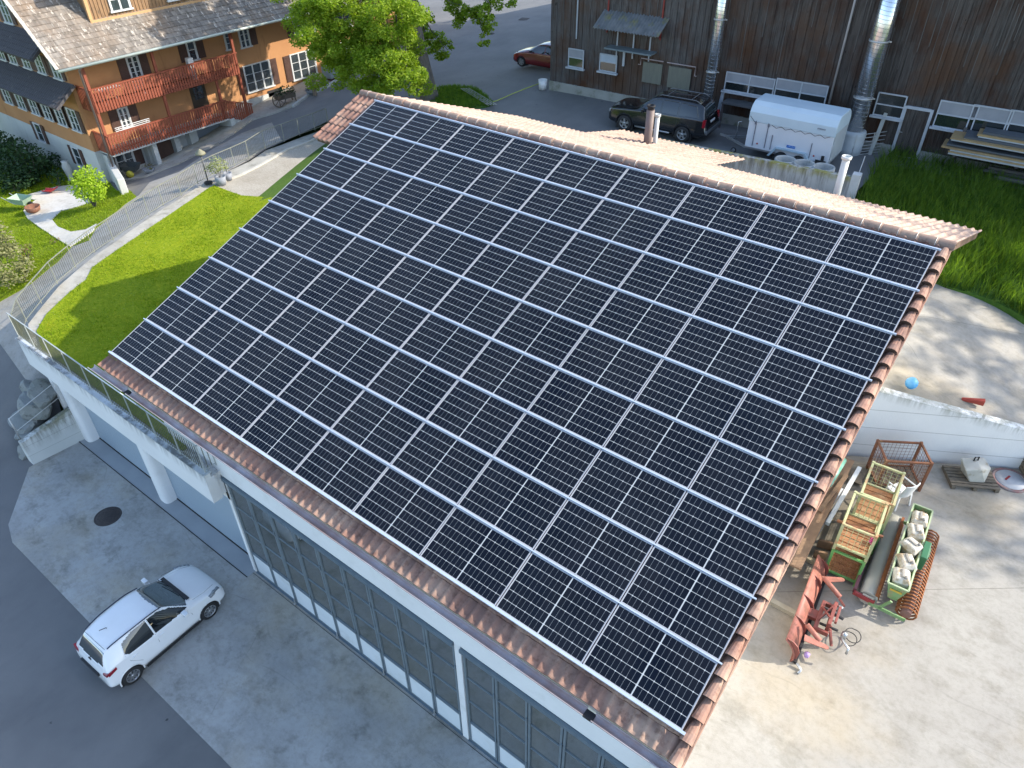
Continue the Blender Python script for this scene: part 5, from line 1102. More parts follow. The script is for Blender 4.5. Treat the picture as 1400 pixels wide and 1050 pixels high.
# porch balconies: slab, boards with gaps, posts
def balcony(zt, zb, y0, y1, zf, slab):
    mb = MB(); mb.rng(XW, XP + .02, y0, y1, zf - .14, zf); o = mb.build('balcony_floor', slab, Hs)
    n = int((y1 - y0) / .155); m_ = MB()
    for i in range(n):
        y = y0 + (y1 - y0) * (i + .5) / n; e = zb + rng.uniform(-.01, .01)
        m_.ext([(-.055, e + .05), (-.035, e), (.035, e), (.055, e + .05), (.055, e + .45), (.03, e + .52), (.055, e + .60), (.055, zt - .03), (-.055, zt - .03), (-.055, e + .60), (-.03, e + .52), (-.055, e + .45)], (XP + .03, y, 0), (0, 1, 0), (0, 0, 1), (.03, 0, 0))
    k = int((XP - XW) / .155)
    for yy in (y0,):
        for i in range(k): x = XW + (XP - XW) * (i + .5) / k; m_.ext([(-.06, zb + .02), (.06, zb + .02), (.06, zt - .03), (-.06, zt - .03)], (x, yy - .03, 0), (1, 0, 0), (0, 0, 1), (0, -.03, 0))
    m_.build('balcony_boards', M['redwood'], o)
    m_ = MB(); m_.rng(XP - .03, XP + .09, y0 - .05, y1 + .05, zt - .05, zt + .01); m_.rng(XW, XP, y0 - .09, y0 - .0, zt - .05, zt + .01); m_.rng(XP - .02, XP + .025, y0, y1, zb + .2, zb + .28); m_.build('hand_rail', M['redwood'], o); return o
balcony(7.2, 6.02, 1.95, 10.7, 6.15, M['redwood']); balcony(4.86, 3.8, 2.0, 9.3, 3.85, M['base'])
mb = MB()
for y in (2.0, 5.75, 10.65): mb.rng(XP - .12, XP + .02, y - .07, y + .07, 3.8 if y < 10 else 3.2, 8.3)
for y in (9.1,): mb.rng(XP - .1, XP, y - .07, y + .07, 3.8, 6.0)
mb.each('balcony_post', M['redwood'], Hs)
mb = MB(); mb.rng(XW, XP - .05, 1.95, 10.7, 8.28, 8.4); mb.rng(XP - .15, XP + .0, 1.9, 10.8, 8.25, 8.42); mb.each('porch_beam', M['redwood'], Hs)
# outer stair with boarded rail
mb = MB(); m2 = MB()
for i in range(6): mb.rng(XW + .1, XP - .0, 9.6 + i * .3, 9.9 + i * .3, 2.6, 3.75 - i * .12)
mb.build('outer_stair', M['base'], Hs)
for i in range(12): y = 9.35 + i * .14; z0 = 3.75 - i * .05; m2.rng(XP + .0, XP + .03, y, y + .1, z0, z0 + 1.0)
m2.bar((XP + .02, 9.3, 4.8), (XP + .02, 11.05, 4.2), .1, .06); m2.build('stair_rail', M['redwood'], Hs)
# gable side: pent roofs and window rows
def pent(x0, x1, ztop, zlow, name):
    a = math.atan2(ztop - zlow, 1.25)
    P = lambda u, s, h=0.: Vector((u, YS - 1.25 + s * math.cos(a) - h * math.sin(a), zlow + s * math.sin(a) + h * math.cos(a)))
    return plaintiles(P, x0, x1, 1.25 / math.cos(a), mat(name, (.075, .07, .075), (.055, .05, .052), 4, .8, c3=(.12, .11, .11), s3=4), 'pent_roof', Hs, .2, .28)
pent(-37.5, -24.2, 7.35, 6.45, 'pent_tiles'); pent(-37.5, -25.0, 9.55, 8.65, 'pent_tiles_upper')
lowx = [at(a, b, y=YS) for a, b in ((101.7, 163), (82.3, 155.6), (62.9, 146.5), (44, 137.4), (25, 129), (6, 120))]
for i, p in enumerate(lowx): hwin('y', p.x - .42, p.x + .42, 4.75, 5.85, sh=(1, 1), n=2, rows=3, wall=YS, shw=.42)
for a, b in ((80, 102), (57, 92), (36.6, 84), (17, 76), (1, 70)): p = at(a, b, y=YS); hwin('y', p.x - .38, p.x + .38, 7.45, 8.35, sh=(1, 1), n=2, rows=3, wall=YS, shw=.36)
for a, b in ((10, 20),): p = at(a, b, y=YS); hwin('y', p.x - .4, p.x + .4, 9.65, 10.8, sh=(1, 1), n=2, rows=3, wall=YS, shw=.42)
for a, b in ((107, 213), (55, 180)): p = at(a, b, y=YS); hwin('y', p.x - .35, p.x + .35, p.z - .55, p.z + .45, sh=(1, 1), n=1, rows=2, wall=YS - .02, shw=.35)
mb = MB(); mb.rng(-37.8, -37.2, YS - 1.3, YS, 3.4, 6.3); mb.build('annex_wall', M['brown'], Hs)
# balcony furniture
t = thing('balcony_table', 'white slatted table on the upper balcony of the farmhouse', 'table', (-23.9, 3.2, 6.15)); mb = MB(); mb.rng(-24.25, -23.65, 2.6, 3.8, 6.86, 6.9); mb.build('tabletop', M['plastic_white'], t)
for x in (-24.2, -23.7):
    for y in (2.7, 3.7): MB().bar((x, y, 6.15), (x, 3.2 + (3.2 - y) * .3, 6.86), .04, .04).build('leg', M['steel'], t)
def chair(name, label, p, rz, sc=1.):
    t = thing(name, label, 'chair', p, rz); c = M['plastic_white']; m_ = MB(); m_.rng(-.22, .22, -.22, .22, .40, .44); bevel(m_.build('seat', c, t, local=True), .015)
    m_ = MB(); n = 8; vs = []
    for z, lean in ((.44, 0), (.85, -.1)):
        for d in (0, .025):
            for k in range(n + 1): a = math.pi * (.15 + .7 * k / n); vs.append((-.24 * math.cos(a), -.10 - .14 * math.sin(a) + lean - d, z + (.06 * math.sin(a) if z > .5 else 0)))
    q = n + 1; m_.add(vs, [(k, k + 1, 2 * q + k + 1, 2 * q + k) for k in range(n)] + [(q + k + 1, q + k, 3 * q + k, 3 * q + k + 1) for k in range(n)] + [(2 * q + k, 2 * q + k + 1, 3 * q + k + 1, 3 * q + k) for k in range(n)] + [(0, 2 * q, 3 * q, q), (n, q + n, 3 * q + n, 2 * q + n)]); m_.build('backrest', c, t, local=True)
    for sx in (-1, 1):
        for sy in (-1, 1): m_ = MB(); m_.bar((sx * .24, sy * .25, 0), (sx * .2, sy * .2, .41), .05, .035); m_.build('leg', c, t, local=True)
        m_ = MB(); m_.tube([(sx * .23, .2, .4), (sx * .25, .18, .64), (sx * .25, -.2, .66)], .022, 6); m_.build('armrest', c, t, local=True)
    return t
chair('balcony_chair', 'white chair on the upper balcony beside the white table', (-23.85, 4.75, 6.15), math.radians(160)); 
t = thing('lounger', 'dark cushioned lounger on the upper balcony behind the rail', 'lounger', (-23.9, 6.9, 6.15)); bevel(MB().rng(-24.3, -23.6, 6.1, 7.7, 6.5, 6.62).build('cushion', mat('patterned_cushion', (.06, .035, .035), (.30, .2, .18), 6), t), .03)
for y in (6.2, 7.6): MB().rng(-24.2, -23.7, y - .03, y + .03, 6.15, 6.5).build('leg', M['brown'], t)
tag(bevel(MB().rng(-24.1, -23.8, 7.95, 8.3, 6.16, 7.35).build('white_box', M['plastic_white']), .04), 'white upright box on the upper balcony next to the lounger', 'box')
t = thing('airer', 'white laundry airer leaning over the lower balcony rail', 'airer', (-23.5, 3.6, 3.9)); mb = MB()
for k in range(5): mb.bar((-23.6 + .0, 2.7, 4.62 + k * .09), (-23.6, 4.7, 4.62 + k * .09), .03, .025)
mb.bar((-23.6, 2.9, 3.9), (-23.6, 2.9, 5), .03); mb.bar((-23.6, 4.5, 3.9), (-23.6, 4.5, 5), .03); mb.build('rods', M['plastic_white'], t)
# ================= plants =================
def leaf_mat(name, a, b, tr=.45):
    n = NT(name); ri = n.n('NewGeometry'); wv = n.white(n.vec(n.m('FLOOR', n.m('MULTIPLY', n.xyz(n.pos())[0], 6)), n.m('FLOOR', n.m('MULTIPLY', n.xyz(n.pos())[1], 6)), n.m('FLOOR', n.m('MULTIPLY', n.xyz(n.pos())[2], 6))))
    col = n.mix(wv, a, b); n.out(col, .6, spec=.3)
    tl = n.n('BsdfTranslucent'); n.put(tl.inputs[0], n.mix(1., col, (1.5, 1.5, .55), 'MULTIPLY')); mx = n.n('MixShader'); mx.inputs[0].default_value = tr
    n.t.links.new(n.b.outputs[0], mx.inputs[1]); n.t.links.new(tl.outputs[0], mx.inputs[2]); n.t.links.new(mx.outputs[0], n.t.nodes['Material Output'].inputs[0]); return n.mat
def leaves(name, centers, m, parent, per, size, seed=1, flat=.0):
    r = np.random.RandomState(seed); V = []; 
    for (c, rad) in centers:
        n = int(per * rad ** 2); d = r.normal(size=(n, 3)); d /= np.linalg.norm(d, axis=1)[:, None]; rr = rad * r.uniform(.35, 1.05, (n, 1)) ** .7
        pos = np.array(c) + d * rr * np.array((1, 1, .75)); s = size * r.uniform(.6, 1.25, (n, 1))
        t = r.normal(size=(n, 3)); t[:, 2] *= .5; t /= np.linalg.norm(t, axis=1)[:, None]; nn = r.normal(size=(n, 3)) + d * .8; nn[:, 2] += .8 + flat; b = np.cross(nn, t); b /= np.linalg.norm(b, axis=1)[:, None] + 1e-9
        V.append(np.stack([pos - t * s, pos - b * s * .55 + t * s * .1, pos + t * s, pos + b * s * .55 + t * s * .1], axis=1).reshape(-1, 3))
    V = np.concatenate(V); nq = len(V) // 4; me = bpy.data.meshes.new(name)
    root = parent
    Mi = np.array(XF[root.name].inverted()); V = V @ Mi[:3, :3].T + Mi[:3, 3]
    me.vertices.add(len(V)); me.vertices.foreach_set('co', V.ravel()); me.loops.add(nq * 4); me.loops.foreach_set('vertex_index', np.arange(nq * 4)); me.polygons.add(nq); me.polygons.foreach_set('loop_start', np.arange(nq) * 4); me.polygons.foreach_set('loop_total', np.full(nq, 4))
    me.update(); me.materials.append(m); o = bpy.data.objects.new(name, me); COL.objects.link(o); o.parent = parent; return o
bark = mat('grey_bark', (.16, .145, .125), (.09, .08, .07), 3, .9, stretch=(5, 5, .8), bump=.05, bs=5)
lm = leaf_mat('spring_leaves', (.15, .25, .012), (.27, .36, .04), .5); tb = Vector((-12.0, 14.75, 5.5))
BT = thing('lime_tree', 'tall broadleaf tree with bright spring leaves between the farmhouse and the barn', 'tree', tb)
up1 = Vector(at(560, 0, y=14.6)); mb = MB()
tr = [tb - UP * .4, tb + UP * .5, tb.lerp(up1, .5) + UP * .0, up1, up1 + (up1 - tb) * .8, up1 + Vector((-.8, .6, 9))]
mb.tube(tr, [.7, .46, .38, .34, .28, .12], 18)
def limb(a, b, r0, r1, sag=.0, seed=0):
    r = np.random.RandomState(seed); a = Vector(a); b = Vector(b); pts = []
    for k in range(6): q = a.lerp(b, k / 5); q.z += sag * math.sin(math.pi * k / 5); q += Vector(r.uniform(-.12, .12, 3)) * (0 < k < 5); pts.append(q)
    mb.tube(pts, [r0 + (r1 - r0) * k / 5 for k in range(6)], 7)
cl = []
# low boughs seen in the photo (left side dense, right side thin) - points at the tree's own depth
low = [(405, 20), (430, 15), (455, 12), (480, 18), (510, 12), (540, 10), (420, 45), (445, 50), (470, 45), (500, 45), (530, 40), (552, 40), (448, 75), (475, 70), (503, 72), (530, 70), (550, 64), (460, 92), (497, 95), (522, 92), (540, 88), (515, 108), (508, 118), (548, 100), (556, 112)]
r4 = np.random.RandomState(4)
for i, (a, b) in enumerate(low):
    yy = 14.2 - (620 - a) * .014 + r4.uniform(-1.0, 1.2); p = at(a, b - 3, y=yy - 1.2)
    for h in range(8): cl.append((p + Vector(r4.uniform(-.95, .95, 3)), r4.uniform(.3, .66)))
    if i % 2 == 0: limb(tr[3].lerp(tr[4], r4.uniform(0, .8)), p, .09, .02, .8, i)
cl2 = []
for k_, ch in enumerate((((600, -8), (618, 4), (636, 8), (650, 14), (656, 26), (658, 38), (661, 48), (657, 54)), ((640, -10), (660, -4), (676, 3), (690, 6), (698, 3)), ((618, 2), (626, 14), (628, 26), (638, 30)), ((583, 30), (590, 42), (598, 52), (606, 62), (612, 68)), ((585, 55), (592, 64), (598, 72), (596, 66)), ((575, 40), (570, 58), (566, 74), (572, 82)), ((668, 2), (672, 12), (668, 22), (674, 30)))):
    yy = 15.9 + .3 * (k_ % 3); ps = [at(a, b, y=yy + .15 * q) for q, (a, b) in enumerate(ch)]; mb.tube([tr[3].lerp(tr[4], .35)] + ps, [.06] + [.03 - .003 * q for q in range(len(ps))], 6)
    for q, p in enumerate(ps):
        for h in range(3): cl2.append((p + Vector(r4.uniform(-.35, .35, 3)), r4.uniform(.16, .34) * (1 if q < len(ps) - 1 else .7)))
# crown above the frame
for i in range(80):
    d = r4.normal(size=3); d /= np.linalg.norm(d); rr = r4.uniform(.5, 1) ** .5
    p = Vector((-12.8, 18.2, 16.2)) + Vector((d[0] * 4.8 * rr, d[1] * 4.2 * rr, d[2] * 4.4 * rr)); cl.append((p, r4.uniform(.6, 1.0)))
    if i % 5 == 0: limb(tr[4].lerp(tr[5], r4.uniform(0, 1)), p, .12, .03, .3, i)
for i in range(50):
    d = r4.normal(size=3); d /= np.linalg.norm(d); rr = r4.uniform(.4, 1) ** .5; cl.append((Vector((-12.2, 20.8, 21.5)) + Vector((d[0] * 4.2 * rr, d[1] * 4.5 * rr, d[2] * 3.4 * rr)), r4.uniform(.6, 1.1)))
    if i % 6 == 0: limb(tr[5], cl[-1][0], .09, .02, .3, i)
mb.build('trunk', bark, BT); NL = 8 * len(low); leaves('crown', cl[:NL], lm, BT, 1300, .075, 3); leaves('crown', cl2, lm, BT, 1500, .075, 5); leaves('crown', cl[NL:], lm, BT, 170, .19, 6)
# tree beyond the right edge of the frame: casts the dappled shade on the side yard
s1 = Vector((40.5, 25.5, 5)); ST = thing('walnut_tree', 'large leafy tree standing beyond the right edge of the side yard', 'tree', s1)
mb = MB(); mb.tube([s1 - UP * 1, s1 + UP * 4, s1 + Vector((.3, .2, 12)), s1 + Vector((0, 0, 24))], [.6, .5, .35, .1], 12); c3 = []
for i in range(120):
    d = r4.normal(size=3); d /= np.linalg.norm(d); rr = r4.uniform(.4, 1) ** .6; p = s1 + Vector((d[0] * 6.5 * rr, d[1] * 8.0 * rr, 19.0 + d[2] * 6.5 * rr)); c3.append((p, r4.uniform(.5, 1.15)))
    if i % 12 == 0: limb(s1 + UP * r4.uniform(10, 20), p, .08, .02, .3, i)
mb.build('trunk', bark, ST); leaves('crown', c3, lm, ST, 60, .24, 8)
s2 = Vector((-3.5, 42.5, 6)); S2 = thing('added_shade_tree', 'unseen leafy tree added behind the barn to shade the rear road', 'tree', s2)  # unseen tree, added only to throw shade on the rear road
mb = MB(); mb.tube([s2 - UP * 1, s2 + UP * 4, s2 + Vector((.3, .2, 9)), s2 + Vector((0, 0, 14))], [.4, .32, .22, .08], 12); c3 = []
for i in range(110):
    d = r4.normal(size=3); d /= np.linalg.norm(d); rr = r4.uniform(.2, 1) ** .5; p = s2 + Vector((d[0] * 6.5 * rr, d[1] * 6.0 * rr, 10.5 + d[2] * 5.5 * rr)); c3.append((p, r4.uniform(.8, 1.5)))
    if i % 8 == 0: limb(s2 + UP * r4.uniform(4, 10), p, .08, .02, .3, i)
mb.build('trunk', bark, S2); leaves('crown', c3, lm, S2, 60, .3, 9)
def shrub(name, label, p, blobs, m, per, size, seed, stem=True, group=None):
    t = thing(name, label, 'shrub', p, 0, group); m_ = MB()
    for k, (o, r_) in enumerate(blobs):
        q = Vector(p) + Vector(o); m_.tube([Vector(p) - UP * .1, Vector(p).lerp(q, .5) + Vector((.03, 0, .05)), q], [.03, .02, .008], 5)
    m_.build('stems', bark, t); leaves('foliage', [(Vector(p) + Vector(o), r_) for o, r_ in blobs], m, t, per, size, seed); return t
lm2 = leaf_mat('bright_shrub_leaves', (.28, .42, .02), (.38, .50, .05)); lmd = leaf_mat('dark_shrub_leaves', (.018, .045, .018), (.03, .07, .02), .25); lmc = leaf_mat('conifer_needles', (.17, .18, .07), (.23, .23, .11), .2); lmr = leaf_mat('reddish_leaves', (.16, .09, .05), (.12, .14, .04), .3); lmg = leaf_mat('greygreen_leaves', (.24, .28, .12), (.32, .34, .18), .3)
p = onT(130, 284); shrub('round_shrub', 'bright yellow-green round shrub at the corner of the farmhouse garden', p, [((0, 0, .9), .75), ((.35, .3, 1.2), .6), ((-.35, -.2, 1.1), .6), ((.1, -.1, 1.6), .55), ((-.1, .3, 1.7), .5), ((.5, .1, .8), .5), ((-.5, 0, .7), .5), ((.2, .5, 1.6), .4)], lm2, 900, .07, 11)
dk = [(-27.0, .2), (-29.0, -.1), (-31.2, 0), (-33.5, .1), (-35.5, -.5)]
for i, (x, y) in enumerate(dk): z = T(x, y); shrub('dark_shrub', ['dark green shrub by the corner window of the farmhouse gable', 'large dark shrub below the second gable window', 'dark shrub in the middle of the gable wall', 'dark shrub near the far end of the gable wall', 'farthest dark shrub beyond the gable wall'][i], Vector((x, y, z)), [((0, -.3, .8), 1.1), ((.6, .0, 1.6), .9), ((-.7, -.5, 1.3), .9), ((0, -1.2, .7), .9), ((.3, -.5, 2.1), .7)] if i else [((0, 0, .6), .5), ((.2, .1, .9), .35)], lmd, 330, .10, 20 + i, group='dark shrubs along the gable')
for i, (px, py, lb) in enumerate(((22, 262, 'dark garden bush between the conifer and the farmhouse gable'), (55, 240, 'low dark garden bush in front of the gable shrubs'), (4, 225, 'dark bush behind the conifer at the left edge'))):
    p = onT(px, py); shrub('dark_shrub', lb, p, [((0, 0, .5), .9), ((.7, .3, .8), .7), ((-.7, -.1, .7), .8), ((.1, .8, .6), .8)], lmd, 330, .10, 70 + i)
# conifer at the left edge
ct_ = Vector(onT(2, 400)); ct_ = Vector((ct_.x - .6, ct_.y, ct_.z)); CT = thing('conifer', 'olive-green conifer at the left edge of the garden', 'tree', ct_); m_ = MB(); m_.tube([ct_, ct_ + UP * 6.2], [.16, .03], 8); m_.build('trunk', bark, CT); cc = []
for lv in range(14):
    z = .7 + lv * .42; R_ = 1.9 * (1 - lv / 15.); n = max(3, int(R_ * 6))
    for k in range(n): a = 2 * math.pi * (k + .5 * (lv % 2)) / n + r4.uniform(-.2, .2); cc.append((ct_ + Vector((R_ * .75 * math.cos(a), R_ * .75 * math.sin(a), z + r4.uniform(-.1, .1))), .42 - lv * .012))
leaves('crown', cc, lmc, CT, 620, .07, 31, .4)
p = onT(40, 357); shrub('small_shrub', 'small reddish-green shrub on the left garden lawn', p, [((0, 0, .35), .3), ((.1, .1, .65), .25), ((-.12, 0, .55), .22)], lmr, 900, .05, 40)
p = onT(10, 384); shrub('dry_tuft', 'pale dry ornamental tuft at the left edge of the garden lawn', p, [((0, 0, .2), .35), ((.3, .2, .15), .3)], leaf_mat('dry_leaves', (.30, .27, .15), (.2, .24, .1), .2), 700, .06, 41)
p = onT(76, 333); shrub('small_shrub', 'tiny dark seedling shrub on the lawn beside the pale garden path', p, [((0, 0, .15), .22)], lmr, 900, .05, 42)
def pot(px, py, r, h, lb, blobs, m, z=ZT):
    p = at(px, py, z=z + .02); t = thing('potted_plant', lb, 'plant', p); m_ = MB(); m_.lathe(p, [(0, 0), (r * .75, 0), (r, h), (r * .9, h), (r * .85, h * .85), (0, h * .85)], 20); m_.build('pot', mat('grey_pot', (.26, .28, .32), None, 3), t)
    leaves('foliage', [(Vector(p) + Vector(o), q) for o, q in blobs], m, t, 1100, .05, int(px)); m_ = MB()
    for o, q in blobs: m_.tube([Vector(p) + UP * h * .8, Vector(p) + Vector(o)], .012, 4)
    m_.build('stems', bark, t)
pot(303.5, 252.5, .26, .42, 'larger grey pot with a leafy plant at the corner of the terrace lawn', [((-.2, 0, .8), .38), ((.2, .1, .95), .36), ((-.45, -.1, .75), .3), ((.0, 0, 1.15), .3)], lmg); pot(313, 246, .2, .36, 'smaller grey pot with a thin plant near the fence', [((0, 0, .6), .14), ((-.1, .0, .95), .12)], lmg)
# parasol-like lamp by the pots
p = at(285, 250, z=4.4); t = thing('garden_lamp', 'tall thin garden lamp post with a small shade beside the potted plants', 'lamp', p); h_ = hat(270, 207, p); MB().tube([p, (p.x, p.y, h_)], .03, 8).build('post', mat('lamp_post_dark', (.12, .12, .12), None), t)
m_ = MB(); m_.lathe((p.x, p.y, h_), [(.02, .1), (.22, -.08), (.24, -.14), (.2, -.14), (0, -.02)], 14); m_.build('lamp_shade', mat('lamp_shade_olive', (.22, .21, .14), None), t); m_ = MB(); m_.lathe(p, [(0, 0), (.2, 0), (.18, .06), (0, .08)], 14); m_.build('base', M['dark'], t)
# planters and clutter by the house
def cart(px, py, lb):
    p = onT(px, py, .08); t = thing('planter_cart', lb, 'cart', p, math.radians(80)); wm = mat('cart_wood', (.10, .08, .06), None, 3); m_ = MB(); m_.tube([(-.55 + .42 * math.cos(a), -.25, .42 + .42 * math.sin(a)) for a in np.linspace(0, 2 * math.pi, 20)][:-1], .035, 6, closed=True)
    for k in range(8): a = math.pi * k / 4; m_.bar((-.55, -.25, .42), (-.55 + .4 * math.cos(a), -.25, .42 + .4 * math.sin(a)), .03, .03)
    m_.build('wheel', wm, t, local=True); m_ = MB(); m_.rng(-.6, .6, -.2, .3, .35, .6); m_.bar((.5, -.2, .4), (.6, -.2, 0), .05); m_.bar((.5, .3, .4), (.6, .3, 0), .05); m_.build('trough', wm, t, local=True)
    leaves('foliage', [(XF[t.name] @ Vector(o), r_) for o, r_ in (((-.3, 0, .75), .35), ((.1, .1, .8), .38), ((.45, 0, .7), .3))], lmd, t, 900, .06, 51)
cart(392, 142, 'old wheeled cart planted with green leaves against the farmhouse base')
for (px, py, s, lb, c) in ((425, 128, .3, 'low green planter bowl further up beside the planted cart', lmd), (443, 116, .28, 'dark planter bowl beside the wooden pump post', lmd), (205, 236, .3, 'shallow metal tub with twigs under the cellar window', lmr)):
    p = onT(px, py, .08); t = thing('planter_bowl', lb, 'planter', p); m_ = MB(); m_.lathe(p, [(0, 0), (s * .7, 0), (s * 1.15, s * .8), (s * 1.05, s * .8), (0, s * .6)], 18); m_.build('bowl', mat('bowl_grey', (.2, .22, .24), None, 3), t); leaves('foliage', [(Vector(p) + UP * s, s)], c, t, 800, .06, px)
p = onT(431, 131, .08); t = thing('pump_post', 'weathered wooden pump post in front of the farmhouse wall', 'post', p); m_ = MB(); m_.box(p + UP * .6, (.16, .2, 1.2)); m_.build('post', mat('pump_wood', (.2, .16, .12), None, 4), t); m_ = MB(); m_.box(p + UP * 1.22, (.2, .24, .06)); m_.tube([p + Vector((.08, 0, .8)), p + Vector((.35, 0, .75)), p + Vector((.35, 0, .6))], .025, 6); m_.build('spout', M['steel'], t)
p = onT(458, 106, .1); t = thing('covered_crate', 'grey tarpaulin-covered crate by the farmhouse wall near the tree', 'crate', p); m_ = MB(); m_.box(p + UP * .45, (.8, 1.5, .7), .1); bevel(m_.build('cover', mat('grey_cover', (.25, .29, .29), (.2, .24, .24), 3, .7), t), .08, 3); m_ = MB(); m_.box(p + UP * .1, (.7, 1.3, .2), .1); m_.build('crate', M['brown'], t)
p = onT(478, 98, .1); t = thing('stone_trough', 'pale stone planter trough beside the covered crate', 'trough', p); bevel(MB().box(p + UP * .25, (.5, .8, .5), .1).build('trough', M['coping'], t), .04); leaves('foliage', [(p + UP * .6, .3)], lmd, t, 800, .06, 61)
# mower and bucket under the porch
p = onT(183, 240, .08); t = thing('wheelbarrow', 'small yellow-wheeled hand cart by the farmhouse corner', 'cart', p, .6); m_ = MB(); m_.add([(-.3, -.25, .3), (.3, -.25, .3), (.3, .25, .3), (-.3, .25, .3), (-.45, -.35, .65), (.45, -.35, .65), (.45, .35, .65), (-.45, .35, .65)], [(0, 3, 2, 1), (0, 1, 5, 4), (1, 2, 6, 5), (2, 3, 7, 6), (3, 0, 4, 7)]); m_.build('tray', mat('dark_tray', (.06, .07, .07), None), t, local=True); m_ = MB(); m_.lathe((.0, -.32, .2), [(0, -.05), (.2, -.05), (.2, .05), (0, .05)], 16, ax='y'); m_.build('wheel', mat('yellow_wheel', (.5, .45, .05), None), t, local=True)
p = onT(33, 284, .1); t = thing('wheelbarrow', 'pale green wheelbarrow beside the conifer', 'wheelbarrow', p, .4); m_ = MB(); m_.add([(-.3, -.22, .25), (.3, -.22, .25), (.3, .22, .25), (-.3, .22, .25), (-.5, -.35, .6), (.5, -.35, .6), (.5, .35, .6), (-.5, .35, .6)], [(0, 3, 2, 1), (0, 1, 5, 4), (1, 2, 6, 5), (2, 3, 7, 6), (3, 0, 4, 7)]); m_.build('tray', mat('pale_green_tray', (.28, .40, .30), None), t, local=True); m_ = MB(); m_.lathe((.55, 0, .2), [(.1, -.04), (.2, -.05), (.2, .05), (.1, .04)], 16, ax='y'); m_.build('wheel', trimb, t, local=True); m_ = MB(); m_.tube([(.55, .1, .2), (-.3, .25, .3), (-.9, .28, .6)], .02, 6); m_.tube([(.55, -.1, .2), (-.3, -.25, .3), (-.9, -.28, .6)], .02, 6); m_.build('handles', M['steel'], t, local=True)
p = onT(47, 290, .1); t = thing('fire_bowl', 'rusty round fire bowl on the pale garden path', 'bowl', p); m_ = MB(); m_.lathe(p, [(.15, 0), (.32, .1), (.38, .32), (.34, .32), (.28, .15), (0, .1)], 20); m_.build('bowl', mat('rust_bowl', (.25, .10, .05), (.12, .06, .04), 5), t); 
p = onT(70, 262, .15); t = thing('red_sledge', 'red plastic sledge lying at the edge of the pale garden path', 'sledge', p, .5); t.scale = (.7, .7, .7); m_ = MB(); n = 10; vs = []
for i in range(n + 1):
    u = i / n; x = -.6 + 1.2 * u; z = .05 + .25 * max(0, u - .6) ** 1.2 * 3
    for yy, zz in ((-.25, .14), (-.2, 0), (.2, 0), (.25, .14)): vs.append((x, yy * (1 - .5 * max(0, u - .7)), z + zz))
m_.add(vs, [(i * 4 + k, i * 4 + k + 1, i * 4 + 5 + k, i * 4 + 4 + k) for i in range(n) for k in range(3)], 0, True); o = m_.build('shell', mat('red_plastic', (.5, .03, .03), None, 3, .4), t, local=True)
p = onT(150, 262, .05); mb = MB(); q = onT(178, 270); t = thing('garden_wall', 'low whitewashed wall end at the farmhouse corner above the garden', 'wall', p); mb.bar(onT(152, 232) + UP * .4, onT(172, 266) + UP * .3, .35, 1.0); bevel(mb.build('wall', M['base'], t), .04)
p = onT(98, 246, .1); t = thing('garden_statue', 'slim pale urn beside the gable window', 'urn', p); m_ = MB(); m_.lathe(p, [(0, 0), (.2, 0), (.14, .1), (.2, .5), (.24, .8), (.16, 1.0), (.2, 1.1), (.0, 1.1)], 16); m_.build('urn', M['base'], t)
# ================= side yard =================
ZR = 4.0
t = thing('yard_wall', 'long white concrete retaining wall with dark drips behind the mesh pallet cages', 'wall', (15.3, 2.2, ZR))
d = (wallB - wallA).normalized(); nrm = Vector((-d.y, d.x, 0)); f = MB()
zt = lambda x: 6.30 - (x - 15.1) * .262
f.add([wallA, wallB, wallB + nrm * .22, wallA + nrm * .22] + [Vector((v.x, v.y, zt(v.x))) for v in (wallA, wallB, wallB + nrm * .22, wallA + nrm * .22)], [(0, 3, 2, 1), (4, 5, 6, 7), (0, 1, 5, 4), (1, 2, 6, 5), (2, 3, 7, 6), (3, 0, 4, 7)])
f.v = [(a, b, c - 1.5) if i < 4 else (a, b, c) for i, (a, b, c) in enumerate(f.v)]
bevel(f.build('wall', M['yardwall'], t), .015)
rust = mat('rusty_steel', (.26, .105, .05), (.16, .07, .04), 5, .8, .2, c3=(.34, .2, .1), s3=6); gp_ = mat('green_paint_rusty', (.34, .40, .20), (.40, .38, .22), 4, .6, .1, c3=(.38, .20, .10), s3=3, t3=.58)
gp2 = mat('green_paint', (.10, .30, .08), (.16, .34, .12), 4, .5, c3=(.3, .2, .08), s3=4, t3=.66); rwood = mat('rusty_floor', (.36, .17, .07), (.26, .11, .045), 3, .8, c3=(.42, .26, .13), s3=3); oldw = mat('old_pallet_wood', (.17, .14, .10), (.10, .085, .065), 3, .85, stretch=(3, 3, 3))
def frame4(c, ux, uy): return Vector(c), Vector(ux), Vector(uy)
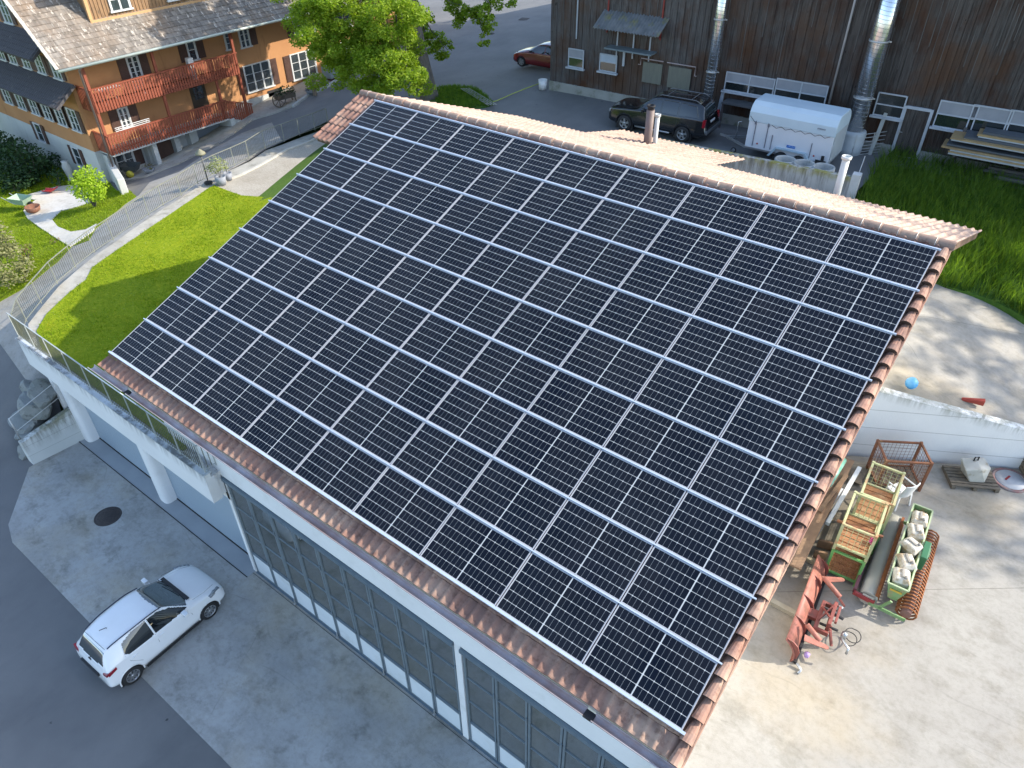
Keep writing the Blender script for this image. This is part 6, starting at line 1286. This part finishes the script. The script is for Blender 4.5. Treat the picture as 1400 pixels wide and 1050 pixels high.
def cage(name, label, c, ang, lx, ly, h, fm_, wm_, floor, group, z0=ZR, post=.06, open_side=None, planks=False, mesh=.1):
    t = thing(name, label, 'mesh cage', (c[0], c[1], z0), ang, group); m_ = MB()
    for sx in (-1, 1):
        for sy in (-1, 1): m_.bar((sx * lx / 2, sy * ly / 2, 0), (sx * lx / 2, sy * ly / 2, h + .04), post, post); 
    m_.each('corner_post', fm_, t, local=True); m_ = MB()
    m2_ = MB(); RIMQ = m_
    for z in (h, .14):
        m_ = m_ if z == h else m2_
        for sy in (-1, 1): m_.bar((-lx / 2, sy * ly / 2, z), (lx / 2, sy * ly / 2, z), post * .8, post * .8)
        for sx in (-1, 1): m_.bar((sx * lx / 2, -ly / 2, z), (sx * lx / 2, ly / 2, z), post * .8, post * .8)
    m2_.build('base_frame', fm_, t, local=True); RIMQ.build('rim', fm_, t, local=True); m_ = MB(); sides = [(0, -1), (0, 1), (-1, 0), (1, 0)]
    for (sx, sy) in sides:
        if open_side == (sx, sy): continue
        L = lx if sx == 0 else ly; n = int(L / mesh)
        P = (lambda a, z: (a, sy * ly / 2, z)) if sx == 0 else (lambda a, z: (sx * lx / 2, a, z))
        for i in range(n + 1): a = -L / 2 + L * i / n; m_.tube([P(a, .14), P(a, h)], .005, 4, caps=False)
        k = int((h - .14) / mesh)
        for i in range(1, k): z = .14 + (h - .14) * i / k; m_.tube([P(-L / 2, z), P(L / 2, z)], .005, 4, caps=False)
    m_.build('mesh', wm_, t, local=True); m_ = MB()
    if planks:
        n = int(lx / .17)
        for i in range(n): m_.box((-lx / 2 + lx * (i + .5) / n, 0, .13), (lx / n - .02, ly - .05, .03))
    else:
        m_.box((0, 0, .12), (lx - .04, ly - .04, .02))
        for i in range(1, 6): m_.box((0, -ly / 2 + ly * i / 6, .14), (lx - .1, .02, .02))
    m_.build('floor', floor, t, local=True)
    return t
# rusty cage by the wall: from its rim corners
def rimfit(c, z):
    p = [at(a, b, z=z) for a, b in c]; cen = sum(p, Vector()) / 4; ux = (p[1] - p[0]) + (p[2] - p[3]); uy = (p[3] - p[0]) + (p[2] - p[1]); return cen, ux.length / 2, uy.length / 2, math.atan2(ux.y, ux.x)
GC = 'mesh pallet cages in the side yard'
c, lx, ly, an = rimfit([(1203.4, 602.6), (1262.5, 607), (1271, 633), (1209, 631)], ZR + 1.0)
cage('mesh_cage', 'rusty brown mesh cage with a plank floor standing against the white wall', c, an, lx, ly, 1.0, rust, rust, oldw, GC, planks=True)
hU = 1.72
cA, lxA, lyA, anA = rimfit([(1197.5, 634.5), (1240, 649.5), (1217.5, 690), (1174.5, 673)], ZR + hU)
cB, lxB, lyB, anB = rimfit([(1173.5, 675), (1217, 691), (1194, 734), (1149, 715.5)], ZR + hU)
cage('mesh_cage', 'green-framed mesh cage nearest the rusty cage, upper one of its stack', cA, anA, lxA, lyA, .82, gp_, gp_, rwood, GC, z0=ZR + .9)
cage('mesh_cage', 'green-framed mesh cage with a pink rag, upper one of the nearer stack', cB, anB, lxB, lyB * .97, .82, gp_, gp_, rwood, GC, z0=ZR + .9)
cage('mesh_cage', 'green mesh cage at the bottom of the nearer stack beside the red plough', cB, anB, lxB * .98, lyB * .97, .84, gp2, rust, rwood, GC)
cage('mesh_cage', 'mesh cage at the bottom of the stack next to the rusty cage', cA, anA, lxA * .98, lyA, .84, gp2, rust, rwood, GC)
p = cB + Vector((.28, -.15, 0)); m_ = MB(); n = 8; vs = [(p.x + .12 * i / n + .03 * math.sin(i * 2), p.y + .16 * j / n, ZR + 1.12 + .05 * math.sin(i * 1.3 + j * 1.9)) for i in range(n + 1) for j in range(n + 1)]
m_.add(vs, [(i * (n + 1) + j, i * (n + 1) + j + 1, (i + 1) * (n + 1) + j + 1, (i + 1) * (n + 1) + j) for i in range(n) for j in range(n)], 0, True); tag(m_.build('pink_rag', mat('pink_cloth', (.60, .08, .25), None, 3)), 'pink rag lying in the upper green mesh cage', 'rag')
tag(MB().bar(cB + Vector((-.5, .1, 0)) + UP * (1.08 + ZR - cB.z), cB + Vector((.5, .2, 0)) + UP * (1.12 + ZR - cB.z), .05).build('rusty_bar', rust), 'rusty bar lying across the upper green mesh cage', 'bar')
pc = at(1224, 690, z=ZR); chair('garden_chair', 'white plastic chair standing right beside the green mesh cages', (pc.x - .05, pc.y + .1, ZR), math.radians(60))
# pallet with the concrete mould
p1, p2 = at(1291, 668, z=ZR + .13), at(1359, 674, z=ZR + .13); an = math.atan2((p2 - p1).y, (p2 - p1).x); pm0 = at(1325, 657, z=ZR)
def pallet(name, label, c, an, lx=1.2, ly=.8, stack=1):
    t = thing(name, label, 'pallet', (c[0], c[1], ZR), an); m_ = MB()
    for s in range(stack):
        z = s * .15
        for i in range(7): m_.box((0, -ly / 2 + ly * (i + .5) / 7, z + .13), (lx + rng.uniform(-.02, .02), ly / 7 - .03, .022), rng.uniform(-.02, .02))
    m_.build('slats', oldw, t, local=True); m_ = MB()
    for s in range(stack):
        for x in (-.5, 0, .5): m_.box((x * lx * .9, 0, s * .15 + .065), (.1, ly, .1))
    m_.build('bearers', oldw, t, local=True); return t
pallet('pallet', 'weathered wooden pallet under the dirty white concrete block by the wall', pm0, an)
t = thing('concrete_block', 'dirty white moulded block with a dark lifting eye on the wooden pallet', 'block', (pm0.x, pm0.y + .05, ZR + .145), an + .15); m_ = MB(); bmx = mat('dirty_block', (.46, .45, .40), (.36, .35, .30), 4, .7, c3=(.24, .21, .15), s3=5)
m_.add([(-.18, -.24, 0), (.20, -.28, 0), (.22, .22, 0), (-.20, .22, 0), (-.36, -.12, .34), (.02, -.20, .40), (.34, -.10, .36), (.32, .26, .42), (-.30, .28, .40), (.0, .12, .46)], [(0, 3, 2, 1), (0, 1, 5, 4), (1, 6, 5), (1, 2, 7, 6), (2, 3, 8, 7), (3, 0, 4, 8), (4, 5, 9), (4, 9, 8), (5, 6, 9), (6, 7, 9), (7, 8, 9)]); bevel(m_.build('block', bmx, t, local=True), .03, 3)
m_ = MB(); m_.tube([(-.05, .12, .42), (-.05, .12, .56), (.05, .12, .56), (.05, .12, .42)], .02, 6); m_.build('lifting_eye', M['dark'], t, local=True)
p = at(1381, 657, z=ZR); t = thing('cable_disc', 'round grey disc with a red rim lying by the wall', 'disc', (p.x, p.y, ZR)); m_ = MB(); m_.lathe(p, [(0, .05), (.36, .05), (.38, .02), (.38, 0)], 32); m_.build('disc', mat('disc_grey', (.42, .43, .44), (.36, .36, .37), 5), t); m_ = MB(); m_.lathe(p, [(.38, 0), (.38, .035), (.46, .035), (.46, 0)], 32); m_.build('rim', mat('disc_rim_red', (.26, .10, .09), (.2, .17, .16), 6), t); m_ = MB(); m_.box(p + Vector((-.08, .0, .06)), (.05, .22, .015), -.3); m_.build('red_tab', mat('tab_red', (.3, .03, .03), None), t)
p = at(1403, 650, z=ZR); pallet('pallet', 'brown wooden pallet stack cut off by the right edge of the photo', p + Vector((.35, .2, 0)), an, 1.0, .8, 3)
# blue ball and red tool behind the wall
p = at(1243, 531, z=6.12); t = tag(MB().lathe((p.x, p.y + .12, 6.22), [(.0, -.16), (.09, -.14), (.145, -.07), (.16, 0), (.145, .07), (.09, .14), (0, .16)], 20).build('blue_ball', mat('blue_ball', (.05, .30, .62), (.2, .5, .7), 4, .4)), 'blue ball lying behind the top of the white wall', 'ball')
p = at(1335, 551, z=5.9); t = thing('red_chock', 'red metal wedge lying behind the white wall', 'wedge', (p.x, p.y + .42, 5.62), .2); t.scale = (.7, .7, .55); m_ = MB(); m_.add([(-.5, -.08, 0), (.25, -.1, 0), (.25, .1, 0), (-.5, .08, 0), (-.5, -.03, .12), (.25, -.1, .3), (.25, .1, .3), (-.5, .03, .12)], [(0, 3, 2, 1), (4, 5, 6, 7), (0, 1, 5, 4), (1, 2, 6, 5), (2, 3, 7, 6), (3, 0, 4, 7)]); bevel(m_.build('wedge', mat('wedge_red', (.35, .05, .03), None), t, local=True), .02)
# planks and tubes by the gable
def plank(name, label, a, za, b, zb_, w_, h_, m, cat='plank', round_=False, group=None):
    p, q = at(*a, z=za), at(*b, z=zb_); m_ = MB()
    if round_: m_.tube([p, q], w_ / 2, 12)
    else: m_.bar(p, q, w_, h_)
    o = m_.build(name, m); return tag(o, label, cat, group)
bw = mat('brown_plank', (.26, .16, .09), (.18, .11, .065), 3, .8, stretch=(2, 2, 2))
plank('roll', 'green and white rolled film lying under the tiled roof edge', (1153, 629), 4.9, (1133, 662), 4.9, .17, .17, mat('green_roll', (.45, .58, .50), (.06, .42, .25), 1.3, .35), 'roll', True)
plank('plank', 'wide brown plank lying closest to the gable of the hall', (1160, 628), 4.6, (1086, 775), 4.6, .30, .06, bw)
plank('plank', 'narrow brown plank beside the white plastic profiles', (1157, 650), 4.65, (1120, 700), 4.65, .10, .08, bw)
wpm = mat('white_profile', (.62, .64, .63), (.54, .56, .56), 3, .45)
plank('white_profile', 'long white plastic profile, leftmost of the bundle by the gable', (1163, 632), 4.55, (1113, 714), 4.5, .13, .08, wpm, 'profile', group='white profiles by the gable')
plank('white_profile', 'long white plastic profile in the middle of the bundle by the gable', (1150, 668), 4.5, (1106, 731), 4.45, .12, .06, wpm, 'profile', group='white profiles by the gable')
plank('white_profile', 'white profile, rightmost of the bundle and nearest the green cages', (1175, 640), 4.5, (1131, 716), 4.5, .10, .10, wpm, 'profile', group='white profiles by the gable')
plank('grey_tube', 'thin grey tube lying between the white profiles', (1163, 655), 4.45, (1110, 745), 4.4, .04, .04, M['steel'], 'tube', True)
for i, (a, b) in enumerate((((1118, 742), (1137, 747)), ((1113, 757), (1130, 761)), ((1126, 700), (1142, 703)))): plank('batten', ['batten under the lower ends of the white profiles', 'batten nearest the red plough under the profiles', 'batten under the middle of the white profiles'][i], a, 4.15, b, 4.15, .06, .25, bw, 'batten')
plank('drain_edge', 'pale dusty timber kerb on the ground beside the snow plough', (1054, 822), 4.05, (1093, 843), 4.05, .12, .12, mat('dusty_timber', (.42, .38, .29), (.34, .30, .22), 4, .85), 'timber')
plank('drain_edge', 'pale timber on the ground between the plough and the stacked cages', (1092, 757), 4.05, (1128, 776), 4.05, .12, .12, mat('dusty_timber_b', (.36, .30, .20), (.28, .23, .15), 4, .85), 'timber')
plank('board', 'small mesh panel on the ground behind the white profiles', (1162, 648), 4.1, (1180, 655), 4.1, .5, .03, oldw, 'board')
# ---- seed drill and roller combination ----
q0, q1 = at(1166, 812, z=4.25), at(1206, 704, z=4.25); ax = (q1 - q0); LL = ax.length; ax.normalize(); an = math.atan2(ax.y, ax.x)
q2 = at(1226, 838, z=4.25); WW = abs((q2 - q0).dot(Vector((-ax.y, ax.x, 0))))
t = thing('seed_drill', 'green and purple farm roller with a long seed hopper beside the mesh cages', 'farm implement', (q0.x, q0.y, ZR), an); sgn = -1
purple = mat('purple_frame', (.16, .055, .065), (.12, .04, .05), 4, .5); roll = mat('grey_roller', (.34, .33, .28), (.40, .38, .32), 2, .5, .1); orange = mat('rust_orange', (.30, .105, .03), (.20, .07, .028), 6, .7, .2); hop = mat('hopper_green', (.13, .25, .09), (.20, .32, .15), 3, .55, c3=(.30, .22, .13), s3=7, t3=.58)
m_ = MB(); m_.box((LL / 2, 0, .38), (LL, .07, .14)); m_.box((LL / 2, -.0, .28), (LL, .03, .1)); m_.build('side_beam', purple, t, local=True)
rw1 = .30; m_ = MB(); m_.tube([(.05, -rw1, .26), (LL - .05, -rw1, .26)], .2, 28); m_.build('smooth_roller', roll, t, local=True); 
m_ = MB(); m_.tube([(-.02, -rw1, .26), (LL + .02, -rw1, .26)], .05, 10); m_.box((LL + .02, -rw1, .28), (.05, .24, .24)); m_.box((-.0, -rw1, .28), (.04, .24, .24)); m_.build('roller_bearing', roll, t, local=True)
y1 = -(WW * .48); m_ = MB()
for i in range(34): x = .12 + (LL - .3) * i / 33; m_.tube([(x, y1, .48), (x + .02, y1 - .06, .3), (x - .03, y1 - .01, .1), (x + .02, y1 + .05, .03)], .016, 5)
m_.box((LL / 2, y1, .46), (LL - .1, .06, .06)); m_.build('tine_row', orange, t, local=True)
ya, yb = -(WW * .56), -(WW * .56 + .42); h0, h1 = .5, 1.0
m_ = MB(); x0, x1 = .05, LL * .99
o_ = [(x0, ya), (x1, ya), (x1, yb), (x0, yb)]; i_ = [(x0 + .02, ya - .02), (x1 - .02, ya - .02), (x1 - .02, yb + .02), (x0 + .02, yb + .02)]; mid_ = (ya + yb) / 2
lo = [(x0 + .06, mid_ + .09), (x1 - .06, mid_ + .09), (x1 - .06, mid_ - .09), (x0 + .06, mid_ - .09)]
V = [(x, y, h1) for x, y in o_] + [(x, y, h1) for x, y in i_] + [(x, y, h0) for x, y in lo] + [(x, y, h0 + .08) for x, y in lo]
m_.add(V, [(i, (i + 1) % 4, 8 + (i + 1) % 4, 8 + i) for i in range(4)] + [(4 + i, 12 + i, 12 + (i + 1) % 4, 4 + (i + 1) % 4) for i in range(4)] + [(i, 4 + i, 4 + (i + 1) % 4, (i + 1) % 4) for i in range(4)] + [(8, 9, 10, 11), (12, 15, 14, 13)])
hp = m_.build('seed_hopper', hop, t, local=True); m_ = MB()
for a, b in ((0, 1), (1, 2), (2, 3), (3, 0)): m_.bar((o_[a][0], o_[a][1], h1), (o_[b][0], o_[b][1], h1), .035, .03)
m_.build('hopper_rim', mat('hopper_rim', (.38, .46, .28), None, 4), hp, local=True)
m_ = MB(); m_.box((x0 - .0, mid_, .84), (.012, .24, .05)); m_.build('yellow_strip', mat('strip_yellow', (.5, .36, .05), None), hp, local=True)
m_ = MB(); m_.box((LL * .5, yb - .09, .85), (.55, .14, .42)); m_.box((LL * .5, yb - .17, .95), (.3, .03, .12)); bevel(m_.build('drive_box', mat('drive_green', (.03, .14, .06), None, 3, .5), t, local=True), .02)
yr = yb - .16; m_ = MB(); pts = []; turns = 27
for i in range(turns * 12 + 1): a = i / 12 * 2 * math.pi; pts.append((.1 + (LL - .1) * i / (turns * 12), yr + .21 * math.cos(a), .24 + .21 * math.sin(a)))
m_.tube(pts, .022, 5); m_.build('spiral_roller', orange, t, local=True); m_ = MB(); m_.tube([(.1, yr, .24), (LL, yr, .24)], .11, 16); m_.build('roller_core', mat('core_red', (.26, .10, .07), (.2, .12, .1), 3, .6), t, local=True)
m_ = MB()
for x in (-.03, LL + .03): m_.bar((x, 0, .35), (x, y1, .30), .06, .1); 
m_.each('cross_beam', mat('beam_red', (.30, .03, .03), (.22, .03, .03), 4, .5), t, local=True); m_ = MB()
for x in (-.05, LL + .05): m_.bar((x, y1 + .1, .25), (x, yr - .02, .22), .03, .09); m_.bar((x, ya - .05, .25), (x, mid_, .6), .03, .06)
m_.each('end_plate', hop, t, local=True)
Mx = XF[t.name]; wc = mat('white_canister', (.58, .56, .50), (.48, .45, .38), 4, .55, c3=(.36, .28, .18), s3=6, t3=.54)
for i, (u, rz_, lb) in enumerate(((.10, .2, 'white canister in the nearest end of the seed hopper'), (.27, .5, 'second white canister from the near end of the seed hopper'), (.46, 1.1, 'tilted grey-white canister with a handle in the middle of the seed hopper'), (.64, .3, 'white canister second from the far end of the seed hopper'), (.80, .1, 'white canister at the far end of the seed hopper'))):
    q = Mx @ Vector((LL * u + .1, mid_, .88)); tt_ = thing('canister', lb, 'canister', q, an + rz_, 'white canisters in the seed hopper'); tt_.scale = (1.2, 1.2, 1.15); m_ = MB()
    m_.add([(-.17, -.14, -.16), (.17, -.14, -.16), (.17, .14, -.16), (-.17, .14, -.16), (-.18, -.15, .1), (.18, -.15, .1), (.18, .15, .1), (-.18, .15, .1), (-.14, -.11, .2), (.12, -.11, .2), (.12, .11, .2), (-.14, .11, .2)], [(0, 3, 2, 1), (0, 1, 5, 4), (1, 2, 6, 5), (2, 3, 7, 6), (3, 0, 4, 7), (4, 5, 9, 8), (5, 6, 10, 9), (6, 7, 11, 10), (7, 4, 8, 11), (8, 9, 10, 11)]); bevel(m_.build('body', wc, tt_, local=True), .03, 3)
    m_ = MB(); m_.box((0, .0, .21), (.2, .035, .03)); m_.lathe((-.1, -.05, .2), [(0, .04), (.03, .04), (.03, 0)], 10); m_.build('handle', mat('canister_handle', (.3, .28, .25), None), tt_, local=True)  # handle and cap share one darker grey-brown
q = Mx @ Vector((LL * .93, mid_, .9)); tt_ = thing('twigs', 'heap of dry twigs at the far end of the seed hopper', 'twigs', q); m_ = MB()
for i in range(26): a = rng.uniform(0, 3.14); v = Vector((math.cos(a) * .14, math.sin(a) * .14, rng.uniform(-.03, .03))); c_ = q + Vector(rng.uniform(-.06, .06, 3)); m_.tube([c_ - v, c_ + v], .008, 4)
m_.build('heap', mat('twig', (.30, .22, .12), None, 6), tt_)
# ---- red snow plough ----
b0, b1 = at(1082, 886, z=ZR + .45), at(1124, 772, z=ZR + .45); ax = b1 - b0; LP = ax.length; ax.normalize(); an = math.atan2(ax.y, ax.x)
t = thing('snow_plough', 'faded red snow plough blade with its mounting frame lying beside the roof edge', 'snow plough', (b0.x, b0.y, ZR), an)
red = mat('faded_red', (.38, .145, .105), (.32, .11, .08), 3, .6, c3=(.22, .09, .06), s3=5, t3=.55); redd = mat('deep_red', (.24, .06, .045), (.18, .05, .04), 4, .6, c3=(.12, .06, .04), s3=7)
# curved blade open towards -y (right)
prf = [(-.06, 0), (-.10, .10), (-.08, .26), (-.01, .42), (.08, .54), (.16, .62)]
m_ = MB(); n = len(prf)
for th_, fl in ((0, 0), (.02, 1)):
    pass
V = []
for x in (0, LP * .5, LP):
    for k, (y, z) in enumerate(prf): V.append((x + (0 if x else 0), y, z + (.0 if x < LP else .08)))
m_.add(V, [(i * n + k, i * n + k + 1, (i + 1) * n + k + 1, (i + 1) * n + k) for i in range(2) for k in range(n - 1)], 0, True)
bl_ = m_.build('blade', red, t, local=True, recalc=False); so = bl_.modifiers.new('solid', 'SOLIDIFY'); so.thickness = .03
m_ = MB()
for x in (.02, LP * .27, LP * .52, LP * .78, LP - .03):
    w_ = .10 if 0.1 < x < LP - .1 else .14; pts = [(y, z) for y, z in prf]; pts2 = [(y - w_ * .75 * math.sin(math.pi * (k + .3) / n), z + w_ * .8 * math.sin(math.pi * (k + .3) / n)) for k, (y, z) in enumerate(prf)]
    m_.ext(pts + pts2[::-1], (x, 0, 0), (0, 1, 0), (0, 0, 1), (.025, 0, 0))
m_.each('rib', redd, t, local=True)
m_ = MB(); m_.rng(0, LP, -.20, -.14, .0, .07); m_.build('cutting_edge', M['dark'], t, local=True)
m_ = MB(); m_.box((LP * .47, -.30, .34), (.8, .08, .16)); m_.box((LP * .47, -.52, .42), (.65, .07, .42)); m_.box((LP * .32, -.42, .35), (.06, .3, .12)); m_.box((LP * .62, -.42, .35), (.06, .3, .12)); m_.box((LP * .47, -.62, .62), (.45, .05, .08)); m_.box((LP * .47, -.18, .3), (.25, .25, .1))
for q_ in range(7): m_.lathe((LP * (.28 + .06 * q_), -.57, .58), [(0, .02), (.018, .02), (.018, 0)], 8)
m_.bar((LP * .3, -.56, .62), (LP * .24, -.7, .3), .05); m_.bar((LP * .64, -.56, .62), (LP * .7, -.7, .3), .05); m_.bar((LP * .4, -.3, .42), (LP * .55, -.5, .64), .04); m_.bar((LP * .55, -.3, .42), (LP * .4, -.5, .64), .04); bevel(m_.build('mounting_frame', redd, t, local=True), .012)
m_ = MB()
for x0_, x1_, yy in ((LP * .2, LP * .17, -.62), (LP * .76, LP * .70, -.72)): m_.tube([(x0_ + .1, -.12, .62), (x1_, yy + .16, .52)], .055, 10); 
m_.each('spring_tube', red, t, local=True)
m_ = MB(); m_.tube([(LP * .55, -.3, .4), (LP * .50, -.75, .48)], .035, 10); m_.tube([(LP * .38, -.35, .4), (LP * .36, -.72, .48)], .03, 10); m_.each('cylinder', M['dark'], t, local=True)
m_ = MB()
for x, y_, ang_, l_ in ((LP * .80, -.12, -.95, .50), (LP * .12, -.16, -1.45, .50)):
    m_.ext([(-.08, 0), (.08, 0), (.05, l_ - .05), (.02, l_), (-.03, l_), (-.06, l_ - .05)], (x, y_, .55), (math.cos(ang_ + 1.57), math.sin(ang_ + 1.57), 0), (math.cos(ang_), math.sin(ang_), -.1), (0, 0, .02))
m_.each('side_arm', red, t, local=True)
m_ = MB()
for k in range(2): m_.tube([(LP * .42 + .22 * math.cos(a) + k * .12, -.98 + .16 * math.sin(a) - k * .06, .15 + .1 * math.sin(a * .5)) for a in np.linspace(0, 2 * math.pi, 20)], .010, 5)
m_.each('hose', M['dark'], t, local=True)
m_ = MB(); m_.lathe((LP * .36, -.86, .3), [(0, 0), (.06, 0), (.06, .2), (0, .22)], 12); m_.tube([(LP * .6, -.5, .5), (LP * .56, -.66, .64)], .025, 8); m_.tube([(LP * .3, -.8, .5), (LP * .22, -1.0, .52), (LP * .2, -1.0, .4)], .03, 8); m_.each('coupling', M['zinc'], t, local=True)
m_ = MB(); m_.lathe((.12, -.32, .25), [(0, 0), (.05, 0), (.06, .1), (0, .12)], 10); m_.build('purple_cap', mat('lilac_cap', (.42, .28, .55), None), t, local=True)
m_ = MB(); m_.tube([(-.03, -.2, .1), (-.1, -.32, .03), (-.2, -.28, .02)], .03, 8); m_.build('skid', M['zinc'], t, local=True)
# ================= tall grass =================
def blades(name, poly, zf, n, hmin, hmax, wid, m, seed, lean=.35, clump=0):
    r = np.random.RandomState(seed); xs = [p[0] for p in poly]; ys = [p[1] for p in poly]; P = []
    while len(P) < n:
        x, y = r.uniform(min(xs), max(xs)), r.uniform(min(ys), max(ys))
        if clump and math.sin(x * 2.1 + 1.3 * math.sin(y * 1.7)) * math.sin(y * 2.6 + x) < r.uniform(-1.6, .8) * clump: continue
        if inside(x, y, poly) and not (name == 'garden_turf' and inside(x, y, PTH)): P.append((x, y, zf(x, y)))
    P = np.array(P); N = len(P); a = r.uniform(0, 2 * math.pi, N); h = r.uniform(hmin, hmax, N) ; l = h * lean * r.uniform(.2, 1, N); b = a + r.uniform(-1, 1, N); w_ = wid * r.uniform(.6, 1.2, N)
    s = np.stack([np.cos(a) * w_, np.sin(a) * w_, np.zeros(N)], 1); L1 = np.stack([np.cos(b) * l * .35, np.sin(b) * l * .35, h * .55], 1); L2 = np.stack([np.cos(b) * l, np.sin(b) * l, h], 1)
    V = np.stack([P - s, P + s, P + L1 + s * .8, P + L1 - s * .8, P + L2], 1).reshape(-1, 3); me = bpy.data.meshes.new(name); idx = np.arange(N)[:, None] * 5
    loops = np.concatenate([idx + np.array([[0, 1, 2, 3]]), idx + np.array([[3, 2, 4]])], 1).ravel(); st = np.stack([np.arange(N) * 7, np.arange(N) * 7 + 4], 1).ravel(); tot = np.tile([4, 3], N)
    me.vertices.add(len(V)); me.vertices.foreach_set('co', V.ravel()); me.loops.add(len(loops)); me.loops.foreach_set('vertex_index', loops); me.polygons.add(2 * N); me.polygons.foreach_set('loop_start', st); me.polygons.foreach_set('loop_total', tot); me.update(); me.materials.append(m)
    o = bpy.data.objects.new(name, me); COL.objects.link(o); return kind(o, 'stuff')
gm1 = leaf_mat('meadow_blades', (.05, .115, .015), (.14, .23, .03), .5); gm2 = leaf_mat('lawn_blades', (.15, .24, .006), (.24, .31, .018), .4)
vis = [(x, y) for x, y in MEADOW]
o = blades('tall_grass', [p for p in vis if True], ZG, 70000, .25, .95, .014, gm1, 3, .6, 1); tag(o, 'dense tall meadow grass between the barn and the side yard', 'grass')
o = blades('lawn_tufts', [p for p in lawn], lambda x, y: ZT + .04, 45000, .03, .08, .012, gm2, 4, .8, 1); tag(o, 'short bright green turf of the terrace lawn', 'grass')
lv = [p for p in ([(q.x, q.y) for q in gp] + [(-25.5, 1.6), (-34, 1.6), (-34, -8), (-20, -8)])]
PTH = [(p.x, p.y) for p in pp]
o = blades('garden_turf', lv, lambda x, y: T(x, y) + .05, 30000, .04, .12, .014, gm2, 5, .8, 1); tag(o, 'bright garden turf left of the sloping road', 'grass')
o = blades('island_grass', [(p[0], p[1]) for p in isl], lambda x, y: T(x, y) + .06, 5000, .1, .22, .014, gm1, 6, .5); tag(o, 'dark green grass on the island round the tall tree', 'grass')
